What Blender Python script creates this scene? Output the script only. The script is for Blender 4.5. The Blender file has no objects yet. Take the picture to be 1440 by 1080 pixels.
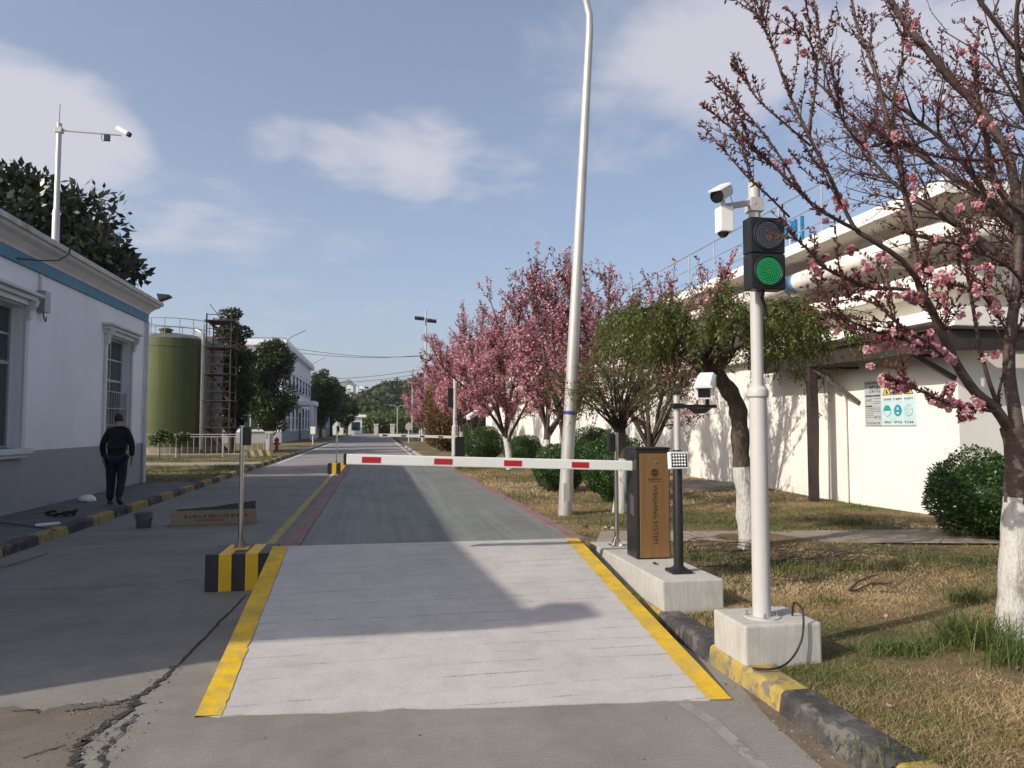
import bpy, bmesh, math
import numpy as np
from mathutils import Vector, Matrix

# ------------------------------------------------------------------ camera, sky, sun, exposure
SC = bpy.context.scene
COL = SC.collection
CAM_F, CAM_YAW, CAM_PITCH, CAM_H = 1060.0, math.radians(10.2), math.radians(3.24), 1.6
cam_data = bpy.data.cameras.new('camera')
cam_data.sensor_width = 36.0
cam_data.lens = CAM_F / 1440.0 * 36.0
cam_data.clip_start, cam_data.clip_end = 0.05, 9000.0
cam = bpy.data.objects.new('camera', cam_data)
COL.objects.link(cam)
cam.location = (0, 0, CAM_H)
cam.rotation_euler = (math.pi / 2 + CAM_PITCH, 0, -CAM_YAW)
SC.camera = cam

SUN_EL = math.radians(32.3)
SUN_TRAVEL = Vector((0.9184 * math.cos(SUN_EL), 0.3955 * math.cos(SUN_EL), -math.sin(SUN_EL)))
SUN_AZ = math.atan2(-0.9184, -0.3955)        # azimuth of the sun measured from +Y towards +X

world = bpy.data.worlds.new('World')
SC.world = world
world.use_nodes = True
wt = world.node_tree
for n in list(wt.nodes):
    wt.nodes.remove(n)
def wn(kind, **kw):
    n = wt.nodes.new(kind)
    for k, v in kw.items():
        setattr(n, k, v)
    return n
def wl(a, b):
    wt.links.new(a, b)
sky = wn('ShaderNodeTexSky', sky_type='NISHITA', sun_disc=False)
sky.sun_elevation = SUN_EL
sky.sun_rotation = SUN_AZ
sky.altitude = 50
sky.air_density, sky.dust_density, sky.ozone_density = 0.75, 2.6, 1.0
bg = wn('ShaderNodeBackground'); bg.inputs['Strength'].default_value = 0.15
wout = wn('ShaderNodeOutputWorld')
# clouds: the sky direction is laid onto a flat cloud layer, so that puffs shrink towards the horizon
tc = wn('ShaderNodeTexCoord')
sep = wn('ShaderNodeSeparateXYZ'); wl(tc.outputs['Generated'], sep.inputs[0])
def wmath(op, a, b=None, clamp=False):
    n = wn('ShaderNodeMath', operation=op, use_clamp=clamp)
    for i, v in enumerate((a, b)):
        if v is None:
            continue
        if isinstance(v, (int, float)):
            n.inputs[i].default_value = v
        else:
            wl(v, n.inputs[i])
    return n.outputs[0]
zc = wmath('MAXIMUM', sep.outputs[2], 0.02)
zc = wmath('ADD', zc, 0.14)
ux = wmath('DIVIDE', sep.outputs[0], zc)
uy = wmath('DIVIDE', sep.outputs[1], zc)
comb = wn('ShaderNodeCombineXYZ'); wl(ux, comb.inputs[0]); wl(uy, comb.inputs[1])
def noise(scale, detail, rough, dist, off):
    m = wn('ShaderNodeMapping'); m.inputs['Location'].default_value = off
    wl(comb.outputs[0], m.inputs[0])
    n = wn('ShaderNodeTexNoise'); wl(m.outputs[0], n.inputs['Vector'])
    n.inputs['Scale'].default_value = scale; n.inputs['Detail'].default_value = detail
    n.inputs['Roughness'].default_value = rough; n.inputs['Distortion'].default_value = dist
    return n.outputs[0]
n_shape = noise(3.0, 8, 0.62, 0.35, (3.7, 1.2, 0))
n_wisp = noise(1.1, 7, 0.6, 0.5, (1.3, 8.2, 4.0))
# cloud banks: soft mounds in the cloud layer around given centres
def dome(px, py, rx, ry, amp):
    a = (px - 720) / CAM_F; b = -(py - 540) / CAM_F
    cy, sy, cp, sp = math.cos(CAM_YAW), math.sin(CAM_YAW), math.cos(CAM_PITCH), math.sin(CAM_PITCH)
    d = Vector((sy*cp, cy*cp, sp)) + a*Vector((cy, -sy, 0)) + b*Vector((-sy*sp, -cy*sp, cp))
    d.normalize()
    cx_, cy_ = d.x / (d.z + 0.14), d.y / (d.z + 0.14)
    dx = wmath('MULTIPLY', wmath('SUBTRACT', ux, cx_), 1.0 / rx)
    dy = wmath('MULTIPLY', wmath('SUBTRACT', uy, cy_), 1.0 / ry)
    r2 = wmath('ADD', wmath('MULTIPLY', dx, dx), wmath('MULTIPLY', dy, dy))
    return wmath('MULTIPLY', wmath('SUBTRACT', 1.0, r2, True), amp)
banks = None
for args in (
        (490, 225, 0.20, 0.24, 0.40), (580, 220, 0.24, 0.30, 0.42), (690, 245, 0.20, 0.22, 0.24), (30, 185, 0.30, 0.45, 0.62), (125, 185, 0.17, 0.32, 0.50),
        (400, 205, 0.16, 0.18, 0.26), (1010, 90, 0.34, 0.36, 0.50), (880, 150, 0.30, 0.40, 0.26), (350, 335, 0.45, 0.30, 0.20),
        (160, 300, 0.5, 0.5, 0.22), (1330, 60, 0.5, 0.45, 0.34), (850, 60, 0.3, 0.3, 0.22), (395, 430, 0.5, 0.5, 0.12)):
    d_ = dome(*args)
    banks = d_ if banks is None else wmath('MAXIMUM', banks, d_)
dens = wmath('ADD', wmath('ADD', banks, wmath('MULTIPLY', n_shape, 0.80)), wmath('MULTIPLY', n_wisp, 0.34))
ramp = wn('ShaderNodeValToRGB')
wl(dens, ramp.inputs[0])
ramp.color_ramp.interpolation = 'EASE'
ramp.color_ramp.elements[0].position = 0.62; ramp.color_ramp.elements[0].color = (0, 0, 0, 1)
ramp.color_ramp.elements[1].position = 1.24; ramp.color_ramp.elements[1].color = (0.85, 0.85, 0.85, 1)
mixc = wn('ShaderNodeMixRGB')
wl(ramp.outputs[0], mixc.inputs['Fac'])
veil = wn('ShaderNodeMixRGB'); veil.inputs['Fac'].default_value = 0.17      # thin even high cloud over the whole sky
wl(sky.outputs[0], veil.inputs['Color1']); veil.inputs['Color2'].default_value = (2.75, 2.95, 3.2, 1)
wl(veil.outputs[0], mixc.inputs['Color1'])
mixc.inputs['Color2'].default_value = (3.7, 3.6, 4.0, 1)
wl(mixc.outputs[0], bg.inputs['Color'])
wl(bg.outputs[0], wout.inputs[0])

sun_data = bpy.data.lights.new('sun', 'SUN')
sun_data.energy = 3.8
sun_data.angle = math.radians(0.55)
sun_data.color = (1.0, 0.93, 0.82)
sun = bpy.data.objects.new('sun', sun_data)
COL.objects.link(sun)
sun.location = (-60, -26, 40)
sun.rotation_euler = SUN_TRAVEL.to_track_quat('-Z', 'Y').to_euler()

SC.render.engine = 'CYCLES'
SC.view_settings.view_transform = 'Standard'
SC.view_settings.look = 'None'
SC.view_settings.gamma = 1.0
SC.view_settings.use_curve_mapping = False
SC.view_settings.exposure = 0.32
SC.cycles.use_denoising = True
SC.cycles.max_bounces = 6
SC.cycles.transparent_max_bounces = 8

# ------------------------------------------------------------------ helpers
_fw = Vector((math.sin(CAM_YAW)*math.cos(CAM_PITCH), math.cos(CAM_YAW)*math.cos(CAM_PITCH), math.sin(CAM_PITCH)))
_rt = Vector((math.cos(CAM_YAW), -math.sin(CAM_YAW), 0))
_up = _rt.cross(_fw)
def ray(x, y):
    return _fw + _rt*((x-720)/CAM_F) + _up*(-(y-540)/CAM_F)
def on_z(x, y, z=0.0):                      # photo pixel -> point on a level surface
    r = ray(x, y); t = (z-CAM_H)/r.z
    return Vector((r.x*t, r.y*t, z))
def on_x(x, y, X):                          # photo pixel -> point on a wall running along the road
    r = ray(x, y); t = X/r.x
    return Vector((X, r.y*t, CAM_H+r.z*t))
def on_y(x, y, Y):                          # photo pixel -> point on a plane across the road
    r = ray(x, y); t = Y/r.y
    return Vector((r.x*t, Y, CAM_H+r.z*t))

LOC = {}
def link(o):
    COL.objects.link(o)
    return o
def tag(o, label=None, cat=None, group=None, kind=None):
    if label: o['label'] = label
    if cat: o['category'] = cat
    if group: o['group'] = group
    if kind: o['kind'] = kind
    return o
def thing(name, label, cat, loc, group=None):
    o = link(bpy.data.objects.new(name, None))
    o.empty_display_size = 0.2
    o.location = loc
    LOC[o.name] = Vector(loc)
    return tag(o, label, cat, group)
def place(o, parent, verts):
    """hang a mesh under its thing, or give a top-level mesh its base as origin; returns the offset to subtract"""
    if parent is not None:
        o.parent = parent
        off = LOC[parent.name]
    else:
        v = np.asarray(verts)
        off = Vector(((v[:,0].min()+v[:,0].max())/2, (v[:,1].min()+v[:,1].max())/2, v[:,2].min()))
        o.location = off
    LOC[o.name] = Vector(off)
    return off

class MB:
    def __init__(self):
        self.v, self.f, self.m = [], [], []
    def add(self, vs, fs, m=0):
        b = len(self.v)
        self.v += [tuple(p) for p in vs]
        self.f += [tuple(b+i for i in f) for f in fs]
        self.m += [m]*len(fs)
        return self
    def box(self, x0, x1, y0, y1, z0, z1, m=0):
        vs = [(x0,y0,z0),(x1,y0,z0),(x1,y1,z0),(x0,y1,z0),(x0,y0,z1),(x1,y0,z1),(x1,y1,z1),(x0,y1,z1)]
        return self.add(vs, [(0,3,2,1),(4,5,6,7),(0,1,5,4),(1,2,6,5),(2,3,7,6),(3,0,4,7)], m)
    def obox(self, c, ax, ay, az, m=0):
        c = Vector(c); ax, ay, az = Vector(ax), Vector(ay), Vector(az)
        vs = [c+ax*i+ay*j+az*k for k in (-1,1) for (i,j) in ((-1,-1),(1,-1),(1,1),(-1,1))]
        return self.add(vs, [(0,3,2,1),(4,5,6,7),(0,1,5,4),(1,2,6,5),(2,3,7,6),(3,0,4,7)], m)
    def beam(self, p0, p1, w, h, m=0, upv=(0,0,1)):
        p0, p1 = Vector(p0), Vector(p1)
        d = (p1-p0); L = d.length; d.normalize()
        s = d.cross(Vector(upv))
        if s.length < 1e-4: s = d.cross(Vector((0,1,0)))
        s.normalize(); u = s.cross(d)
        return self.obox((p0+p1)/2, d*L/2, s*w/2, u*h/2, m)
    def tube(self, pts, rads, n=8, m=0, cap=True):
        pts = [Vector(p) for p in pts]
        if isinstance(rads, (int, float)): rads = [rads]*len(pts)
        vs = []; prev = None
        for i, p in enumerate(pts):
            t = (pts[min(i+1,len(pts)-1)]-pts[max(i-1,0)]).normalized()
            if prev is None:
                a = t.cross(Vector((0,0,1)) if abs(t.z) < 0.9 else Vector((1,0,0))).normalized()
            else:
                a = (prev - t*prev.dot(t)).normalized()
            prev = a; b = t.cross(a)
            for k in range(n):
                th = 2*math.pi*k/n
                vs.append(p+(a*math.cos(th)+b*math.sin(th))*rads[i])
        fs = []
        for i in range(len(pts)-1):
            for k in range(n):
                fs.append((i*n+k, i*n+(k+1)%n, (i+1)*n+(k+1)%n, (i+1)*n+k))
        if cap:
            fs.append(tuple(range(n-1,-1,-1))); fs.append(tuple((len(pts)-1)*n+k for k in range(n)))
        return self.add(vs, fs, m)
    def lathe(self, c, prof, n=24, m=0, ax=(0,0,1)):
        c = Vector(c); ax = Vector(ax).normalized()
        a = ax.cross(Vector((0,0,1)) if abs(ax.z) < 0.9 else Vector((1,0,0))).normalized(); b = ax.cross(a)
        vs = []
        for r, h in prof:
            for k in range(n):
                th = 2*math.pi*k/n
                vs.append(c+ax*h+(a*math.cos(th)+b*math.sin(th))*r)
        fs = []
        for i in range(len(prof)-1):
            for k in range(n):
                fs.append((i*n+k, i*n+(k+1)%n, (i+1)*n+(k+1)%n, (i+1)*n+k))
        fs.append(tuple(range(n-1,-1,-1))); fs.append(tuple((len(prof)-1)*n+k for k in range(n)))
        return self.add(vs, fs, m)
    def prism(self, poly, vec, m=0):
        vec = Vector(vec); p = [Vector(q) for q in poly]; n = len(p)
        fs = [tuple(range(n-1,-1,-1)), tuple(range(n,2*n))]
        fs += [(i,(i+1)%n,n+(i+1)%n,n+i) for i in range(n)]
        return self.add(p+[q+vec for q in p], fs, m)
    def face(self, vs, m=0):
        return self.add(vs, [tuple(range(len(vs)))], m)
    def build(self, name, mats, parent=None, bevel=0.0, smooth=None, seg=2):
        me = bpy.data.meshes.new(name)
        o = bpy.data.objects.new(name, me)
        off = place(o, parent, self.v)
        me.from_pydata([(p[0]-off.x, p[1]-off.y, p[2]-off.z) for p in self.v], [], self.f)
        for mt in (mats if isinstance(mats, (list, tuple)) else [mats]):
            me.materials.append(mt)
        me.polygons.foreach_set('material_index', self.m)
        bm = bmesh.new(); bm.from_mesh(me)
        bmesh.ops.recalc_face_normals(bm, faces=bm.faces)
        if bevel:
            es = [e for e in bm.edges if len(e.link_faces) == 2 and e.calc_face_angle(0) > 0.6]
            bmesh.ops.bevel(bm, geom=es, offset=bevel, segments=seg, affect='EDGES', profile=0.6, clamp_overlap=True)
        if smooth is not None:
            for f in bm.faces: f.smooth = True
            for e in bm.edges:
                if len(e.link_faces) == 2 and e.calc_face_angle(0) > smooth: e.smooth = False
        bm.to_mesh(me); bm.free()
        return link(o)

def np_mesh(name, V, F, mats, mi=None, parent=None, val=None, smooth=False):
    """fast mesh from arrays: V (n,3), F (m,k); val = one float per face for the material"""
    V = np.asarray(V, dtype=np.float64); F = np.asarray(F, dtype=np.int32)
    me = bpy.data.meshes.new(name)
    o = bpy.data.objects.new(name, me)
    off = place(o, parent, V)
    V = V - np.array(off)
    m, k = F.shape
    me.vertices.add(len(V)); me.vertices.foreach_set('co', V.astype(np.float32).ravel())
    me.loops.add(m*k); me.loops.foreach_set('vertex_index', F.ravel())
    me.polygons.add(m); me.polygons.foreach_set('loop_start', np.arange(0, m*k, k, dtype=np.int32))
    for mt in (mats if isinstance(mats, (list, tuple)) else [mats]):
        me.materials.append(mt)
    if mi is not None: me.polygons.foreach_set('material_index', np.asarray(mi, dtype=np.int32))
    me.polygons.foreach_set('use_smooth', np.full(m, smooth))
    if val is not None:
        at = me.attributes.new('tint', 'FLOAT', 'FACE')
        at.data.foreach_set('value', np.asarray(val, dtype=np.float32))
    me.update(calc_edges=True)
    return link(o)

def copy_tree(o, parent=None):
    c = o.copy(); COL.objects.link(c); c.parent = parent
    LOC[c.name] = LOC.get(o.name, Vector((0,0,0)))
    for ch in list(o.children): copy_tree(ch, c)
    return c

def text_mesh(s, size, mat, parent, origin, xdir, ydir, name='lettering', align='CENTER', extrude=0.0006):
    cu = bpy.data.curves.new('lettering_curve', 'FONT')
    cu.body = s; cu.size = size; cu.align_x = align; cu.align_y = 'CENTER'; cu.extrude = extrude; cu.resolution_u = 3
    t = bpy.data.objects.new('lettering_source', cu); COL.objects.link(t)
    bpy.context.view_layer.update()
    me = bpy.data.meshes.new_from_object(t.evaluated_get(bpy.context.evaluated_depsgraph_get()))
    bpy.data.objects.remove(t); bpy.data.curves.remove(cu)
    xd, yd = Vector(xdir).normalized(), Vector(ydir).normalized(); zd = xd.cross(yd)
    off = LOC[parent.name]; org = Vector(origin)
    for v in me.vertices:
        v.co = org + xd*v.co.x + yd*v.co.y + zd*v.co.z - off
    me.materials.clear(); me.materials.append(mat)
    o = bpy.data.objects.new(name, me); o.parent = parent; link(o)
    return o

def catmull(p, k=5):
    p = [Vector(q) for q in p]; out = []
    for i in range(len(p)-1):
        a, b, c, d = p[max(i-1,0)], p[i], p[i+1], p[min(i+2,len(p)-1)]
        for j in range(k):
            t = j/k; out.append(0.5*((2*b)+(c-a)*t+(2*a-5*b+4*c-d)*t*t+(3*b-a-3*c+d)*t**3))
    return out+[p[-1]]

# ------------------------------------------------------------------ materials
MAT = {}
class NT:
    def __init__(self, name):
        self.mat = bpy.data.materials.new(name); self.mat.use_nodes = True
        self.t = self.mat.node_tree; self.b = self.t.nodes['Principled BSDF']
        self.out = self.t.nodes['Material Output']; self._c = None
        MAT[name] = self.mat
    def n(self, kind, **kw):
        x = self.t.nodes.new(kind)
        for k, v in kw.items(): setattr(x, k, v)
        return x
    def l(self, a, b): self.t.links.new(a, b)
    def coord(self, scale=(1,1,1), loc=(0,0,0)):
        if self._c is None: self._c = self.n('ShaderNodeNewGeometry').outputs['Position']
        m = self.n('ShaderNodeMapping'); m.inputs['Scale'].default_value = scale; m.inputs['Location'].default_value = loc
        self.l(self._c, m.inputs[0]); return m.outputs[0]
    def noise(self, scale, detail=5, rough=0.6, vec=None, dist=0.0):
        x = self.n('ShaderNodeTexNoise'); self.l(vec if vec is not None else self.coord(), x.inputs['Vector'])
        x.inputs['Scale'].default_value = scale; x.inputs['Detail'].default_value = detail
        x.inputs['Roughness'].default_value = rough; x.inputs['Distortion'].default_value = dist
        return x.outputs[0]
    def voro(self, scale, vec=None, feature='F1'):
        x = self.n('ShaderNodeTexVoronoi', feature=feature); self.l(vec if vec is not None else self.coord(), x.inputs['Vector'])
        x.inputs['Scale'].default_value = scale
        return x.outputs['Distance']
    def ramp(self, fac, stops, interp='LINEAR'):
        r = self.n('ShaderNodeValToRGB'); self.l(fac, r.inputs[0]); cr = r.color_ramp; cr.interpolation = interp
        while len(cr.elements) < len(stops): cr.elements.new(0.5)
        for e, (p, c) in zip(cr.elements, stops):
            e.position = p; e.color = (c, c, c, 1) if isinstance(c, (int, float)) else (*c, 1)
        return r.outputs[0]
    def mix(self, fac, a, b, mode='MIX'):
        x = self.n('ShaderNodeMixRGB', blend_type=mode)
        for s, v in ((0, fac), (1, a), (2, b)):
            if isinstance(v, (int, float)): x.inputs[s].default_value = v if s == 0 else (v, v, v, 1)
            elif isinstance(v, tuple): x.inputs[s].default_value = (*v, 1)
            else: self.l(v, x.inputs[s])
        return x.outputs[0]
    def math(self, op, a, b=0.0, clamp=False):
        x = self.n('ShaderNodeMath', operation=op, use_clamp=clamp)
        for s, v in ((0, a), (1, b)):
            if isinstance(v, (int, float)): x.inputs[s].default_value = v
            else: self.l(v, x.inputs[s])
        return x.outputs[0]
    def base(self, c):
        if isinstance(c, tuple): self.b.inputs['Base Color'].default_value = (*c, 1)
        else: self.l(c, self.b.inputs['Base Color'])
    def rough(self, r, metal=0.0, spec=None):
        if isinstance(r, (int, float)): self.b.inputs['Roughness'].default_value = r
        else: self.l(r, self.b.inputs['Roughness'])
        self.b.inputs['Metallic'].default_value = metal
        if spec is not None: self.b.inputs['Specular IOR Level'].default_value = spec
    def bump(self, h, strength=0.3, dist=0.01):
        x = self.n('ShaderNodeBump'); x.inputs['Strength'].default_value = strength; x.inputs['Distance'].default_value = dist
        self.l(h, x.inputs['Height']); self.l(x.outputs[0], self.b.inputs['Normal'])
    def tint(self):
        return self.n('ShaderNodeAttribute', attribute_name='tint').outputs['Fac']
    def translucent(self, col, fac):
        tr = self.n('ShaderNodeBsdfTranslucent')
        if isinstance(col, tuple): tr.inputs[0].default_value = (*col, 1)
        else: self.l(col, tr.inputs[0])
        ms = self.n('ShaderNodeMixShader'); ms.inputs[0].default_value = fac
        self.l(self.b.outputs[0], ms.inputs[1]); self.l(tr.outputs[0], ms.inputs[2]); self.l(ms.outputs[0], self.out.inputs[0])

def paint(name, col, rough=0.5, metal=0.0, var=0.10, scale=6.0, dirt=None, bump=0.0):
    """painted or plain surface with faint mottling; dirt = (colour, amount)"""
    k = NT(name)
    n1 = k.noise(scale, 6, 0.65)
    lo = tuple(c*(1-var) for c in col); hi = tuple(min(1, c*(1+var)) for c in col)
    c = k.ramp(n1, [(0.3, lo), (0.7, hi)])
    if dirt:
        d = k.ramp(k.noise(scale*0.45, 8, 0.72, k.coord((1,1,0.35))), [(0.5, 0.0), (0.72, 1.0)])
        c = k.mix(k.math('MULTIPLY', d, dirt[1]), c, dirt[0])
    k.base(c); k.rough(rough, metal)
    if bump: k.bump(k.noise(scale*12, 4, 0.6), bump, 0.004)
    return k.mat

def concrete(name, col, scale=1.0, var=0.22, stain=0.35, stain_col=None, rough=0.9, grit=0.35, marks=None):
    k = NT(name)
    big = k.noise(0.7*scale, 6, 0.62); mid = k.noise(4.5*scale, 7, 0.7); fine = k.noise(90*scale, 3, 0.7)
    c = k.ramp(big, [(0.28, tuple(x*(1-var) for x in col)), (0.5, col), (0.75, tuple(min(1,x*(1+var*0.7)) for x in col))])
    c = k.mix(0.5, c, k.ramp(mid, [(0.3, 0.62), (0.7, 1.0)]), 'MULTIPLY')
    c = k.mix(grit, c, k.ramp(fine, [(0.25, 0.35), (0.55, 1.0)]), 'MULTIPLY')
    st = k.ramp(k.noise(1.6*scale, 9, 0.75, k.coord((1,0.6,1), (7,3,0))), [(0.52, 0.0), (0.70, 1.0)])
    c = k.mix(k.math('MULTIPLY', st, stain), c, stain_col or tuple(x*0.5 for x in col))
    h = k.math('ADD', k.math('MULTIPLY', fine, 0.5), mid)
    if marks == 'ramp':          # broken transverse grooves left by the finishing broom
        v = k.coord((0.25, 1, 1))
        w = k.noise(1.0, 2, 0.5, k.coord((0.35, 1.1, 1), (3, 0, 0)))
        sx = k.n('ShaderNodeSeparateXYZ'); k.l(k.coord(), sx.inputs[0])
        yy = k.math('ADD', sx.outputs[1], k.math('MULTIPLY', w, 0.26))
        fr = k.math('FRACT', k.math('MULTIPLY', yy, 6.7))
        line = k.ramp(fr, [(0.0, 0.0), (0.43, 0.0), (0.5, 1.0), (0.57, 0.0), (1.0, 0.0)])
        brk = k.ramp(k.noise(2.2, 4, 0.7, k.coord((0.9, 6, 1))), [(0.46, 0.0), (0.60, 1.0)])
        g = k.math('MULTIPLY', line, brk)
        dots = k.ramp(k.noise(60, 2, 0.5), [(0.4, 0.2), (0.55, 1.0)])
        g = k.math('MULTIPLY', g, dots)
        c = k.mix(k.math('MULTIPLY', g, 0.80), c, tuple(x*0.26 for x in col))
        h = k.math('SUBTRACT', h, k.math('MULTIPLY', g, 1.2))
    if marks == 'tined':         # fine cross grooves of a textured carriageway
        wv = k.n('ShaderNodeTexWave', bands_direction='Y'); k.l(k.coord(), wv.inputs[0])
        wv.inputs['Scale'].default_value = 9.0; wv.inputs['Distortion'].default_value = 4.5; wv.inputs['Detail'].default_value = 4
        c = k.mix(0.14, c, k.ramp(wv.outputs[0], [(0.1, 0.55), (0.6, 1.0)]), 'MULTIPLY')
        h = k.math('ADD', h, k.math('MULTIPLY', wv.outputs[0], 0.25))
        cr = k.voro(1.1, k.coord((1,1,1), (2,1,0)), 'DISTANCE_TO_EDGE')
    if marks == 'tyre':          # long streaks worn by wheels along the deck
        s1 = k.ramp(k.noise(5.0, 5, 0.65, k.coord((2.2, 0.06, 1))), [(0.35, 0.66), (0.65, 1.12)])
        c = k.mix(0.55, c, s1, 'MULTIPLY')
    if marks == 'board':         # vertical marks left by formwork
        s1 = k.ramp(k.noise(8.0, 4, 0.65, k.coord((5, 5, 0.5))), [(0.3, 0.75), (0.6, 1.05)])
        c = k.mix(0.6, c, s1, 'MULTIPLY')
    k.base(c); k.rough(rough, 0, 0.25); k.bump(h, 0.35, 0.006)
    return k.mat

def leafy(name, dark, mid, light, trans=0.35, rough=0.5):
    k = NT(name)
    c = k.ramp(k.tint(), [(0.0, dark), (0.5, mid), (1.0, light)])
    k.base(c); k.rough(rough, 0, 0.35)
    k.translucent(k.mix(0.4, c, light), trans)
    return k.mat

M = {}
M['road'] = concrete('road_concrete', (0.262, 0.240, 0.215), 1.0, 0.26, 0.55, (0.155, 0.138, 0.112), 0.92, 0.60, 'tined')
M['road_far'] = concrete('road_far', (0.27, 0.25, 0.235), 0.5, 0.2, 0.3)
M['ramp'] = concrete('ramp_concrete', (0.475, 0.445, 0.425), 0.9, 0.14, 0.38, (0.32, 0.30, 0.275), 0.9, 0.30, 'ramp')
M['deck'] = concrete('deck_surface', (0.205, 0.215, 0.20), 0.8, 0.15, 0.3, None, 0.75, 0.2, 'tyre')
M['plinth'] = concrete('plinth_concrete', (0.50, 0.48, 0.435), 1.6, 0.12, 0.22, (0.33, 0.31, 0.27), 0.9, 0.25, 'board')
M['path'] = concrete('path_concrete', (0.34, 0.285, 0.23), 1.4, 0.25, 0.75, (0.19, 0.14, 0.085), 0.95, 0.55)
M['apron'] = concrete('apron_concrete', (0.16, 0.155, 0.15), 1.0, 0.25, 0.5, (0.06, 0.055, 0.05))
M['grey_kerb'] = concrete('kerb_concrete', (0.30, 0.29, 0.27), 2.0, 0.2, 0.4)
def worn(name, col, under, amount, scale=7.0):
    k = NT(name)
    a = k.noise(scale, 9, 0.72); b = k.noise(scale*0.35, 5, 0.6, k.coord((1,1,1),(4,2,1))); f = k.noise(scale*14, 3, 0.7)
    m = k.math('ADD', k.math('MULTIPLY', a, 0.65), k.math('MULTIPLY', b, 0.45))
    chip = k.ramp(m, [(0.62-amount*0.14, 0.0), (0.66-amount*0.14, 1.0)])
    c = k.ramp(b, [(0.3, tuple(v*0.72 for v in col)), (0.7, tuple(v*1.15 for v in col))])
    u = k.ramp(a, [(0.3, tuple(v*0.6 for v in under)), (0.7, under)])
    film = k.ramp(k.noise(scale*0.8, 7, 0.7, k.coord((1,1,0.6),(9,1,3))), [(0.38, 0.0), (0.66, 0.65)])
    c = k.mix(chip, c, u); c = k.mix(film, c, tuple(v*0.75 for v in under)); c = k.mix(0.35, c, k.ramp(f, [(0.3, 0.45), (0.6, 1.0)]), 'MULTIPLY')
    k.base(c); k.rough(0.88, 0, 0.25); k.bump(k.math('ADD', k.math('MULTIPLY', chip, -0.5), k.math('ADD', a, k.math('MULTIPLY', f, 0.5))), 0.6, 0.006)
    return k.mat
M['kerb_yellow'] = worn('worn_kerb_yellow', (0.47, 0.335, 0.060), (0.22, 0.20, 0.17), 0.40)
M['kerb_black'] = worn('worn_kerb_black', (0.045, 0.043, 0.046), (0.17, 0.155, 0.14), 0.40)
M['yellow_line'] = worn('worn_yellow_edge', (0.72, 0.45, 0.010), (0.42, 0.34, 0.18), -0.45, 11)
M['old_yellow'] = worn('worn_lane_yellow', (0.55, 0.42, 0.10), (0.28, 0.26, 0.22), 0.15, 9)
M['old_white'] = paint('old_white_line', (0.55, 0.54, 0.50), 0.85, 0, 0.2, 8, ((0.27, 0.25, 0.22), 0.8))
M['red_edge'] = worn('worn_red_edge', (0.30, 0.135, 0.125), (0.26, 0.215, 0.20), 0.62, 6)
M['block_yellow'] = paint('block_yellow', (0.72, 0.42, 0.012), 0.55, 0, 0.12, 8, ((0.3, 0.2, 0.05), 0.4))
M['block_black'] = paint('block_black', (0.018, 0.018, 0.024), 0.5, 0, 0.2, 8, ((0.07, 0.065, 0.06), 0.4))
M['white_wall'] = paint('white_wall', (0.80, 0.765, 0.70), 0.85, 0, 0.05, 1.2, ((0.60, 0.56, 0.48), 0.30), 0.10)
M['cool_wall'] = paint('cool_white_wall', (0.80, 0.795, 0.815), 0.8, 0, 0.05, 0.8, ((0.52, 0.52, 0.53), 0.35), 0.08)
M['grey_dado'] = paint('grey_dado', (0.31, 0.315, 0.338), 0.75, 0, 0.07, 1.0, ((0.22, 0.22, 0.23), 0.45), 0.08)
M['blue_band'] = paint('blue_band', (0.055, 0.20, 0.30), 0.6, 0, 0.15, 5, ((0.20, 0.27, 0.30), 0.5))
M['eave'] = paint('eave_stone', (0.52, 0.50, 0.47), 0.9, 0, 0.15, 4, ((0.10, 0.095, 0.085), 0.55))
M['cove'] = paint('cove_plaster', (0.60, 0.57, 0.53), 0.9, 0, 0.08, 3, ((0.36, 0.33, 0.30), 0.4))
M['trim'] = paint('window_trim', (0.60, 0.62, 0.60), 0.8, 0, 0.06, 3, ((0.36, 0.37, 0.36), 0.4))
M['frame_metal'] = paint('window_frame_metal', (0.42, 0.44, 0.44), 0.4, 0.6)
M['bar_metal'] = paint('grille_bar', (0.38, 0.34, 0.34), 0.45, 0.5)
k = NT('window_glass'); k.base(k.ramp(k.noise(2.0, 3), [(0.3, (0.012, 0.022, 0.024)), (0.7, (0.03, 0.05, 0.05))])); k.rough(0.08, 0, 0.6); M['glass'] = k.mat
M['white_pole'] = paint('white_pole_paint', (0.47, 0.45, 0.435), 0.38, 0, 0.04, 3, ((0.55, 0.50, 0.45), 0.25))
M['galv'] = paint('galvanised_pole', (0.50, 0.48, 0.445), 0.45, 0.35, 0.08, 3, ((0.38, 0.34, 0.30), 0.35))
M['steel'] = paint('stainless', (0.55, 0.53, 0.50), 0.22, 0.95, 0.06, 3)
M['grey_metal'] = paint('grey_metal', (0.30, 0.30, 0.31), 0.4, 0.7, 0.1, 4)
M['dark_steel'] = paint('dark_steel', (0.045, 0.032, 0.030), 0.6, 0.2, 0.25, 4, ((0.10, 0.06, 0.045), 0.4))
M['black'] = paint('black_plastic', (0.012, 0.012, 0.014), 0.45, 0, 0.2, 8)
M['cabinet'] = paint('cabinet_black', (0.020, 0.018, 0.020), 0.35, 0.2, 0.2, 5, ((0.05, 0.045, 0.04), 0.3))
k = NT('gold_panel'); gn = k.noise(3.0, 4, 0.6, k.coord((14, 14, 0.5)))
k.base(k.ramp(gn, [(0.3, (0.235, 0.128, 0.050)), (0.7, (0.315, 0.180, 0.074))])); k.rough(0.36, 0.45); M['gold'] = k.mat
M['maroon'] = paint('maroon_print', (0.018, 0.003, 0.006), 0.6)
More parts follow.
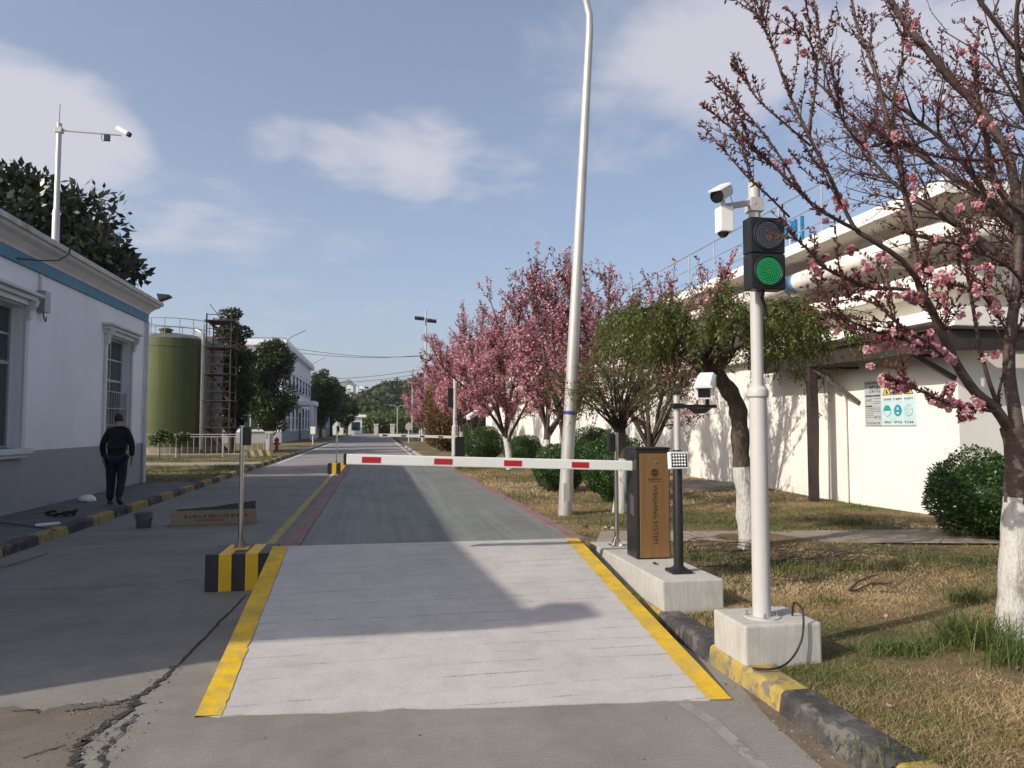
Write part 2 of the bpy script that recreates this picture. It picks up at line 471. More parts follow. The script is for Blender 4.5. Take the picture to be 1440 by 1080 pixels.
M['arm_white'] = paint('arm_white', (0.72, 0.72, 0.68), 0.45, 0, 0.03, 4, ((0.5, 0.48, 0.44), 0.25))
M['arm_red'] = paint('arm_red_reflector', (0.42, 0.012, 0.018), 0.35, 0, 0.15, 30)
M['cam_white'] = paint('device_white', (0.78, 0.77, 0.75), 0.4, 0, 0.03, 6, ((0.55, 0.52, 0.48), 0.2))
k = NT('lens_glass'); k.base((0.008, 0.008, 0.012)); k.rough(0.06, 0, 0.8); M['lens'] = k.mat
k = NT('led_off'); k.base((0.22, 0.23, 0.28)); k.rough(0.15, 0, 0.7); M['led_off'] = k.mat
k = NT('led_green'); k.base((0.006, 0.22, 0.07)); k.b.inputs['Emission Color'].default_value = (0.03, 0.75, 0.20, 1); k.b.inputs['Emission Strength'].default_value = 0.62; M['led_green'] = k.mat
k = NT('green_lamp_glass'); k.base((0.002, 0.055, 0.016)); k.rough(0.25); k.b.inputs['Emission Color'].default_value = (0.0, 0.50, 0.14, 1); k.b.inputs['Emission Strength'].default_value = 0.028; M['lamp_green'] = k.mat
k = NT('red_lamp_glass'); k.base((0.012, 0.012, 0.018)); k.rough(0.2); M['lamp_off'] = k.mat
M['cable'] = paint('cable_rubber', (0.012, 0.012, 0.012), 0.6)
k = NT('tank_fibreglass')
gn = k.noise(1.2, 5, 0.6, k.coord((3, 3, 0.12))); gb = k.noise(3.0, 4, 0.6, k.coord((0.3, 0.3, 4)))
c_ = k.ramp(gn, [(0.3, (0.045, 0.056, 0.011)), (0.7, (0.090, 0.110, 0.024))]); k.base(k.mix(0.4, c_, k.ramp(gb, [(0.3, 0.6), (0.7, 1.0)]), 'MULTIPLY')); k.rough(0.42); k.bump(gb, 0.25, 0.02); M['tank'] = k.mat
M['tank_grey'] = paint('tank_grey', (0.10, 0.105, 0.10), 0.6, 0, 0.2, 2, ((0.05, 0.045, 0.04), 0.5))
M['rust'] = paint('rusty_steel', (0.045, 0.030, 0.025), 0.75, 0.2, 0.3, 5, ((0.15, 0.11, 0.08), 0.45))
M['pipe_white'] = paint('pipe_white', (0.76, 0.73, 0.66), 0.6, 0, 0.05, 1.5, ((0.5, 0.46, 0.38), 0.35))
M['pipe_blue'] = paint('pipe_blue', (0.14, 0.25, 0.38), 0.6)
M['print_dark'] = paint('print_dark', (0.05, 0.05, 0.055), 0.7)
M['print_red'] = paint('print_red', (0.30, 0.04, 0.03), 0.7)
M['sign_white'] = paint('sign_white', (0.62, 0.66, 0.66), 0.5)
M['sign_blue'] = paint('sign_blue', (0.03, 0.26, 0.38), 0.5)
M['sign_pale'] = paint('sign_pale', (0.50, 0.64, 0.66), 0.5)
M['sign_green'] = paint('sign_green', (0.02, 0.30, 0.24), 0.5)
M['sign_yellow'] = paint('sign_yellow', (0.70, 0.62, 0.06), 0.5)
M['sign_grey'] = paint('sign_grey', (0.42, 0.45, 0.45), 0.5)
M['cardboard'] = paint('cardboard', (0.30, 0.225, 0.135), 0.9, 0, 0.1, 4, ((0.2, 0.15, 0.09), 0.4))
M['bucket'] = paint('bucket_plastic', (0.10, 0.11, 0.12), 0.5)
M['pvc'] = paint('pvc_white', (0.70, 0.70, 0.68), 0.4)
M['rail_blue'] = paint('rail_bluegrey', (0.33, 0.38, 0.44), 0.5, 0.4)
M['valve_blue'] = paint('valve_blue', (0.02, 0.17, 0.33), 0.45)
k = NT('whitewash_lime'); w1_ = k.noise(7, 6, 0.7, k.coord((4, 4, 0.8))); w2_ = k.noise(26, 5, 0.7); w3_ = k.noise(5, 8, 0.75, k.coord((1.5,1.5,0.7),(3,1,2)))
c_ = k.ramp(w1_, [(0.28, (0.38, 0.355, 0.32)), (0.45, (0.56, 0.535, 0.50)), (0.8, (0.62, 0.60, 0.565))]); c_ = k.mix(k.ramp(w3_, [(0.54, 0.0), (0.66, 0.8)]), c_, (0.26, 0.21, 0.165))
k.base(c_); k.rough(0.95, 0, 0.2); k.bump(k.math('ADD', w1_, k.math('MULTIPLY', w2_, 0.5)), 1.0, 0.03); M['whitewash'] = k.mat
k = NT('bark'); bn = k.noise(9, 7, 0.7, k.coord((3, 3, 0.7))); k.base(k.ramp(bn, [(0.3, (0.030, 0.022, 0.018)), (0.55, (0.085, 0.062, 0.046)), (0.8, (0.17, 0.135, 0.105))])); k.rough(0.9); k.bump(bn, 0.9, 0.015); M['bark'] = k.mat
k = NT('cherry_bark'); bn = k.noise(12, 6, 0.7, k.coord((1, 1, 3))); k.base(k.ramp(bn, [(0.3, (0.035, 0.022, 0.019)), (0.55, (0.080, 0.052, 0.042)), (0.8, (0.17, 0.125, 0.10))])); k.rough(0.7); k.bump(bn, 0.6, 0.008); M['cherry_bark'] = k.mat
M['twig'] = paint('twig_bark', (0.050, 0.032, 0.028), 0.85, 0, 0.3, 14)
M['petal'] = leafy('pink_petal', (0.34, 0.075, 0.13), (0.60, 0.25, 0.31), (0.88, 0.64, 0.64), 0.38, 0.6)
M['red_leaf'] = leafy('young_red_leaf', (0.050, 0.014, 0.016), (0.125, 0.032, 0.032), (0.19, 0.075, 0.050), 0.3, 0.5)
M['camphor'] = leafy('camphor_leaf', (0.016, 0.030, 0.010), (0.042, 0.068, 0.018), (0.105, 0.135, 0.035), 0.25, 0.4)
M['magnolia'] = leafy('magnolia_leaf', (0.012, 0.020, 0.010), (0.028, 0.042, 0.018), (0.08, 0.055, 0.03), 0.15, 0.35)
M['shrub_leaf'] = leafy('shrub_leaf', (0.014, 0.036, 0.010), (0.038, 0.088, 0.020), (0.115, 0.20, 0.045), 0.22, 0.35)
M['weep_leaf'] = leafy('weeping_leaf', (0.055, 0.070, 0.016), (0.110, 0.150, 0.028), (0.21, 0.26, 0.055), 0.4, 0.5)
M['brown_leaf'] = leafy('brown_leaf', (0.07, 0.035, 0.014), (0.13, 0.075, 0.025), (0.20, 0.13, 0.04), 0.3, 0.6)
M['hill_leaf'] = leafy('hill_leaf', (0.022, 0.032, 0.010), (0.045, 0.060, 0.018), (0.085, 0.10, 0.03), 0.2, 0.7)
k = NT('grass_blade'); c_ = k.ramp(k.tint(), [(0.0, (0.065, 0.105, 0.026)), (0.28, (0.125, 0.165, 0.050)), (0.45, (0.27, 0.215, 0.105)), (0.75, (0.44, 0.315, 0.165)), (1.0, (0.62, 0.49, 0.29))])
k.base(c_); k.rough(0.8, 0, 0.2); k.translucent(c_, 0.3); M['grass'] = k.mat
k = NT('lawn_soil'); b1 = k.noise(0.55, 6, 0.6); b2 = k.noise(5.0, 8, 0.75); b3 = k.noise(45, 4, 0.75)
c_ = k.ramp(b1, [(0.36, (0.30, 0.21, 0.115)), (0.50, (0.23, 0.175, 0.095)), (0.64, (0.105, 0.118, 0.046))])
c_ = k.mix(0.65, c_, k.ramp(b2, [(0.3, 0.45), (0.65, 1.0)]), 'MULTIPLY'); c_ = k.mix(0.6, c_, k.ramp(b3, [(0.3, 0.4), (0.6, 1.0)]), 'MULTIPLY')
k.base(c_); k.rough(0.95, 0, 0.15); k.bump(k.math('ADD', b2, b3), 0.8, 0.03); M['soil'] = k.mat
k = NT('far_ground'); b1 = k.noise(0.06, 6, 0.6); k.base(k.ramp(b1, [(0.35, (0.14, 0.115, 0.065)), (0.6, (0.07, 0.085, 0.03))])); k.rough(0.95); M['ground'] = k.mat
k = NT('mountain'); k.base(k.ramp(k.noise(0.004, 6, 0.6), [(0.3, (0.05, 0.07, 0.06)), (0.7, (0.09, 0.10, 0.08))])); k.rough(1.0); M['mountain'] = k.mat
M['tower_white'] = paint('tower_white', (0.74, 0.74, 0.74), 0.8)
M['shed'] = paint('shed_grey', (0.20, 0.225, 0.215), 0.7, 0, 0.12, 1.5)
M['skin'] = paint('skin', (0.36, 0.20, 0.14), 0.6)
M['hair'] = paint('hair_black', (0.010, 0.009, 0.009), 0.6, 0, 0.3, 60)
M['sweater'] = paint('black_sweater', (0.010, 0.010, 0.012), 0.95, 0, 0.3, 30, None, 0.5)
M['trousers'] = paint('navy_trousers', (0.014, 0.015, 0.026), 0.9, 0, 0.3, 14)
M['shoe'] = paint('shoe_dark', (0.03, 0.03, 0.035), 0.7)
M['sole'] = paint('shoe_sole', (0.42, 0.40, 0.38), 0.7)
# ------------------------------------------------------------------ ground, road, weighbridge
RNG = np.random.default_rng(7)
LAWN_Z = 0.11
KERB_L, KERB_R, WALL_L, WALL_R = -4.49, 2.23, -6.25, 9.25
def struct(o): return tag(o, kind='structure')

g = MB(); g.face([(-2500,-600,-0.06),(2500,-600,-0.06),(2500,5000,-0.06),(-2500,5000,-0.06)])
struct(g.build('ground', M['ground']))

road = MB()
road.face([(KERB_L,-8,0),(KERB_R+0.02,-8,0),(KERB_R+0.02,32,0),(KERB_L,32,0)])
road.face([(KERB_L,32,0),(KERB_R+0.02,32,0),(KERB_R+0.02,150,0),(KERB_L,150,0)], 1)
road.face([(KERB_L-14,150,0),(KERB_R+14,150,0),(KERB_R+14,176,0),(KERB_L-14,176,0)], 1)
ROAD = struct(road.build('road', [M['road'], M['road_far']]))
def strip(name, pts, w, mat, parent, z=0.004):
    b = MB()
    L, R = [], []
    for i, p in enumerate(pts):
        a = Vector(pts[max(i-1,0)]); c = Vector(pts[min(i+1,len(pts)-1)])
        t = (c-a); t = Vector((t.x,t.y)).normalized(); n = Vector((-t.y,t.x))
        ww = w[i] if isinstance(w,(list,tuple)) else w
        L.append((p[0]+n.x*ww/2, p[1]+n.y*ww/2, z)); R.append((p[0]-n.x*ww/2, p[1]-n.y*ww/2, z))
    for i in range(len(pts)-1):
        b.face([L[i],R[i],R[i+1],L[i+1]])
    return b.build(name, mat, parent)
# worn lane paint on the far road: pieces with ragged ends
strip('lane_line', [(-1.40,8.9),(-1.41,16),(-1.42,24.6)], 0.13, M['old_yellow'], ROAD)
strip('lane_line', [(-1.42,24.6),(-1.43,27.0)], 0.12, M['old_white'], ROAD)
strip('edge_line', [(1.95,36),(1.95,96)], 0.12, M['old_white'], ROAD)
strip('edge_line', [(-4.2,34),(-4.2,90)], 0.12, M['old_white'], ROAD)
# a pale worn band of mortar leaving the ramp's near corner, and the lighter cut where the old slab was saw-patched
pb = [on_z(960,990), on_z(1000,1015), on_z(1045,1055), on_z(1080,1090), on_z(1110,1140)]
strip('mortar_band', pb, [0.07,0.085,0.075,0.085,0.08], worn('mortar_pale', (0.335,0.318,0.285), (0.25,0.232,0.205), 0.30, 8), ROAD, 0.005)
gp = [on_z(1040,955), on_z(1090,1000), on_z(1140,1040), on_z(1200,1095)]
strip('gutter_silt', gp, [0.06,0.16,0.20,0.18], paint('gutter_silt', (0.13,0.095,0.065), 0.95, 0, 0.3, 9, ((0.22,0.18,0.13),0.6)), ROAD, 0.004)
# cracks: narrow jagged dark openings with broken edges
crackm = paint('crack_dark', (0.035,0.030,0.026), 1.0, 0, 0.3, 20)
def jag(pts, n, amp, w0, w1, seed):
    r = np.random.default_rng(seed); out = []; ws = []
    for a, b in zip(pts[:-1], pts[1:]):
        for i in range(n):
            t = i/n; p = a.lerp(b, t)
            out.append((p.x+r.normal(0,amp), p.y+r.normal(0,amp), 0)); ws.append(max(0.004, r.uniform(w0,w1)))
    out.append(tuple(pts[-1])); ws.append(0.004)
    return out, ws
for nm, pts, n, amp, w0, w1, sd in (
        ('crack', [on_z(346,838), on_z(300,885), on_z(248,938)], 10, 0.006, 0.006, 0.02, 1),
        ('crack', [on_z(248,938), on_z(222,962), on_z(190,985)], 9, 0.012, 0.012, 0.05, 2),
        ('crack', [on_z(190,985), on_z(178,1003), on_z(140,1028), on_z(110,1050), on_z(104,1075), on_z(120,1110)], 8, 0.013, 0.018, 0.055, 3),
        ('crack', [on_z(193,982), on_z(140,995), on_z(90,1002)], 8, 0.012, 0.006, 0.035, 4),
        ('crack', [on_z(192,1005), on_z(168,1035), on_z(145,1062), on_z(140,1100)], 8, 0.012, 0.006, 0.03, 5),
        ('crack', [on_z(85,1052), on_z(60,1060), on_z(30,1068)], 7, 0.01, 0.004, 0.016, 6),
        ('crack', [on_z(60,1003), on_z(40,1000), on_z(14,1001)], 6, 0.01, 0.004, 0.02, 8),
        ('slab_joint', [on_z(0,832), on_z(150,826), on_z(287,815)], 10, 0.004, 0.006, 0.012, 9),
        ('slab_joint', [on_z(0,800), on_z(40,788), on_z(70,778)], 8, 0.008, 0.01, 0.022, 10),
        ('slab_joint', [on_z(60,752), on_z(150,747), on_z(320,742)], 8, 0.004, 0.01, 0.02, 12)):
    q, ws = jag(pts, n, amp, w0, w1, sd)
    strip(nm, q, ws, crackm, ROAD, 0.006 + 0.0004*sd)
# older, coarser surfacing broken away at the near left corner
oa = [on_z(-60,1003), on_z(20,994), on_z(60,1000), on_z(100,990), on_z(150,988), on_z(190,984), on_z(182,1004), on_z(150,1024), on_z(118,1046), on_z(105,1070), on_z(118,1112), on_z(110,1180), on_z(-60,1180)]
qa = []; rj = np.random.default_rng(4)
for a_, b_ in zip(oa, oa[1:]+oa[:1]):
    for i in range(7): p_ = a_.lerp(b_, i/7); qa.append((p_.x+rj.normal(0,0.008), p_.y+rj.normal(0,0.008), 0.0035))
M['old_asphalt'] = concrete('old_asphalt', (0.19, 0.158, 0.128), 1.4, 0.3, 0.5, (0.09, 0.075, 0.06), 0.95, 0.75)
b = MB(); b.face(qa); b.build('old_surfacing', M['old_asphalt'], ROAD)
# crumbs of broken concrete round the cracks and in the gutter
def pebbles(name, centres, sizes, mat, label=None, val=None, parent=None):
    oct_v = np.array([(1,0,0),(-1,0,0),(0,1,0),(0,-1,0),(0,0,0.7),(0,0,-0.7)], float)
    oct_f = np.array([(0,2,4),(2,1,4),(1,3,4),(3,0,4),(2,0,5),(1,2,5),(3,1,5),(0,3,5)])
    n = len(centres); V = np.zeros((n,6,3)); r = np.random.default_rng(5)
    ang = r.uniform(0,6.28,n); s = sizes[:,None]*r.uniform(0.6,1.3,(n,3))
    base = oct_v[None]*s[:,None,:]*r.uniform(0.8,1.2,(n,6,1))
    c, si = np.cos(ang)[:,None], np.sin(ang)[:,None]
    V[:,:,0] = base[:,:,0]*c-base[:,:,1]*si; V[:,:,1] = base[:,:,0]*si+base[:,:,1]*c; V[:,:,2] = base[:,:,2]
    V += centres[:,None,:]
    F = (oct_f[None]+np.arange(n)[:,None,None]*6).reshape(-1,3)
    o = np_mesh(name, V.reshape(-1,3), F, mat, None, parent, np.repeat(r.uniform(0,1,n),8))
    return tag(o, label, None, None, 'stuff')
cc = []; r = np.random.default_rng(11)
for pts, n, sp in (([on_z(240,945), on_z(190,985), on_z(130,1030), on_z(105,1065)], 150, 0.07), ([on_z(190,985), on_z(90,1003)], 60, 0.06),
                   ([on_z(180,1010), on_z(140,1080)], 60, 0.05), ([on_z(1030,950), on_z(1090,1000), on_z(1180,1075)], 150, 0.08)):
    for i in range(n):
        t = r.uniform(0, len(pts)-1.001); j = int(t); p = pts[j].lerp(pts[j+1], t-j)
        cc.append((p.x+r.normal(0,sp), p.y+r.normal(0,sp), 0.006))
for i in range(90):
    cc.append((r.uniform(-4.3,2.1), r.uniform(2.8,7.0) if i % 3 else r.uniform(7,20), 0.004))
cc = np.array(cc); inside = (cc[:,0] > -0.95) & (cc[:,0] < 2.12) & (cc[:,1] > 4.2)
cc = cc[~inside]
k = NT('crumb'); k.base(k.ramp(k.tint(), [(0,(0.07,0.055,0.045)),(0.6,(0.17,0.155,0.135)),(1,(0.34,0.32,0.29))])); k.rough(0.95); M['crumb'] = k.mat
pebbles('rubble', cc, r.uniform(0.002,0.009,len(cc)), M['crumb'], 'crumbs of broken concrete along the road cracks and gutter')

# approach ramp, wedge of pale concrete with yellow painted edges
DECK_Z = 0.45
RX0, RX1, RY0L, RY0R, RY1 = -0.96, 2.06, 4.50, 4.22, 7.62
WB = thing('weighbridge', 'grey vehicle weighbridge with red painted edges behind the pale concrete ramp', 'weighbridge', (0.6, 4.4, 0))
def rampz(x, y):
    y0 = RY0L + (RY0R-RY0L)*(x-RX0)/(RX1-RX0)
    return max(0.0, DECK_Z*(y-y0)/(RY1-y0))
rb = MB(); NX, NY = 24, 40
r = np.random.default_rng(3)
vs = []
for j in range(NY+1):
    for i in range(NX+1):
        x = RX0+(RX1-RX0)*i/NX
        y0 = RY0L+(RY0R-RY0L)*i/NX + (r.normal(0,0.008) if j == 0 else 0)
        t = j/NY; y = y0+(RY1-y0)*t
        z = 0.006+(DECK_Z-0.006)*t + (r.normal(0,0.0012) if 0 < j < NY else 0)
        vs.append((x, y, z))
fs = [(j*(NX+1)+i, j*(NX+1)+i+1, (j+1)*(NX+1)+i+1, (j+1)*(NX+1)+i) for j in range(NY) for i in range(NX)]
b0 = len(vs)
for i in range(NX+1): vs.append((vs[i][0], vs[i][1], -0.02))
for j in range(NY+1):
    vs.append((RX0, vs[j*(NX+1)][1], -0.02))
for j in range(NY+1):
    vs.append((RX1, vs[j*(NX+1)+NX][1], -0.02))
for i in range(NX): fs.append((i+1, i, b0+i, b0+i+1))
bl = b0+NX+1; br = bl+NY+1
for j in range(NY):
    fs.append((j*(NX+1), (j+1)*(NX+1), bl+j+1, bl+j)); fs.append(((j+1)*(NX+1)+NX, j*(NX+1)+NX, br+j, br+j+1))
rb.add(vs, fs)
RAMP = rb.build('approach_ramp', M['ramp'], WB)
def edge_stripe(x0, x1, seed):
    r = np.random.default_rng(seed); b = MB(); n = 90; A = []; B = []
    for j in range(n+1):
        t = j/n
        for lst, x in ((A, x0), (B, x1)):
            y0 = RY0L+(RY0R-RY0L)*(x-RX0)/(RX1-RX0)-(0.012 if j == 0 else 0)
            y = y0+(RY1-0.01-y0)*t
            xx = x + (r.normal(0,0.0035) if (0 < j < n and x in (RX0+0.135, RX1-0.135)) else 0)
            lst.append((xx, y, 0.006+(DECK_Z-0.006)*t+0.0045))
    for j in range(n): b.face([A[j],B[j],B[j+1],A[j+1]])
    # paint carried down the side of the slab
    side, xs = (A, x0) if x0 < 0 else (B, x1)
    for j in range(n):
        p, q = side[j], side[j+1]
        xo = xs + (-0.006 if x0 < 0 else 0.006)
        b.face([p, q, (xo, q[1], max(-0.01, q[2]-0.09)), (xo, p[1], max(-0.01, p[2]-0.09))])
    return b.build('yellow_edge', M['yellow_line'], RAMP)
edge_stripe(RX0-0.005, RX0+0.135, 1); edge_stripe(RX1-0.135, RX1+0.005, 2)

# deck: steel-topped plates with red edge strips
DX0, DX1, DY1 = -0.88, 2.14, 25.8
plates = [RY1+0.012, 9.9, 13.3, 16.7, 20.1, 23.0, DY1]
for a, b in zip(plates[:-1], plates[1:]):
    p = MB(); p.box(DX0+0.165, DX1-0.165, a, b-0.014, DECK_Z-0.14, DECK_Z); p.build('deck_plate', M['deck'], WB, 0.006)
    for x0, x1 in ((DX0, DX0+0.16), (DX1-0.16, DX1)):
        p = MB(); p.box(x0, x1, a, b-0.014, DECK_Z-0.14, DECK_Z+0.003); p.build('red_edge_strip', M['red_edge'], WB, 0.005)
for x in (DX0+0.1, DX1-0.16):
    p = MB(); p.box(x, x+0.06, RY1+0.03, DY1-0.02, 0.02, DECK_Z-0.142); p.build('side_girder', M['dark_steel'], WB)
p = MB(); p.prism([(DX0,DY1+0.02,0.0),(DX0,DY1+0.02,DECK_Z),(DX0,DY1+4.0,0.0)], (DX1-DX0,0,0)); p.build('exit_ramp', M['ramp'], WB)

# ------------------------------------------------------------------ kerbs: each stone its own piece
def kerb_profile(x, side, w, h):              # side -1: road lies at lower x (right-hand kerb), +1: road at higher x
    s = -side
    return [(x, 0, -0.02), (x+s*0.02, 0, h-0.02), (x+s*0.045, 0, h), (x+s*w, 0, h), (x+s*w, 0, -0.02)]
def kerb(name, x, side, w, h, y0, y1, step, pick, tail=None):
    root = link(bpy.data.objects.new(name, None)); LOC[root.name] = Vector((0,0,0)); struct(root)
    y = y0; i = 0; r = np.random.default_rng(21)
    protos = {}
    while y < y1-0.01:
        e = min(y+step, y1); m = pick((y+e)/2)
        key = (m.name, round(e-y,3))
        if key in protos:
            o = protos[key].copy(); link(o); o.location = (r.normal(0,0.004), y, r.normal(0,0.003)); o.parent = root
        else:
            b = MB(); b.prism([(q[0], 0.004, q[2]) for q in kerb_profile(x, side, w, h)], (0, e-y-0.008, 0))
            o = b.build('kerb_stone', m, root, 0.012); o.location = (0, y, 0)
            protos[key] = o
        y = e
    return root
pickL = lambda y: M['kerb_yellow'] if math.floor(y-13.35) % 2 == 0 else M['kerb_black']
KL = kerb('kerb_left', KERB_L, 1, 0.18, 0.13, 6.35, 45.35, 1.0, pickL)
b = MB(); b.prism([(q[0], 45.4, q[2]) for q in kerb_profile(KERB_L, 1, 0.18, 0.13)], (0, 100, 0)); tag(b.build('kerb_stone', M['grey_kerb'], KL), kind='stuff')
pickR = lambda y: M['kerb_yellow'] if math.floor((y-3.98)/0.93) % 2 == 0 else M['kerb_black']
KR = kerb('kerb_right', KERB_R, -1, 0.20, 0.125, 3.98-0.93*4, 3.98+0.93*4, 0.93, pickR)
kerb('kerb_far', KERB_R, -1, 0.16, 0.125, 31.0, 61.0, 1.0, lambda y: M['grey_kerb'])

# ------------------------------------------------------------------ verges
def lawn_sheet(name, x0, x1, y0, y1, nx, ny, z, mat, amp=0.02):
    r = np.random.default_rng(9)
    xs = np.linspace(x0,x1,nx+1); ys = np.linspace(y0,y1,ny+1)
    X, Y = np.meshgrid(xs, ys); Z = z+amp*(np.sin(X*1.7+Y*0.6)+np.sin(X*0.6-Y*1.1+2))*0.5+r.normal(0,amp*0.15,X.shape)
    Z[:,0] = z-0.012 if x0 > 0 else Z[:,0]
    V = np.stack([X.ravel(),Y.ravel(),Z.ravel()],1)
    i, j = np.meshgrid(np.arange(nx), np.arange(ny)); a = (j*(nx+1)+i).ravel()
    return struct(np_mesh(name, V, np.stack([a,a+1,a+nx+2,a+nx+1],1), mat, None, None, None, True))
lawn_sheet('lawn', KERB_R+0.19, 30, -6, 150, 90, 260, LAWN_Z, M['soil'])
lawn_sheet('verge', -30, KERB_L-0.17, 22.2, 150, 40, 90, 0.10, M['soil'], 0.015)
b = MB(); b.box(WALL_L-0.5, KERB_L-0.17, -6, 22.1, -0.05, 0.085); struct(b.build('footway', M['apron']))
b = MB(); b.box(-20, KERB_L-0.19, 30.6, 33.0, 0.0, 0.135); struct(b.build('path', M['path']))
# concrete path across the right-hand lawn
pts0 = [on_z(838,764,LAWN_Z), on_z(1000,762,LAWN_Z), on_z(1200,765,LAWN_Z), on_z(1440,766,LAWN_Z)]
pts1 = [on_z(845,748,LAWN_Z), on_z(1000,748,LAWN_Z), on_z(1200,747,LAWN_Z), on_z(1440,744,LAWN_Z)]
b = MB()
zt = 0.126
for i in range(3):
    b.face([(pts0[i].x,pts0[i].y,zt),(pts0[i+1].x,pts0[i+1].y,zt),(pts1[i+1].x,pts1[i+1].y,zt),(pts1[i].x,pts1[i].y,zt)])
struct(b.build('path', M['path']))
q = [on_z(955,690,LAWN_Z), on_z(1040,692,LAWN_Z), on_z(1045,680,LAWN_Z), on_z(960,677,LAWN_Z)]
b = MB(); b.prism([(p.x,p.y,0.09) for p in q], (0,0,0.06)); struct(b.build('path', M['apron']))

# ------------------------------------------------------------------ plinths and blocks
b = MB(); b.box(2.28, 2.80, 5.82, 7.20, 0.02, 0.36)
PL = b.build('concrete_plinth', M['plinth'], None, 0.012); tag(PL, 'long pale concrete plinth carrying the bronze barrier cabinet', 'plinth')
b = MB(); b.box(2.285, 2.74, 7.22, 7.98, 0.02, 0.352)
tag(b.build('concrete_plinth', M['plinth'], None, 0.012), 'short concrete plinth under the stainless post behind the barrier cabinet', 'plinth')
b = MB(); b.box(2.27, 2.79, 4.43, 4.88, 0.03, 0.362)
tag(b.build('concrete_footing', M['plinth'], None, 0.014), 'square pale concrete footing under the traffic light pole', 'footing')

def striped_block(x0, x1, y0, y1, z1, n, label):
    root = thing('striped_block', label, 'concrete block', ((x0+x1)/2, (y0+y1)/2, 0), 'black and yellow striped blocks')
    w = (x1-x0)/n
    for i in range(n):
        b = MB(); b.box(x0+i*w+0.001, x0+(i+1)*w-0.001, y0, y1, 0.0, z1)
        b.build('painted_stripe', M['block_black'] if i % 2 == 0 else M['block_yellow'], root, 0.005)
    return root
striped_block(-1.62, -1.00, 7.80, 8.42, 0.36, 5, 'black and yellow striped concrete block beside the pale ramp')
striped_block(-1.60, -1.02, 26.2, 26.8, 0.36, 4, 'black and yellow striped concrete block at the far end of the weighbridge')

# ------------------------------------------------------------------ white building beside the road (near, in its own shade)
NB = thing('roadside_building', 'long white plastered single storey building with blue band and grey dado', 'building', (-10, 12, 0))
BY0, BY1, EZ = 3.3, 22.05, 5.06
WIN = [(7.55, 9.25), (13.05, 14.75), (19.0, 20.75)]         # window openings along the road
b = MB()
wz0, wz1 = 1.22, 3.75
ys = [BY0] + [v for w in WIN for v in w] + [BY1]
for i in range(0, len(ys), 2):
    b.box(WALL_L-0.30, WALL_L, ys[i], ys[i+1], 1.16, 4.47)
for a, c in WIN:
    b.box(WALL_L-0.298, WALL_L-0.002, a, c, 1.16, wz0); b.box(WALL_L-0.298, WALL_L-0.002, a, c, wz1, 4.468)
b.box(-14, WALL_L-0.302, BY0, BY0+0.25, 0, 4.47); b.box(-14, WALL_L-0.302, BY1-0.25, BY1, 0, 4.47); b.box(-14.2, -14.0, BY0, BY1, 0, 4.47)
b.build('wall', M['cool_wall'], NB)
b = MB(); b.box(WALL_L-0.30, WALL_L+0.006, BY0-0.004, BY1+0.004, 0.0, 1.158); b.build('dado', M['grey_dado'], NB)
b = MB(); b.box(WALL_L-0.1, WALL_L+0.05, BY0-0.05, BY1+0.05, 4.472, 4.68); b.build('blue_band', M['blue_band'], NB)
# cove and eave slab, mitred round the corner
RF0, RF1 = 2.42, BY1+0.36
def ring(xo, z): return [(xo, RF0+(-5.9-xo), z), (xo, RF1-(-5.9-xo), z), (-14.4, RF1-(-5.9-xo), z), (-14.4, RF0+(-5.9-xo), z)]
b = MB()
prof = [(-6.19,4.683),(-6.17,4.74),(-6.08,4.84),(-5.98,4.90),(-5.95,4.955)]
vs = []; fs = []
for xo, z in prof: vs += ring(xo, z)
for i in range(len(prof)-1):
    for k2 in range(4): fs.append((i*4+k2, i*4+(k2+1)%4, (i+1)*4+(k2+1)%4, (i+1)*4+k2))
fs.append((3,2,1,0)); fs.append(tuple((len(prof)-1)*4+k2 for k2 in range(4)))
b.add(vs, fs); b.build('eave_cove', M['cove'], NB)
b = MB(); b.box(-14.4, -5.90, RF0, RF1, 4.958, EZ); b.build('eave_slab', M['eave'], NB, 0.01)
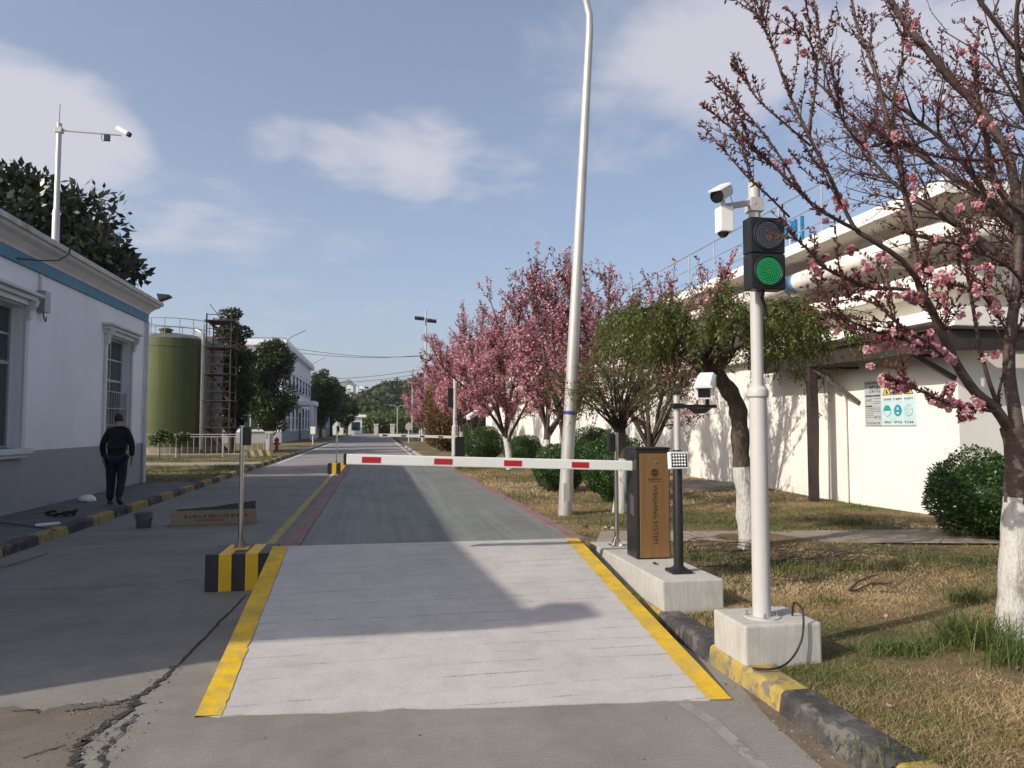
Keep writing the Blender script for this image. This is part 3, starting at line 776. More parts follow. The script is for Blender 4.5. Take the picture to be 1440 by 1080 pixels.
# windows
def near_window(a, c, grille):
    xin = WALL_L-0.24
    w = thing('window', None, None, (WALL_L, (a+c)/2, wz0)); w.parent = NB; w.location = Vector((WALL_L,(a+c)/2,wz0))-LOC[NB.name]
    fr = MB(); t = 0.05
    fr.box(xin, xin+0.06, a, a+t, wz0, wz1); fr.box(xin, xin+0.06, c-t, c, wz0, wz1)
    fr.box(xin, xin+0.06, a+t, c-t, wz0, wz0+t); fr.box(xin, xin+0.06, a+t, c-t, wz1-t, wz1)
    fr.box(xin, xin+0.06, (a+c)/2-0.025, (a+c)/2+0.025, wz0+t, wz1-t); fr.box(xin+0.002, xin+0.058, a+t, c-t, 2.70, 2.76)
    fr.box(xin+0.002, xin+0.058, a+t, c-t, 3.22, 3.26)
    fr.build('window_frame', M['frame_metal'], w)
    for y0, y1 in ((a+t, (a+c)/2-0.025), ((a+c)/2+0.025, c-t)):
        for z0, z1 in ((wz0+t, 2.70), (2.76, 3.22), (3.26, wz1-t)):
            p = MB(); p.box(xin+0.02, xin+0.03, y0, y1, z0, z1); p.build('pane', M['glass'], w)
    s = MB(); s.box(WALL_L-0.23, WALL_L+0.16, a-0.22, c+0.22, wz0-0.10, wz0); s.box(WALL_L+0.008, WALL_L+0.10, a-0.15, c+0.15, wz0-0.17, wz0-0.103)
    s.build('sill', M['trim'], w, 0.01)
    for y in (a-0.14, c+0.01):
        s = MB(); s.box(WALL_L+0.002, WALL_L+0.055, y, y+0.13, wz0+0.003, wz1+0.02); s.build('surround', M['trim'], w, 0.006)
    h = MB()
    h.box(WALL_L+0.002, WALL_L+0.16, a-0.24, c+0.24, wz1+0.12, wz1+0.20); h.box(WALL_L+0.002, WALL_L+0.24, a-0.30, c+0.30, wz1+0.202, wz1+0.26)
    h.box(WALL_L+0.002, WALL_L+0.09, a-0.18, c+0.18, wz1+0.022, wz1+0.118)
    h.build('hood', M['trim'], w, 0.012)
    for y in (a-0.15, c+0.02):
        k_ = MB(); k_.prism([(WALL_L+0.057,y,wz1+0.118),(WALL_L+0.22,y,wz1+0.118),(WALL_L+0.19,y,wz1+0.02),(WALL_L+0.12,y,wz1-0.06),(WALL_L+0.10,y,wz1-0.20),(WALL_L+0.057,y,wz1-0.24)], (0,0.13,0))
        k_.build('corbel', M['trim'], w, 0.012)
    if grille:
        for i in range(12):
            y = a+0.05+(c-a-0.10)*i/11
            p = MB(); p.tube([(WALL_L-0.05,y,wz0+0.02),(WALL_L-0.05,y,wz0+1.25)], 0.011, 6); p.build('grille_bar', M['bar_metal'], w)
        p = MB()
        for z in (wz0+0.04, wz0+0.42, wz0+0.82, wz0+1.22): p.box(WALL_L-0.045, WALL_L-0.02, a+0.01, c-0.01, z-0.012, z+0.012)
        p.build('grille_rail', M['bar_metal'], w)
for i, (a, c) in enumerate(WIN): near_window(a, c, i != 1)
# far-corner downpipe with brackets, cable conduits and junction box on the wall
p = MB(); p.tube([(WALL_L+0.07,BY1-0.10,4.46),(WALL_L+0.07,BY1-0.10,0.10)], 0.045, 10)
for z in (3.6,2.7,1.8,0.9): p.lathe((WALL_L+0.07,BY1-0.10,z), [(0.058,-0.02),(0.058,0.02)], 10)
p.build('downpipe', M['trim'], NB, 0, 0.6)
yb = on_x(57, 400, WALL_L).y
p = MB(); p.tube([(WALL_L+0.03,yb-0.08,4.46),(WALL_L+0.03,yb-0.08,3.9)], 0.016, 6); p.tube([(WALL_L+0.03,yb-0.03,4.46),(WALL_L+0.03,yb-0.03,4.1)], 0.012, 6); p.build('conduit', M['trim'], NB)
p = MB(); p.box(WALL_L+0.01, WALL_L+0.15, yb-0.15, yb+0.10, 3.74, 4.14); p.build('junction_box', M['grey_metal'], NB, 0.012)
p = MB(); p.tube([(WALL_L+0.08,yb-0.05,3.74),(WALL_L+0.09,yb-0.02,3.62),(WALL_L+0.09,yb+0.06,3.58),(WALL_L+0.08,yb+0.10,3.68)], 0.012, 6); p.build('loose_cable', M['cable'], NB)
pt = on_x(98, 345, -5.9)
p = MB(); p.tube([(-5.89,pt.y,5.06),(-5.86,pt.y-0.1,4.93),(-5.88,pt.y-0.55,4.70),(-6.0,pt.y-1.1,4.58),(-6.17,pt.y-1.5,4.52)], 0.014, 6); p.build('loose_cable', M['cable'], NB)
for y, z in ((BY1+0.30, EZ), (RF0+0.10, EZ)):
    fl = thing('roof_floodlight', 'small black floodlight on the %s corner of the white building roof' % ('far' if y > 10 else 'near'), 'floodlight', (-5.95, y, z))
    p = MB(); p.prism([(-5.99,y-0.16,z+0.04),(-5.70,y-0.16,z+0.17),(-5.72,y-0.16,z+0.22),(-6.05,y-0.16,z+0.24)], (0,0.32,0)); p.build('lamp_head', M['black'], fl, 0.01)
    p = MB(); p.box(-6.0,-5.93,y-0.03,y+0.03,z,z+0.08); p.build('bracket', M['dark_steel'], fl)

# ------------------------------------------------------------------ white concrete basin with galleries on the right
TB = thing('basin_building', 'big white concrete basin with overhanging walkway slab, ledges and dark steel beam', 'building', (14, 35, 0))
TY0, TY1, TX1 = 10.7, 64.0, 26.0
def mass(name, x, y, z0, z1, mat, bev=0.0):
    b = MB(); b.box(x, TX1, y, TY1, z0, z1); return b.build(name, mat, TB, bev)
mass('basin_wall', WALL_R, TY0, 0.0, 3.2, M['white_wall'])
mass('fascia', WALL_R-0.26, TY0-0.26, 3.204, 3.52, M['white_wall'], 0.015)
mass('recessed_wall', WALL_R+0.22, TY0+0.22, 3.523, 3.88, M['white_wall'])
mass('ledge', WALL_R-0.30, TY0-0.30, 3.884, 4.17, M['white_wall'], 0.015)
mass('parapet_wall', WALL_R+0.30, TY0+0.30, 4.174, 4.99, M['white_wall'])
b = MB(); b.prism([(8.22,0,5.06),(8.22,0,5.28),(TX1,0,5.28),(TX1,0,4.996),(9.6,0,4.996)], (0,TY1-9.65,0))
for i, v in enumerate(b.v): b.v[i] = (v[0], v[1]+9.65, v[2])
b.build('walkway_slab', M['white_wall'], TB, 0.012)
# walkway railing
RP = []
y = 9.8
while y < 60:
    p = MB(); p.tube([(8.32,y,5.275),(8.32,y,6.25)], 0.022, 6); RP.append(p.build('railing_post', M['rail_blue'], TB)); y += 1.55
x = 9.9
while x < 16:
    p = MB(); p.tube([(x,9.76,5.275),(x,9.76,6.25)], 0.022, 6); p.build('railing_post', M['rail_blue'], TB); x += 1.55
for z in (6.25, 5.85, 5.5):
    p = MB(); p.tube([(16,9.76,z),(8.32,9.76,z),(8.32,60,z)], 0.02 if z > 6 else 0.013, 6); p.build('railing_rail', M['rail_blue'], TB)
# big white pipe with a blue band, hung under the slab
PX = 8.72
p = MB(); p.tube([(13,9.9,4.64),(9.5,9.95,4.64),(8.98,10.05,4.64),(8.76,10.3,4.64),(PX,10.8,4.64),(PX,60,4.64)], 0.20, 18); PIPE = p.build('pipe', M['pipe_white'], TB, 0, 0.7)
yb0 = on_x(1098, 400, PX-0.2).y; yb1 = on_x(1112, 400, PX-0.2).y
p = MB(); p.lathe((PX,min(yb0,yb1),4.64), [(0.204,0),(0.204,abs(yb0-yb1))], 24, 0, (0,1,0)); p.build('pipe_band', M['pipe_blue'], PIPE, 0, 0.7)
p = MB(); r = np.random.default_rng(2)
ys_ = on_x(1122, 392, PX-0.2).y
for i in range(6):
    for j in range(3):
        yy = ys_-0.12-i*0.15-(0.35 if i > 2 else 0); zz = 4.66+r.uniform(-0.05,0.05); hh = r.uniform(0.02,0.05)
        p.box(PX-0.2015, PX-0.195, yy-0.025-j*0.03, yy-0.02-j*0.03, zz-hh, zz+hh)
p.build('pipe_lettering', M['print_dark'], PIPE)
for y in np.arange(11.6, 58, 3.0):
    p = MB(); p.box(PX-0.03, WALL_R+0.31, y, y+0.06, 4.36, 4.435); p.build('pipe_bracket', M['white_wall'], TB)
# dark steel pipe-bridge beam on posts with knee braces
SB = thing('steel_pipe_rack', 'dark brown steel beam on posts with knee braces in front of the white basin wall', 'pipe rack', (8.7, 13, LAWN_Z))
BXX = 8.62
p = MB()
p.box(BXX-0.09, BXX+0.09, 10.25, 16.2, 2.80, 2.83); p.box(BXX-0.09, BXX+0.09, 10.25, 16.2, 3.11, 3.14); p.box(BXX-0.012, BXX+0.012, 10.25, 16.2, 2.832, 3.108)
p.build('beam', M['dark_steel'], SB)
p = MB(); p.box(BXX+0.1, 18, 10.16, 10.34, 2.80, 2.83); p.box(BXX+0.1, 18, 10.16, 10.34, 3.11, 3.14); p.box(BXX+0.1, 18, 10.24, 10.26, 2.832, 3.108); p.build('beam', M['dark_steel'], SB)
for y in (13.85,):
    p = MB(); p.box(BXX-0.075, BXX+0.075, y-0.075, y+0.075, 0.05, 2.797); p.build('post', M['dark_steel'], SB)
for y, y2, z2 in ((10.95, 10.75, 2.38), (13.80, 13.22, 2.06)):
    p = MB(); p.beam((BXX+0.02,y,2.78),(WALL_R-0.005,y2,z2),0.08,0.08); p.build('knee_brace', M['dark_steel'], SB)
    p = MB(); p.beam((BXX+0.10,y,2.77),(WALL_R-0.005,y2,2.74),0.06,0.05); p.build('cross_tie', M['dark_steel'], SB)
p = MB(); p.box(BXX+0.095, WALL_R-0.004, 10.36, 16.2, 3.04, 3.075); p.build('canopy_plate', M['dark_steel'], SB)
for dx, z, rr in ((0.0, 3.20, 0.06), (0.16, 3.18, 0.035)):
    p = MB(); p.tube([(BXX+dx,10.4,z),(BXX+dx,16.2,z)], rr, 8); p.build('small_pipe', M['dark_steel'], SB, 0, 0.6)
for yy, w in ((13.62, 0.04),):
    p = MB(); p.tube([(WALL_R-0.06,yy,0.05),(WALL_R-0.06,yy,2.3)], w, 8); p.build('downpipe', M['pipe_white'], TB, 0, 0.6)
# blue valve drive on the walkway
vp = on_x(1105, 318, 8.5)
V = thing('valve_drive', 'blue valve drive with hand wheel standing on the white walkway', 'valve', (8.6, vp.y, 5.28))
p = MB(); p.tube([(8.6,vp.y,5.275),(8.6,vp.y,5.62)], 0.05, 10); p.build('stand', M['rail_blue'], V)
p = MB(); p.lathe((8.6,vp.y,5.60), [(0.09,0),(0.12,0.03),(0.12,0.28),(0.08,0.34),(0.03,0.36)], 14); p.build('motor', M['valve_blue'], V, 0, 0.6)
p = MB(); p.lathe((8.46,vp.y,5.72), [(0.10,-0.01),(0.10,0.01)], 14, 0, (1,0,0)); p.build('hand_wheel', M['valve_blue'], V)
for dy in (-0.35, -0.6):
    p = MB(); p.box(8.5,8.56,vp.y+dy,vp.y+dy+0.05,5.275,5.9); p.build('guide_bar', M['valve_blue'], V)

# hazard notice board on the wall
a0 = on_x(1215, 538, WALL_R-0.02); a1 = on_x(1288, 597, WALL_R-0.02)
sy0, sy1, sz0, sz1 = a0.y, a1.y, a1.z-0.02, a0.z+0.02          # sy0 is the far end
SG = thing('hazard_notice', 'white hazard notice board with yellow triangles and blue roundels on white wall', 'sign', (WALL_R, (sy0+sy1)/2, sz0))
p = MB(); p.box(WALL_R-0.022, WALL_R-0.002, sy1, sy0, sz0, sz1); p.build('board', M['sign_white'], SG, 0.003)
def spt(u, v, k=0.0): return Vector((WALL_R-0.0245-k, sy0+(sy1-sy0)*u, sz0+(sz1-sz0)*v))
def sbox(u0,u1,v0,v1,mat,name,k=0.0):
    p = MB(); A, B = spt(u0,v0), spt(u1,v1); p.box(A.x-0.001-k, A.x+0.002-k, min(A.y,B.y), max(A.y,B.y), A.z, B.z); return p.build(name, mat, SG)
sbox(0.365,0.995,0.005,0.56,M['sign_pale'],'pale_panel')
sbox(0.01,0.355,0.005,0.995,M['sign_grey'],'text_panel')
p = MB(); r = np.random.default_rng(14)
def stroke(u0,u1,v0,v1):
    A, B = spt(u0,v0,0.003), spt(u1,v1,0.003); p.box(A.x-0.001, A.x+0.001, min(A.y,B.y), max(A.y,B.y), A.z, B.z)
def glyph_row(u0,u1,v,h,n):
    for i in range(n):
        cu = u0+(u1-u0)*(i+0.5)/n; gw = (u1-u0)/n*0.36
        for j in range(r.integers(2,4)):
            vv = v+r.uniform(-h/2,h/2); stroke(cu-gw,cu+gw,vv-h*0.07,vv+h*0.07)
        for j in range(r.integers(1,3)):
            uu = cu+r.uniform(-gw,gw); stroke(uu-gw*0.18,uu+gw*0.18,v-h*0.5,v+h*0.5)
glyph_row(0.03,0.34,0.945,0.045,8); glyph_row(0.12,0.34,0.84,0.075,5); glyph_row(0.12,0.34,0.76,0.06,5)
stroke(0.03,0.19,0.645,0.68); stroke(0.2,0.34,0.645,0.68); stroke(0.03,0.17,0.42,0.45)
glyph_row(0.03,0.17,0.57,0.05,3); 
for v in (0.60,0.53,0.49,0.39,0.35,0.31,0.27,0.23,0.19): stroke(0.2 if v > 0.46 else 0.03, 0.33 if v > 0.3 else 0.2, v-0.004, v+0.004)
glyph_row(0.2,0.34,0.19,0.05,3); glyph_row(0.04,0.33,0.06,0.035,7)
for i in range(3):
    u = 0.475+0.205*i; glyph_row(u-0.08,u+0.08,0.565,0.045,4); glyph_row(u-0.08,u+0.08,0.075,0.05,4)
p.build('lettering', M['print_dark'], SG)
for i in range(3):
    u = 0.475+0.205*i
    t = MB(); t.prism([spt(u-0.09,0.66,0.001),spt(u+0.09,0.66,0.001),spt(u,0.93,0.001)], (-0.001,0,0)); t.build('triangle_border', M['print_dark'], SG)
    t = MB(); t.prism([spt(u-0.068,0.675,0.003),spt(u+0.068,0.675,0.003),spt(u,0.885,0.003)], (-0.001,0,0)); t.build('warning_triangle', M['sign_yellow'], SG)
    t = MB(); t.prism([spt(u-0.022,0.69,0.005),spt(u+0.03,0.69,0.005),spt(u+0.015,0.74,0.005),spt(u-0.01,0.80,0.005),spt(u-0.02,0.74,0.005)], (-0.001,0,0)); t.build('warning_symbol', M['print_dark'], SG)
    c0 = spt(u,0.32,0.002)
    def ell(kx,kz,kk,half=None):
        a_ = np.linspace(0,2*math.pi,25)[:-1] if half is None else np.linspace(0,math.pi,13)
        return [Vector((c0.x-kk, c0.y-math.cos(q)*kx, c0.z+math.sin(q)*kz)) for q in a_]
    t = MB(); t.prism(ell(0.105,0.105,0.0), (-0.001,0,0)); t.build('roundel', M['sign_blue'], SG)
    if i == 0:
        t = MB(); t.prism(ell(0.095,0.095,0.0015), (-0.001,0,0)); t.build('roundel_face', M['sign_pale'], SG)
        t = MB(); t.prism(ell(0.095,0.095,0.003,1), (-0.001,0,0)); t.build('roundel_symbol', M['sign_green'], SG)
    if i == 2:
        t = MB(); t.prism(ell(0.095,0.095,0.0015), (-0.001,0,0)); t.build('roundel_face', M['sign_pale'], SG)
        t = MB()
        for q in range(5):
            a_ = q*1.2566; t.prism([Vector((c0.x-0.003,c0.y,c0.z)), Vector((c0.x-0.003,c0.y-0.085*math.cos(a_),c0.z+0.085*math.sin(a_))), Vector((c0.x-0.003,c0.y-0.085*math.cos(a_+0.5),c0.z+0.085*math.sin(a_+0.5)))], (-0.001,0,0))
        t.build('roundel_symbol', M['sign_grey'], SG)
    if i == 1:
        t = MB(); t.box(c0.x-0.004,c0.x-0.001,c0.y-0.03,c0.y+0.03,c0.z-0.06,c0.z-0.03); t.box(c0.x-0.004,c0.x-0.001,c0.y-0.02,c0.y+0.02,c0.z+0.01,c0.z+0.06); t.build('roundel_symbol', M['sign_pale'], SG)
# ------------------------------------------------------------------ barrier gate with bronze cabinet
def barrier(x0, y0, zb, near, label):
    """x0,y0: front corner of the cabinet on the road side"""
    w, d, h = 0.335, 0.29, 1.02
    g_ = thing('barrier_gate', label, 'barrier', (x0+w/2, y0+d/2, zb), 'boom barriers across the weighbridge')
    b = MB(); b.box(x0, x0+w, y0, y0+d, zb, zb+h); body = b.build('cabinet', M['cabinet'], g_, 0.012)
    b = MB(); b.box(x0-0.006, x0+w+0.006, y0-0.006, y0+d+0.006, zb+h, zb+h+0.022); b.build('lid', M['cabinet'], body, 0.008)
    b = MB(); b.box(x0-0.002, x0+0.002, y0+0.09, y0+0.16, zb+h-0.20, zb+h-0.06); b.build('arm_slot', M['black'], body)
    za = 1.225
    if near:
        b = MB(); b.box(x0+0.030, x0+w-0.012, y0-0.012, y0-0.0005, zb+0.012, zb+h-0.035); pn = b.build('front_panel', M['gold'], g_, 0.010)
        cx = x0+w/2+0.01; yf = y0-0.0128
        b = MB(); b.lathe((cx+0.015, yf, zb+h-0.115), [(0.010,-0.001),(0.010,0.005),(0.006,0.007)], 12, 0, (0,-1,0)); b.build('lock', M['steel'], pn, 0, 0.6)
        # round emblem: ring with two curved strokes
        ez = zb+h-0.215; lg = MB(); n = 28
        def arc(r0, r1, a0, a1, k):
            for i in range(k):
                p, q = a0+(a1-a0)*i/k, a0+(a1-a0)*(i+1)/k
                lg.prism([(cx+r0*math.cos(p),yf,ez+r0*math.sin(p)),(cx+r1*math.cos(p),yf,ez+r1*math.sin(p)),(cx+r1*math.cos(q),yf,ez+r1*math.sin(q)),(cx+r0*math.cos(q),yf,ez+r0*math.sin(q))], (0,-0.0012,0))
        arc(0.029, 0.037, 0, 2*math.pi, n)
        lg.box(cx-0.004, cx+0.004, yf-0.0012, yf, ez-0.022, ez+0.022)
        for s in (-1, 1):
            lg.box(cx-0.018, cx+0.018, yf-0.0011, yf, ez+s*0.019-0.0035, ez+s*0.019+0.0035)
        arc(0.014, 0.020, math.radians(115), math.radians(245), 6); arc(0.014, 0.020, math.radians(-65), math.radians(65), 6)
        lg.build('emblem', M['maroon'], pn)
        text_mesh('ISOMWEIT', 0.030, M['maroon'], pn, (cx, yf-0.0002, ez-0.062), (1,0,0), (0,0,1))
        b = MB(); b.box(cx-0.062, cx+0.062, yf-0.001, yf, ez-0.086, ez-0.082); b.build('rule', M['maroon'], pn)
        text_mesh('WEIGHING SYSTEM', 0.0635, M['maroon'], pn, (cx+0.003, yf-0.0002, zb+0.415), (0,0,-1), (1,0,0))
        for i in range(10):
            z = zb+0.40+i*0.019
            b = MB(); b.beam((x0-0.002, y0+0.07, z), (x0-0.002, y0+0.17, z+0.022), 0.004, 0.007); b.build('vent_slot', M['grey_metal'], body)
    # boom: lifted slightly at its tip
    xa, xt = x0-0.02, x0-2.67
    zt = za+0.085
    g2 = thing('boom', None, None, (0,0,0)); g2.parent = g_; g2.location = -LOC[g_.name]
    b = MB(); b.beam((xa+0.10, y0+0.125, za), (xt, y0+0.125, zt), 0.045, 0.092, 0); b.build('boom_beam', M['arm_white'], g2, 0.008)
    b = MB(); b.obox((xt-0.012, y0+0.125, zt), (0.012,0,0), (0,0.024,0), (0,0,0.05)); b.build('end_cap', M['black'], g2, 0.004)
    dz = (zt-za)/(xt-xa)
    for i in range(4):
        cx = xt+0.22+0.645*i
        b = MB(); zc_ = za+dz*(cx-xa)
        b.obox((cx, y0+0.125-0.0245, zc_), Vector((0.083,0,0.083*dz)), (0,0.0012,0), Vector((-0.026*dz,0,0.026))); b.build('reflector', M['arm_red'] if near else M['black'], g2)
    return g_
barrier(2.41, 6.80, 0.362, True, 'white boom barrier with red reflectors and bronze cabinet lettered WEIGHING SYSTEM')
barrier(2.75, 26.5, 0.20, False, 'white boom barrier with black cabinet beyond the far end of the weighbridge')

# small bent wire left by the cabinet foot
p = on_z(921, 793, 0.362)
b = MB(); b.tube([p+Vector((0.02,0.02,0.006)), p+Vector((-0.02,0.0,0.012)), p+Vector((-0.02,-0.03,0.008)), p+Vector((0.015,-0.05,0.006))], 0.005, 6)
tag(b.build('wire_offcut', M['cable']), 'bent black wire end on the plinth below the bronze cabinet', 'wire')

# ------------------------------------------------------------------ stainless posts with infrared boxes
def sensor_post(x, y, zb, top, side, label, flange=0.075, mat_dev='black', yellow=False):
    t = thing('sensor_post', label, 'post', (x, y, zb), 'infrared sensor posts at the weighbridge')
    b = MB(); b.tube([(x,y,zb),(x,y,top)], 0.024, 14); b.lathe((x,y,top), [(0.026,0),(0.026,0.006),(0.012,0.012)], 14); b.build('post', M['steel'], t, 0, 0.6)
    b = MB(); b.box(x-flange, x+flange, y-flange, y+flange, zb, zb+0.012)
    b.build('base_plate', M['block_yellow'] if yellow else M['steel'], t, 0.003)
    b = MB()
    for k2 in range(4):
        a = math.pi/4+k2*math.pi/2
        b.prism([(x+0.023*math.cos(a),y+0.023*math.sin(a),zb+0.012),(x+flange*0.95*math.cos(a),y+flange*0.95*math.sin(a),zb+0.012),(x+0.023*math.cos(a),y+0.023*math.sin(a),zb+0.10)], (0.003*math.sin(a),-0.003*math.cos(a),0))
    b.build('gusset', M['steel'], t)
    b = MB(); b.box(x+side*0.055-0.032, x+side*0.055+0.032, y-0.05, y+0.03, top-0.19, top+0.0); b.build('sensor_box', M['black'], t, 0.008)
    b = MB(); b.box(x+side*0.055-0.020, x+side*0.055+0.020, y-0.0535, y-0.0505, top-0.11, top-0.04); b.build('lens', M['lens'], t)
sensor_post(-1.35, 8.12, 0.36, 1.60, 1, 'stainless post with black sensor box on the striped block beside the ramp', 0.09, yellow=True)
sensor_post(2.50, 7.68, 0.352, 1.53, -1, 'stainless post with black sensor box on the plinth behind the bronze cabinet')
sensor_post(-1.32, 26.5, 0.36, 1.62, 1, 'stainless post with black sensor box on the far striped block')
sensor_post(2.98, 27.4, 0.10, 1.60, -1, 'stainless post with sensor box beside the far black cabinet')

# ------------------------------------------------------------------ black pole with lamp panel and number-plate camera
x, y, zb = 2.55, 6.15, 0.362
t = thing('camera_pole', 'black and grey pole with light panel and white camera beside the bronze cabinet', 'camera pole', (x,y,zb))
b = MB(); b.prism([(x-0.09,y-0.09,zb),(x+0.09,y-0.09,zb),(x+0.09,y+0.09,zb),(x-0.09,y+0.09,zb)], (0,0,0.028)); b.build('base_plate', M['black'], t, 0.008)
b = MB(); b.lathe((x,y,zb+0.028), [(0.085,0),(0.05,0.02),(0.042,0.03),(0.042,0.98),(0.036,1.0),(0.036,1.01)], 18); b.build('black_tube', M['cabinet'], t, 0, 0.6)
b = MB(); b.tube([(x,y,1.36),(x,y,1.86)], 0.029, 16); b.lathe((x,y,1.86), [(0.031,0),(0.031,0.008)], 16); b.build('grey_tube', M['galv'], t, 0, 0.6)
lc = Vector((x-0.035, y-0.10, 1.315))
pn = MB(); rx = Vector((0.99,0.10,0)); uz = Vector((0.0,0.12,0.99)); nz = rx.cross(uz)
pn.obox(lc, rx*0.088, uz*0.072, nz*0.022); frm = pn.build('light_panel', M['cam_white'], t, 0.006)
b = MB(); b.obox(lc+nz*0.0225, rx*0.072, uz*0.056, nz*0.002); b.build('panel_face', M['black'], frm)
for i in range(5):
    for j in range(4):
        c = lc+nz*0.0245+rx*(-0.052+0.026*i)+uz*(-0.039+0.026*j)
        b = MB(); b.lathe(c, [(0.0105,-0.001),(0.0095,0.003),(0.005,0.006)], 10, 0, nz); b.build('light_emitting_diode', M['cam_white'], frm, 0, 0.8)
b = MB(); b.box(x-0.03, x+0.03, y-0.085, y-0.03, 1.28, 1.35); b.build('panel_bracket', M['black'], t, 0.004)
b = MB(); b.box(x-0.046, x+0.046, y-0.046, y+0.046, 1.755, 1.80); b.box(x+0.03, x+0.36, y-0.03, y+0.02, 1.762, 1.79); b.prism([(x+0.10,y-0.02,1.76),(x+0.32,y-0.02,1.76),(x+0.25,y-0.02,1.715),(x+0.17,y-0.02,1.71)], (0,0.03,0)); b.build('side_arm', M['black'], t, 0.004)
b = MB(); b.tube([(x+0.28,y-0.005,1.79),(x+0.28,y-0.005,1.86)], 0.018, 10); b.build('swivel', M['cabinet'], t)
# camera housing: long hooded body turned towards the road and tilted down
cc_ = Vector((x+0.245, y-0.05, 1.935)); fwd = Vector((-0.55,-1.0,-0.34)).normalized(); sd = fwd.cross(Vector((0,0,1))).normalized(); u2 = sd.cross(fwd)
b = MB()
prof = [(-0.055,-0.045),(0.055,-0.045),(0.062,-0.02),(0.062,0.03),(0.040,0.058),(-0.040,0.058),(-0.062,0.03),(-0.062,-0.02)]
b.prism([cc_-fwd*0.22+sd*a*1.25+u2*c*1.25 for a,c in prof], fwd*0.40); hs = b.build('camera_housing', M['cam_white'], t, 0.006)
b = MB(); b.obox(cc_+fwd*0.181, fwd*0.003, sd*0.050, u2*0.038); b.build('camera_window', M['lens'], hs)
b = MB(); b.prism([cc_-fwd*0.23+sd*a*1.25+u2*c*1.25 for a,c in ((-0.066,0.045),(0.066,0.045),(0.044,0.068),(-0.044,0.068))], fwd*0.47); b.build('sun_hood', M['cam_white'], hs, 0.004)

# ------------------------------------------------------------------ traffic light on white pole
x, y, zb = 2.49, 4.63, 0.362
t = thing('traffic_light', 'two lamp traffic light showing green on tall white pole with cameras', 'traffic light', (x,y,zb))
b = MB(); b.lathe((x,y,zb), [(0.115,0),(0.115,0.008)], 28); b.build('flange', M['white_pole'], t, 0, 0.6)
for k2 in range(4):
    a = math.pi/4+k2*math.pi/2+0.5; bx, by = x+0.095*math.cos(a), y+0.095*math.sin(a)
    b = MB(); b.lathe((bx,by,zb+0.008), [(0.011,0),(0.011,0.011),(0.006,0.0115),(0.006,0.032)], 6); b.build('anchor_bolt', M['grey_metal'], t)
b = MB(); b.lathe((x,y,zb+0.008), [(0.058,0),(0.056,1.42),(0.068,1.43),(0.070,1.45),(0.066,1.475),(0.054,1.49),(0.040,1.50),(0.039,2.86),(0.041,2.861),(0.041,2.872)], 28); b.build('pole', M['white_pole'], t, 0, 0.5)
top = zb+2.88
hx0, hx1, hz0, hz1 = x-0.128, x+0.112, 2.485, 2.955; hy0, hy1 = y-0.185, y-0.075
hd = thing('signal_head', None, None, (0,0,0)); hd.parent = t; hd.location = -LOC[t.name]
zm = (hz0+hz1)/2
b = MB(); b.box(hx0,hx1,hy0,hy1,hz0,zm-0.0015); b.box(hx0,hx1,hy0,hy1,zm+0.0015,hz1); b.build('signal_case', M['black'], hd, 0.008)
for zc_, on in ((zm+0.118, False), (zm-0.118, True)):
    cx = (hx0+hx1)/2
    b = MB(); b.lathe((cx,hy0,zc_), [(0.104,0),(0.104,0.006),(0.096,0.010),(0.092,0.003)], 36, 0, (0,-1,0)); b.build('lamp_rim', M['black'], hd, 0, 0.5)
    b = MB(); b.lathe((cx,hy0-0.0035,zc_), [(0.092,0),(0.080,0.002),(0.05,0.0045),(0.0,0.006)], 32, 0, (0,-1,0)); b.build('lamp_lens', M['lamp_green'] if on else M['lamp_off'], hd, 0, 0.8)
    b = MB()
    for ring_ in range(8):
        n = max(1, ring_*6); rr = ring_*0.0117
        for k2 in range(n):
            a = 2*math.pi*k2/n+ring_*0.3
            b.lathe((cx+rr*math.cos(a), hy0-0.0045-0.004*(1-rr/0.09), zc_+rr*math.sin(a)), [(0.0030,0),(0.0022,0.003)], 5, 0, (0,-1,0))
    tag(b.build('lamp_diodes', M['led_green'] if on else M['led_off'], hd), kind='stuff')
b = MB()
for zz in (hz0+0.05, hz1-0.05): b.box(x-0.05,x+0.05,hy1,y+0.045,zz-0.015,zz+0.015)
b.build('head_bracket', M['grey_metal'], t)
b = MB(); b.tube([(x-0.02,hy0+0.05,hz0),(x-0.01,y-0.10,hz0-0.04),(x+0.02,y-0.075,hz0-0.09),(x+0.042,y-0.058,hz0-0.16)], [0.012,0.012,0.011,0.010], 8); b.build('feed_cable', M['cable'], t, 0, 0.6)
b = MB(); b.box(x-0.047,x+0.047,y-0.047,y+0.047,3.04,3.13); b.lathe((x-0.02,y-0.0475,3.09),[(0.008,0),(0.008,0.003)],10,0,(0,-1,0)); b.build('clamp', M['white_pole'], t, 0.004)
ae = Vector((x-0.265, y-0.09, 3.035))
b = MB(); b.beam((x-0.045,y-0.02,3.095), ae, 0.03, 0.04); b.build('side_arm', M['white_pole'], t, 0.003)
b = MB(); b.box(ae.x-0.045, ae.x+0.045, ae.y-0.05, ae.y+0.04, 2.865, 3.03); b.build('fill_lamp_box', M['cam_white'], t, 0.006)
b = MB(); b.lathe((ae.x-0.005,ae.y,2.865), [(0.036,0),(0.033,-0.015),(0.018,-0.030),(0.0,-0.035)], 16); b.build('fill_lamp_dome', M['lens'], t, 0, 0.8)
b = MB(); b.tube([ae+Vector((0,0,0.0)), ae+Vector((-0.01,-0.005,0.05))], 0.016, 10); b.build('camera_foot', M['cam_white'], t)
cc_ = ae+Vector((-0.02,-0.02,0.085)); fwd = Vector((-0.72,-0.55,-0.46)).normalized(); sd = fwd.cross(Vector((0,0,1))).normalized(); u2 = sd.cross(fwd)
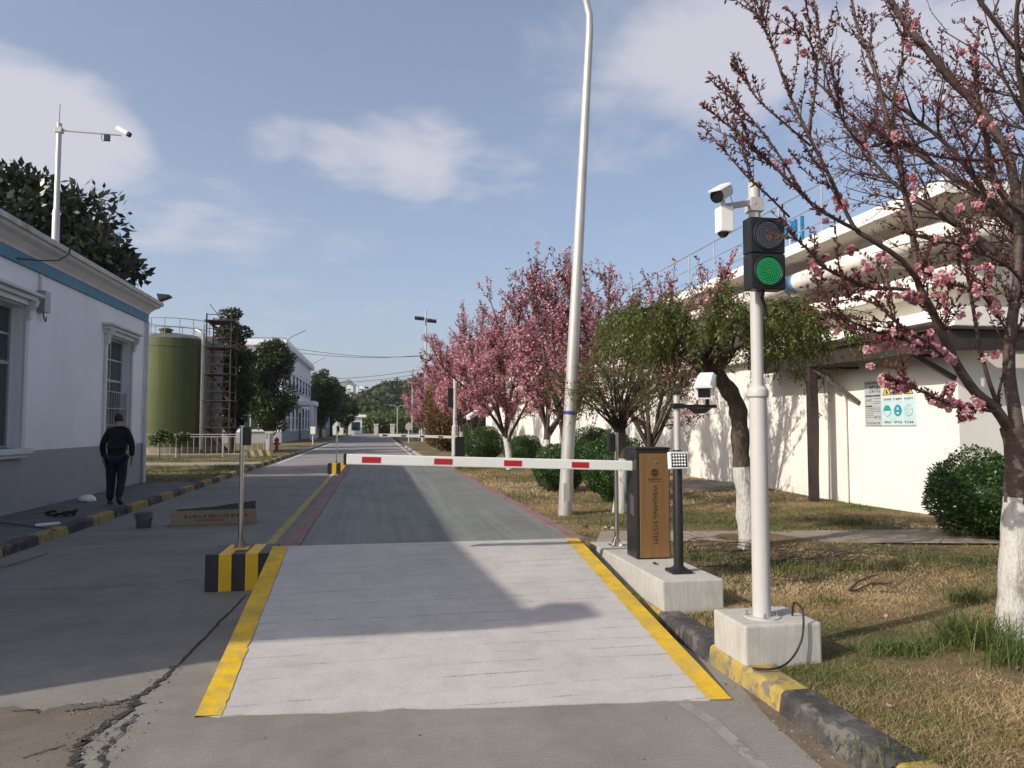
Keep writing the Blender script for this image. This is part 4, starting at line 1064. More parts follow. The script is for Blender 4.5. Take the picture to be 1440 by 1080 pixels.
b = MB(); b.prism([cc_-fwd*0.075+sd*a*0.72+u2*c*0.72 for a,c in prof], fwd*0.15); hs = b.build('bullet_camera', M['cam_white'], t, 0.005)
b = MB(); b.prism([cc_-fwd*0.07+sd*a+u2*c for a,c in ((-0.048,0.036),(0.048,0.036),(0.032,0.050),(-0.032,0.050))], fwd*0.175); b.build('sun_hood', M['cam_white'], hs, 0.003)
b = MB(); b.lathe(cc_+fwd*0.074, [(0.044,0),(0.044,0.012),(0.032,0.014)], 18, 0, fwd); b.build('camera_lens', M['lens'], hs, 0, 0.6)
b = MB(); b.tube([cc_-fwd*0.08, cc_-fwd*0.10+Vector((0.01,0,-0.02)), ae+Vector((0.055,-0.01,0.04)), ae+Vector((0.05,0,-0.0))], 0.004, 6); b.build('camera_lead', M['cam_white'], t)
b = MB(); b.tube([(x,y,top),(x-0.004,y,top+0.22)], 0.0025, 5); b.build('antenna', M['cable'], t)
# loose black lead leaving the footing
pl = [Vector((2.70,4.62,0.362)), Vector((2.66,4.52,0.47)), Vector((2.655,4.42,0.44)), Vector((2.64,4.40,0.30)), Vector((2.58,4.38,0.20)), Vector((2.48,4.33,0.15)), Vector((2.36,4.28,0.142)), Vector((2.26,4.33,0.138))]
b = MB(); b.tube(catmull(pl), 0.0065, 8)
tag(b.build('loose_lead', M['cable'], None, 0, 0.8), 'loose black power lead hanging over the traffic light footing', 'cable')

# ------------------------------------------------------------------ tall street lamp with bent top
bs = on_z(794, 725, LAWN_Z); tp = on_y(829, 45, bs.y)
t = thing('street_lamp', 'tall pale tapered street lamp with curved top standing on the dry lawn', 'street lamp', bs)
d_ = tp-bs
arm = [bs-Vector((0,0,0.1))] + [bs+d_*k2 for k2 in (0.05,0.25,0.5,0.75,1.0)]
rads = [0.118,0.115,0.103,0.09,0.078,0.066]
for i, (dx, dz) in enumerate(((-0.0,0.30),(-0.06,0.55),(-0.22,0.85),(-0.6,1.15),(-1.4,1.40))):
    arm.append(tp+Vector((dx,0,dz))); rads.append(0.060-0.004*i)
b = MB(); b.tube(arm, rads, 20); b.build('pole', M['galv'], t, 0, 0.6)
e = arm[-1]; b = MB(); b.lathe(e, [(0.05,-0.05),(0.11,0.05),(0.13,0.3),(0.10,0.62),(0.03,0.70)], 14, 0, (-0.96,0,0.2)); b.build('lamp_head', M['grey_metal'], t, 0, 0.6)
hp = bs+d_*0.05
zf = bs+Vector((0.01,-0.117,0.25)); b = MB(); b.box(zf.x-0.055, zf.x+0.055, zf.y+0.004, zf.y+0.022, zf.z, zf.z+0.30); b.build('service_door', M['galv'], t, 0.004)
zl = on_y(798, 590, bs.y); b = MB(); b.lathe(bs+d_*0.205, [(0.108,-0.03),(0.108,0.03)], 20, 0, d_); b.build('blue_tape', paint('blue_tape', (0.03,0.04,0.22), 0.6), t, 0, 0.6)

# ------------------------------------------------------------------ camera mast on the near roof
x = -6.15; pb_ = on_x(78, 333, x); pt_ = on_x(80, 172, x)
y = pb_.y
t = thing('roof_camera_mast', 'slim grey camera mast with long side arm on the white building roof', 'camera mast', (x,y,5.06))
b = MB(); b.lathe((x,y,5.06), [(0.12,0),(0.12,0.01),(0.068,0.012),(0.066,0.72),(0.050,0.75),(0.047,pt_.z-5.06),(0.053,pt_.z-5.055),(0.053,pt_.z-5.04)], 18); b.build('mast', M['galv'], t, 0, 0.6)
za = on_x(82, 182, x).z; xe = x+1.12
b = MB(); b.tube([(x,y,za),(xe,y,za-0.02)], 0.019, 8); b.build('side_arm', M['galv'], t, 0, 0.6)
b = MB(); b.box(x-0.065,x+0.065,y-0.065,y+0.065,za-0.05,za+0.05); b.build('clamp', M['galv'], t, 0.004)
b = MB(); b.box(xe-0.30,xe-0.20,y-0.04,y+0.04,za-0.15,za-0.03); b.build('fill_lamp_box', M['black'], t, 0.006)
b = MB(); b.tube([(xe-0.34,y,za-0.02),(xe-0.36,y,za-0.10),(xe-0.33,y,za-0.16),(xe-0.25,y,za-0.15)], 0.007, 6); b.build('lead', M['cable'], t)
cc_ = Vector((xe+0.04,y,za+0.06)); fwd = Vector((0.85,-0.25,-0.5)).normalized(); sd = fwd.cross(Vector((0,0,1))).normalized(); u2 = sd.cross(fwd)
b = MB(); b.prism([cc_-fwd*0.14+sd*a*0.8+u2*c*0.8 for a,c in prof], fwd*0.26); hs = b.build('bullet_camera', M['cam_white'], t, 0.005)
b = MB(); b.lathe(cc_+fwd*0.12, [(0.05,0),(0.05,0.05),(0.03,0.055)], 14, 0, fwd); b.build('camera_lens', M['black'], hs, 0, 0.6)
b = MB(); b.tube([(x,y,pt_.z),(x,y,pt_.z+0.42)], 0.006, 5); b.build('antenna', M['cable'], t)

# ------------------------------------------------------------------ odds and ends on the left lane and footway
a0, a1 = on_z(240,741), on_z(338,737)
dx = (a1-a0); L_ = dx.length+0.25; ux_ = dx.normalized(); uy_ = Vector((-ux_.y,ux_.x,0))
c0 = a0+ux_*L_/2+uy_*0.10; h_ = 0.215
t = thing('cardboard_box', 'long open flat cardboard box with printed lettering lying on the shaded lane', 'box', c0)
b = MB(); th = 0.006
b.obox(c0+Vector((0,0,0.006)), ux_*L_/2, uy_*0.10, Vector((0,0,th)))
b.obox(c0-uy_*0.10+Vector((0,0,h_/2+0.013)), ux_*L_/2, uy_*th, Vector((0,0,h_/2-0.002)))
b.obox(c0+uy_*0.10+Vector((0,0,h_/2+0.013)), ux_*L_/2, uy_*th, Vector((0,0,h_/2-0.002)))
b.obox(c0-ux_*(L_/2-th)+Vector((0,0,h_/2+0.010)), ux_*th, uy_*0.092, Vector((0,0,h_/2-0.008)))
b.obox(c0+ux_*(L_/2-th)+Vector((0,0,h_/2+0.010)), ux_*th, uy_*0.092, Vector((0,0,h_/2-0.008))); b.build('carton', M['cardboard'], t)
b = MB(); b.obox(c0-ux_*(L_/2+0.05)+Vector((0,0,h_-0.06)), (ux_*0.05+Vector((0,0,0.07))), uy_*0.09, (Vector((0,0,0.003))-ux_*0.003)); b.build('end_flap', M['cardboard'], t)
pb2 = c0+uy_*0.107+Vector((0,0,h_+0.012))
b = MB(); b.add([pb2-ux_*L_*0.45, pb2+ux_*L_*0.49, pb2+ux_*L_*0.49+uy_*0.03+Vector((0,0,0.13)), pb2+uy_*0.03+Vector((0,0,0.055)), pb2-ux_*L_*0.45+uy_*0.02+Vector((0,0,0.02))], [(0,1,2,3,4)]); b.build('side_flap', M['black'], t)
r = np.random.default_rng(31); yo = c0-uy_*0.1075
def carton_glyphs(name, s0, s1, zc_, hh, n, mat):
    b = MB()
    for i in range(n):
        cs = s0+(s1-s0)*(i+0.5)/n; gw = (s1-s0)/n*0.35
        for j in range(3):
            zz = zc_+r.uniform(-hh/2,hh/2); b.obox(yo+ux_*cs+Vector((0,0,zz)), ux_*gw, uy_*0.0006, Vector((0,0,hh*0.07)))
        for j in range(2):
            uu = cs+r.uniform(-gw,gw); b.obox(yo+ux_*uu+Vector((0,0,zc_)), ux_*gw*0.16, uy_*0.0006, Vector((0,0,hh*0.5)))
    b.build(name, mat, t)
carton_glyphs('lettering', -L_*0.36, L_*0.40, 0.15, 0.045, 14, M['print_dark']); carton_glyphs('lettering', -L_*0.22, L_*0.12, 0.085, 0.035, 9, M['print_red'])
p = on_z(202, 742)
t = thing('bucket', 'small grey plastic bucket standing on the lane beside the painted kerb', 'bucket', p)
b = MB(); b.lathe(p, [(0.10,0.0),(0.105,0.005),(0.135,0.22),(0.142,0.222),(0.142,0.238),(0.130,0.238),(0.098,0.02),(0.0,0.02)], 22); b.build('pail', M['bucket'], t, 0, 0.7)
b = MB(); b.tube([p+Vector((0.138*math.cos(a),-0.02+0.10*math.sin(a)*-1,0.225-0.09*math.sin(a))) for a in np.linspace(0,math.pi,12)], 0.004, 6); b.build('bail_handle', M['steel'], t)
zz = 0.085
a0, a1 = on_z(50,742,zz), on_z(84,739,zz+0.02)
b = MB(); b.tube([a0+Vector((0,0,0.03)), a1+Vector((0,0,0.03))], 0.028, 12); tag(b.build('plastic_pipe', M['pvc'], None, 0, 0.7), 'short white plastic pipe lying on the dark footway by the kerb', 'pipe')
p = on_z(122, 705, zz)
b = MB(); b.lathe(p, [(0.14,0),(0.17,0.02),(0.16,0.07),(0.10,0.11),(0.04,0.12)], 12); o = b.build('plastic_bag', M['cam_white']); tag(o, 'crumpled white plastic bag on the footway behind the walking man', 'bag')
for v in o.data.vertices: v.co += Vector((0.03*math.sin(v.co.y*50),0.03*math.sin(v.co.x*47),0.015*math.sin(v.co.x*60+v.co.y*35)))
p = on_z(93, 726, zz); r = np.random.default_rng(8)
b = MB()
for i in range(9):
    a = r.uniform(0,6.28); s = r.uniform(0.05,0.16); q = p+Vector((r.normal(0,0.10),r.normal(0,0.08),0.03))
    b.tube([q, q+Vector((s*math.cos(a),s*math.sin(a),r.uniform(0.01,0.06))), q+Vector((1.7*s*math.cos(a+0.6),1.7*s*math.sin(a+0.6),0.02))], 0.022, 6)
tag(b.build('rag_heap', M['sweater']), 'small heap of dark rags on the footway beside the white plastic pipe', 'rags')
b = MB(); b.tube([on_z(0,735,zz+0.02), on_z(20,737,zz+0.03), on_z(52,741,zz+0.02), on_z(80,746,zz+0.05)], 0.008, 6); tag(b.build('ground_cable', M['cable']), 'black cable trailing along the footway to the white plastic pipe', 'cable')

# ------------------------------------------------------------------ far poles, fence, tanks and small street furniture
def double_lamp(x, y, h, label, twin=True):
    t = thing('street_lamp', label, 'street lamp', (x,y,0.1), 'far street lamps')
    b = MB(); b.tube([(x,y,0.05),(x,y,h*0.85)], [0.10,0.07], 10); b.build('pole', M['galv'], t, 0, 0.6)
    for s in ((-1,1) if twin else (-1,)):
        b = MB(); b.tube([(x,y,h*0.84),(x+s*0.15,y,h*0.95),(x+s*0.6,y,h),(x+s*1.5,y,h+0.05)], 0.05, 8); b.build('arm', M['galv'], t, 0, 0.6)
        b = MB(); b.obox((x+s*1.8,y,h+0.06), (0.35,0,0.02), (0,0.13,0), (0,0,0.05)); b.build('lamp_head', M['grey_metal'], t, 0.02)
p = on_z(559, 611, 0.0)
q_ = on_y(559, 570, 118); double_lamp(q_.x, 118, q_.z, 'far twin arm street lamp at the end of the road')
q_ = on_y(575, 534, 85); double_lamp(q_.x+0.4, 85, q_.z, 'curved arm street lamp rising from the far pink trees', False)
# floodlight mast behind the cherry trees
q_ = on_y(599, 447, 82)
t = thing('floodlight_mast', 'thin tall mast with two pairs of dark floodlights behind the pink trees', 'floodlight mast', (q_.x,82,0.1))
b = MB(); b.tube([(q_.x,82,0),(q_.x,82,q_.z+0.8)], [0.16,0.09], 10); b.build('mast', M['galv'], t, 0, 0.6)
for z, dxs, tl in ((q_.z-0.1, (-0.72,0.62), 0.15), (q_.z-4.5, (-0.35,0.45), 0.9)):
    for k2, dx in enumerate(dxs):
        b = MB(); s_ = -1 if (k2 and tl > 0.5) else 1
        b.obox((q_.x+dx,81.8,z-0.25*k2*(tl<0.5)), Vector((0.50 if tl<0.5 else 0.26,0,-0.04-0.22*(tl>0.5)*s_)), (0,0.25,0.1), (0,-0.05,0.14)); b.build('floodlight', M['black'], t, 0.02)
    b = MB(); b.beam((q_.x+dxs[0],81.9,z),(q_.x+dxs[1],81.9,z),0.06,0.06); b.build('crossbar', M['grey_metal'], t)
# camera post beside the far barrier
q_ = on_y(640, 532, 27.2)
t = thing('camera_post', 'slim white post with small dome camera beside the far black barrier cabinet', 'camera post', (q_.x,27.2,0.1))
b = MB(); b.tube([(q_.x,27.2,0.05),(q_.x,27.2,1.62),(q_.x,27.2,1.66),(q_.x,27.2,q_.z)], [0.11,0.11,0.07,0.07], 14); b.build('post', M['white_pole'], t, 0, 0.6)
b = MB(); b.box(q_.x,q_.x+0.45,27.15,27.22,q_.z-0.14,q_.z-0.08); b.build('side_arm', M['white_pole'], t); 
b = MB(); b.lathe((q_.x+0.32,27.18,q_.z-0.14), [(0.09,0),(0.09,-0.10),(0.06,-0.17),(0,-0.19)], 12); b.build('dome_camera', M['cam_white'], t, 0, 0.7)
b = MB(); b.box(q_.x-0.26,q_.x-0.08,27.15,27.3,2.3,3.0); b.build('speaker_box', M['black'], t, 0.01)
cc_ = Vector((q_.x+0.62,27.0,2.02)); fwd = Vector((-0.75,-0.5,-0.42)).normalized(); sd = fwd.cross(Vector((0,0,1))).normalized(); u2 = sd.cross(fwd)
b = MB(); b.prism([cc_-fwd*0.25+sd*a*1.6+u2*c*1.6 for a,c in prof], fwd*0.5); b.build('camera_housing', M['cam_white'], t, 0.006)
b = MB(); b.beam((q_.x,27.15,1.86),(q_.x+0.62,27.0,1.90),0.05,0.05); b.build('camera_bracket', M['black'], t)

# round-topped road sign seen from behind, far right verge
p = on_y(575, 600, 70)
t = thing('road_sign', 'grey back of an octagonal road sign under the far pink trees', 'sign', (p.x,70,0.1))
b = MB(); b.lathe((p.x,70,p.z), [(0.36,0),(0.36,0.04)], 8, 0, (0,-1,0)); b.build('sign_plate', M['galv'], t)
b = MB(); b.tube([(p.x,70.05,0.05),(p.x,70.05,p.z+0.40)], 0.06, 8); b.build('post', M['galv'], t)

# power lines across the far sky
for i, (za, zb_, yy) in enumerate(((482,500,150),(488,497,152),(527,512,160),(533,518,162),(545,540,165),(551,548,168))):
    A = on_y(400, za+6, yy); B = on_y(640, zb_-2, yy); b = MB(); pts = []
    for k2 in range(25):
        s_ = -0.6+2.4*k2/24; q_ = A.lerp(B, s_); pts.append(q_+Vector((0,0,-1.2*math.sin(math.pi*min(max(s_,0),1)) )))
    b.tube(pts, 0.045, 5); tag(b.build('power_line', M['cable'], None, 0, 0.8), 'thin dark power line strung across the far sky above the road', 'power line', 'power lines across the sky')

# fence in front of the tanks
FY = 39.6
t = thing('metal_fence', 'low grey picket fence in front of the green tank', 'fence', (-8.5,FY,0.1), 'verge fences')
for i in range(24):
    x = -11.9+i*0.275
    if i % 8 == 0: continue
    b = MB(); b.tube([(x,FY,0.22),(x,FY,1.12)], 0.014, 5); b.build('picket', M['galv'], t)
for i in range(4):
    x = -11.9+i*2.2
    b = MB(); b.box(x-0.035,x+0.035,FY-0.035,FY+0.035,0.05,1.26); b.build('fence_post', M['galv'], t)
for z in (0.25, 1.10, 1.22):
    b = MB(); b.box(-11.9,-5.3,FY-0.018,FY+0.018,z-0.018,z+0.018); b.build('rail', M['galv'], t)
# striped timber barrier beside the fence
p = on_z(365, 643, 0.1)
t = thing('striped_barrier', 'small slanted black and yellow striped ramp board beside the low fence', 'barrier', (p.x,p.y,0.1))
for i in range(6):
    b = MB(); x0 = p.x-0.55+i*0.19; b.prism([(x0,p.y,0.1),(x0+0.188,p.y,0.1),(x0+0.188-0.18,p.y+0.25,0.48),(x0-0.18,p.y+0.25,0.48)], (0,0.06,0)); b.build('painted_stripe', M['kerb_yellow'] if i % 2 else M['kerb_black'], t)

def tank(x, y, rad, h, mat, label, detail):
    t = thing('storage_tank', label, 'tank', (x,y,0.1))
    b = MB(); b.lathe((x,y,0.12), [(rad*1.06,0),(rad*1.06,0.35)], 40); b.build('footing', M['path'], t)
    b = MB(); b.lathe((x,y,0.47), [(rad,0),(rad,h-1.0),(rad*1.012,h-0.98),(rad*1.012,h-0.90),(rad,h-0.88),(rad,h-0.5)], 48); b.build('shell', mat, t, 0, 0.5)
    b = MB(); b.lathe((x,y,h-0.03), [(rad,0),(rad*0.9,0.12),(rad*0.6,0.30),(rad*0.3,0.40),(0.02,0.43)], 48); b.build('dome_roof', M['tank_grey'] if detail else mat, t, 0, 0.5)
    if detail:
        b = MB(); b.lathe((x-0.2,y-rad*0.45,h+0.24), [(0.32,0),(0.32,0.22),(0.40,0.23),(0.40,0.28),(0.2,0.36),(0.02,0.38)], 20); b.build('manhole', mat, t, 0, 0.6)
        for k2 in range(16):
            a = 2*math.pi*k2/16; px_, py_ = x+rad*0.97*math.cos(a), y+rad*0.97*math.sin(a)
            b = MB(); b.tube([(px_,py_,h-0.05),(px_,py_,h+1.05)], 0.022, 5); b.build('railing_post', M['grey_metal'], t)
        for z in (h+0.55, h+1.05):
            b = MB(); b.tube([(x+rad*0.97*math.cos(a),y+rad*0.97*math.sin(a),z) for a in np.linspace(0,2*math.pi,41)], 0.02, 5); b.build('railing_ring', M['grey_metal'], t)
        b = MB(); b.tube([(x+rad*0.92,y-rad*0.55,0.3),(x+rad*0.92,y-rad*0.55,h+0.3),(x+rad*0.7,y-rad*0.4,h+0.6)], 0.10, 10); b.build('riser_pipe', M['galv'], t, 0, 0.6)
    return t
q_ = on_y(247, 474, 46.0)
tank(q_.x-0.1, 46.0, 2.0, q_.z-0.2, M['tank'], 'tall green fibreglass storage tank behind the low fence', True)
q2 = on_y(291, 490, 47.5)
tank(q2.x-0.1, 48.0, 0.95, q2.z+0.3, M['tank_grey'], 'narrow dark grey tank between green tank and steel stair tower', False)

# steel stair tower
sx0, sx1, sy0_, sy1_ = on_y(293,500,44).x, on_y(327,500,44).x, 43.4, 45.2
zt = on_y(310, 452, 44).z
t = thing('stair_tower', 'rusty open steel stair tower beside the green tank', 'stair tower', ((sx0+sx1)/2,44.3,0.1))
for x in (sx0,sx1):
    for y in (sy0_,sy1_):
        b = MB(); b.box(x-0.035,x+0.035,y-0.035,y+0.035,0.05,zt+0.35); b.build('column', M['rust'], t)
nl = 5
for i in range(nl):
    z = 0.1+(zt-0.1)*(i+1)/nl; z0 = 0.1+(zt-0.1)*i/nl
    b = MB(); b.box(sx0-0.12,sx1+0.12,sy0_-0.1,sy1_+0.1,z-0.05,z); b.build('landing', M['rust'], t)
    for y in (sy0_,sy1_):
        for zz_ in ((0.5,1.0) if i < nl-1 else (0.3,)):
            b = MB(); b.box(sx0,sx1,y-0.02,y+0.02,z+zz_-0.02,z+zz_+0.02); b.build('guard_rail', M['rust'], t)
    A, B = (sx0+0.1, sx1-0.1) if i % 2 else (sx1-0.1, sx0+0.1)
    for y in (sy0_+0.15, sy0_+0.85):
        b = MB(); b.beam((A,y,z0),(B,y,z-0.06),0.03,0.12); b.build('stringer', M['rust'], t)
    for s_ in range(7):
        f_ = (s_+0.5)/7; b = MB(); b.box(A+(B-A)*f_-0.11,A+(B-A)*f_+0.11,sy0_+0.17,sy0_+0.83,z0+(z-z0)*f_-0.015,z0+(z-z0)*f_+0.015); b.build('tread', M['rust'], t)
    b = MB(); b.beam((A,sy0_+0.1,z0+0.95),(B,sy0_+0.1,z+0.9),0.035,0.035); b.build('handrail', M['rust'], t)

# two-storey white office block down the road
fc = on_z(402, 624, 0.0)
OY0, OX1 = 73.0, -8.7
OY1 = 104.0; OZ = on_y(402, 487, OY0).z; OX0 = -24.0
t = thing('office_block', 'white two storey office block with cornice and entrance canopy down the road', 'building', (-16,88,0))
b = MB(); b.box(OX0,OX1,OY0,OY1,0,OZ); b.build('wall', M['cool_wall'], t)
b = MB(); b.box(OX0-0.4,OX1+0.45,OY0-0.45,OY1+0.45,OZ+0.003,OZ+0.55); b.build('cornice', M['cool_wall'], t, 0.08)
b = MB(); b.box(OX0,OX1+0.12,OY0-0.12,OY1+0.1,OZ*0.77,OZ*0.77+0.30); b.build('wall_band', M['cool_wall'], t)
b = MB(); b.box(OX0,OX1+0.10,OY0-0.10,OY1+0.08,OZ*0.47,OZ*0.47+0.35); b.build('floor_band', M['cool_wall'], t)
b = MB(); b.box(OX0,OX1+0.05,OY0-0.05,OY1+0.05,0,1.1); b.build('dado', M['grey_dado'], t)
def far_window(c, wdir, out, w, z0, z1, nbar):
    wd = Vector(wdir); od = Vector(out); c = Vector(c)
    b = MB(); b.obox(c+Vector((0,0,(z0+z1)/2))+od*0.03, wd*w/2, od*0.04, Vector((0,0,(z1-z0)/2))); fr = b.build('window', M['trim'], t)
    nb = nbar
    for i in range(nb):
        for j in range(2):
            pw = w/nb; ph = (z1-z0)/2
            b = MB(); b.obox(c+wd*(-w/2+pw*(i+0.5))+Vector((0,0,z0+ph*(j+0.5)))+od*0.075, wd*(pw/2-0.05), od*0.006, Vector((0,0,ph/2-0.05))); b.build('pane', M['glass'], fr)
    b = MB(); b.obox(c+Vector((0,0,z0-0.08))+od*0.12, wd*(w/2+0.15), od*0.12, Vector((0,0,0.07))); b.build('sill', M['trim'], fr)
for i in range(8):
    y = OY0+2.2+i*3.7
    far_window((OX1,y,0), (0,1,0), (1,0,0), 1.6, 5.5, 7.5, 2)
    if i != 4: far_window((OX1,y,0), (0,1,0), (1,0,0), 1.6, 1.3, 3.8, 2)
for i in range(4):
    x = OX1-2.4-i*3.6
    far_window((x,OY0,0), (1,0,0), (0,-1,0), 2.2, 5.5, 7.4, 3); far_window((x,OY0,0), (1,0,0), (0,-1,0), 2.2, 1.3, 4.0, 3)
yd = OY0+2.2+4*3.7
b = MB(); b.box(OX1+0.02,OX1+1.9,yd-2.6,yd+2.6,4.0,4.5); b.build('canopy', M['cool_wall'], t, 0.04)
for y in (yd-2.3, yd+2.3):
    b = MB(); b.box(OX1+1.4,OX1+1.75,y-0.17,y+0.17,0,3.99); b.build('canopy_column', M['cool_wall'], t)
b = MB(); b.box(OX1+0.01,OX1+0.06,yd-1.0,yd+1.0,0.2,3.2); d_ = b.build('door', M['dark_steel'], t)
b = MB(); b.box(OX1+0.0,OX1+1.6,yd-1.8,yd+1.8,0,0.18); b.build('step', M['path'], t)
for (yy, sgn) in ((OY0+0.5, 1), (OY1-2, 1)):
    b = MB(); b.tube([(OX1+0.2,yy,OZ+0.5),(OX1+0.9,yy-0.4,OZ+1.0),(OX1+2.1,yy-1.0,OZ+1.5)], 0.05, 6); l_ = b.build('roof_lamp', M['grey_metal'], t)
b = MB(); b.tube([(OX0,OY0-0.3,OZ+0.75),(OX1+0.3,OY0-0.3,OZ+0.75),(OX1+0.3,OY1,OZ+0.75)], 0.03, 5); b.build('lightning_wire', M['grey_metal'], t)
# white gate pier, hydrant, meter post, shed, gatehouse
p = on_z(378, 642, 0.1); t = thing('gate_pier', 'pale grey gate pier at the end of the low fence', 'pier', (p.x-0.0,p.y,0.1))
b = MB(); b.box(p.x-0.16,p.x+0.16,p.y,p.y+0.32,0.05,1.25); b.build('shaft', M['white_pole'], t, 0.02); b = MB(); b.box(p.x-0.20,p.x+0.20,p.y-0.04,p.y+0.36,1.252,1.36); b.build('cap', M['white_pole'], t, 0.02)
p = on_z(389, 634, 0.1); t = thing('fire_hydrant', 'small red fire hydrant on the verge before the office block', 'hydrant', (p.x,p.y,0.1))
b = MB(); b.lathe((p.x,p.y,0.08), [(0.16,0),(0.16,0.05),(0.11,0.06),(0.11,0.6),(0.15,0.62),(0.15,0.68),(0.12,0.78),(0.04,0.85)], 14); b.build('barrel', paint('hydrant_red',(0.30,0.03,0.025),0.5), t, 0, 0.6)
b = MB(); b.tube([(p.x-0.22,p.y,0.55),(p.x+0.22,p.y,0.55)], 0.06, 10); b.build('outlet', MAT['hydrant_red'], t)
p = on_z(440, 625, 0.1); t = thing('meter_post', 'white meter box on a short post on the verge', 'meter box', (p.x,p.y,0.1))
b = MB(); b.tube([(p.x,p.y,0.05),(p.x,p.y,1.1)], 0.05, 8); b.build('post', M['white_pole'], t); b = MB(); b.box(p.x-0.2,p.x+0.2,p.y-0.12,p.y+0.12,0.95,1.6); b.build('box', M['cam_white'], t, 0.03)
t = thing('site_shed', 'grey green metal shed under the far roadside trees', 'shed', (-8.6,118,0))
b = MB(); b.box(-13,-7.2,112,126,0,3.6); b.build('wall', M['shed'], t); b = MB(); b.box(-13.2,-7.0,111.8,126.2,3.603,3.85); b.build('roof', M['grey_metal'], t)
for y in (114.5, 119): b = MB(); b.box(-7.19,-7.14,y,y+1.6,1.4,2.9); b.build('window', M['cam_white'], t)
p = on_z(508, 609, 0.0)
gx = on_y(502, 600, 150).x
t = thing('gatehouse', 'small pale gatehouse with flat roof at the end of the road', 'building', (gx,150,0))
b = MB(); b.box(gx-1.6,gx+1.0,148,152,0,3.4); b.build('wall', M['trim'], t); b = MB(); b.box(gx-2.0,gx+1.8,147.6,152.4,3.404,3.9); b.build('roof', M['cam_white'], t, 0.05)
b = MB(); b.box(gx-1.0,gx+0.6,147.95,147.99,0.9,2.5); b.build('window', M['glass'], t); b = MB(); b.box(gx+1.01,gx+1.05,148.6,150.4,0.9,2.5); b.build('window', M['glass'], t)
t = thing('gate_pylon', 'pale green gate pylon standing before the gatehouse', 'pylon', (gx-3.5,146,0))
b = MB(); b.box(gx-4.4,gx-2.4,145.5,146.3,0,4.2); b.build('slab', M['trim'], t, 0.03); b = MB(); b.box(gx-3.45,gx-3.3,145.45,145.499,0.3,4.0); b.build('groove', M['shed'], t)
for px_, lab in ((529,'pale gate post standing in the middle of the far road end'),(552,'pale gate post beside the far twin arm lamp')):
    q_ = on_y(px_, 600, 138); t = thing('gate_post', lab, 'post', (q_.x,138,0)); b = MB(); b.box(q_.x-0.38,q_.x+0.38,137.6,138.4,0,1.9); b.build('shaft', M['white_pole'], t, 0.05); b = MB(); b.box(q_.x-0.45,q_.x+0.45,137.5,138.5,1.903,2.1); b.build('cap', M['trim'], t, 0.05)
# ------------------------------------------------------------------ vegetation helpers
def unit(v): return v/np.maximum(np.linalg.norm(v, axis=-1, keepdims=True), 1e-9)
def tubes(polys):
    """polys: list of (pts (n,3), rads (n,), sides) -> V, F (quads)"""
    VV, FF, base = [], [], 0
    for pts, rads, n in polys:
        pts = np.asarray(pts, float); rads = np.asarray(rads, float); m = len(pts)
        t = np.empty_like(pts); t[1:-1] = pts[2:]-pts[:-2]; t[0] = pts[1]-pts[0]; t[-1] = pts[-1]-pts[-2]; t = unit(t)
        ref = np.array([0.31,0.17,0.93]) if abs(t[0,2]) < 0.8 else np.array([0.93,0.31,0.17])
        a = unit(np.cross(t, ref)); b = np.cross(t, a)
        th = np.arange(n)*2*math.pi/n
        ringv = pts[:,None,:]+rads[:,None,None]*(a[:,None,:]*np.cos(th)[None,:,None]+b[:,None,:]*np.sin(th)[None,:,None])
        VV.append(ringv.reshape(-1,3))
        i, j = np.meshgrid(np.arange(m-1), np.arange(n), indexing='ij'); j2 = (j+1) % n
        FF.append(base+np.stack([i*n+j, i*n+j2, (i+1)*n+j2, (i+1)*n+j], -1).reshape(-1,4))
        base += m*n
    return np.concatenate(VV), np.concatenate(FF)
def leaves(c, size, rng, aspect=0.5, normal=None, spread=1.0, fold=0.0, along=None):
    """rhombic leaves at points c; normal biases the facing, along the direction the leaf points in"""
    n = len(c)
    d = unit(rng.normal(size=(n,3))) if along is None else unit(along+rng.normal(size=(n,3))*spread)
    nn = rng.normal(size=(n,3)) if normal is None else normal+rng.normal(size=(n,3))*spread
    s = unit(np.cross(d, nn)); size = np.broadcast_to(size, (n,))[:,None]
    mid = c+d*size*0.45
    V = np.stack([c, mid+s*size*aspect*0.5, c+d*size, mid-s*size*aspect*0.5], 1).reshape(-1,3)
    return V, np.arange(n*4).reshape(n,4)
def merge(parts):
    V, F, b = [], [], 0
    for v, f in parts:
        V.append(v); F.append(f+b); b += len(v)
    return np.concatenate(V), np.concatenate(F)
def walk(p, d, L, r0, r1, seg, rng, wander, trop, curve=None):
    n = max(3, int(round(L/seg))+1); pts = [np.array(p, float)]; d = np.array(d, float)/np.linalg.norm(d)
    tv = np.array(trop, float)
    for i in range(n-1):
        d = d+rng.normal(size=3)*wander+tv*(1.0/(n-1)); d = d/np.linalg.norm(d)
        pts.append(pts[-1]+d*(L/(n-1)))
    return np.array(pts), np.linspace(r0, r1, n)
def at(pts, f):
    i = min(int(f*(len(pts)-1)), len(pts)-2); t = f*(len(pts)-1)-i
    return pts[i]*(1-t)+pts[i+1]*t, unit(pts[i+1]-pts[i])
def side_dir(d, ang, rng, az=None):
    a = unit(np.cross(d, np.array([0.2,0.1,1.0]) if abs(d[2]) < 0.95 else np.array([1.0,0,0]))); b = np.cross(d, a)
    az = rng.uniform(0, 2*math.pi) if az is None else az
    return d*math.cos(ang)+(a*math.cos(az)+b*math.sin(az))*math.sin(ang)
def whitewashed_trunk(name, polys, root, bark, zwash):
    V, F = tubes(polys); zc_ = V[F].mean(1)[:,2]
    return np_mesh(name, V, F, [bark, M['whitewash']], (zc_ < zwash+0.035*np.sin(V[F].mean(1)[:,0]*90+V[F].mean(1)[:,1]*70)).astype(int), root, None, True)

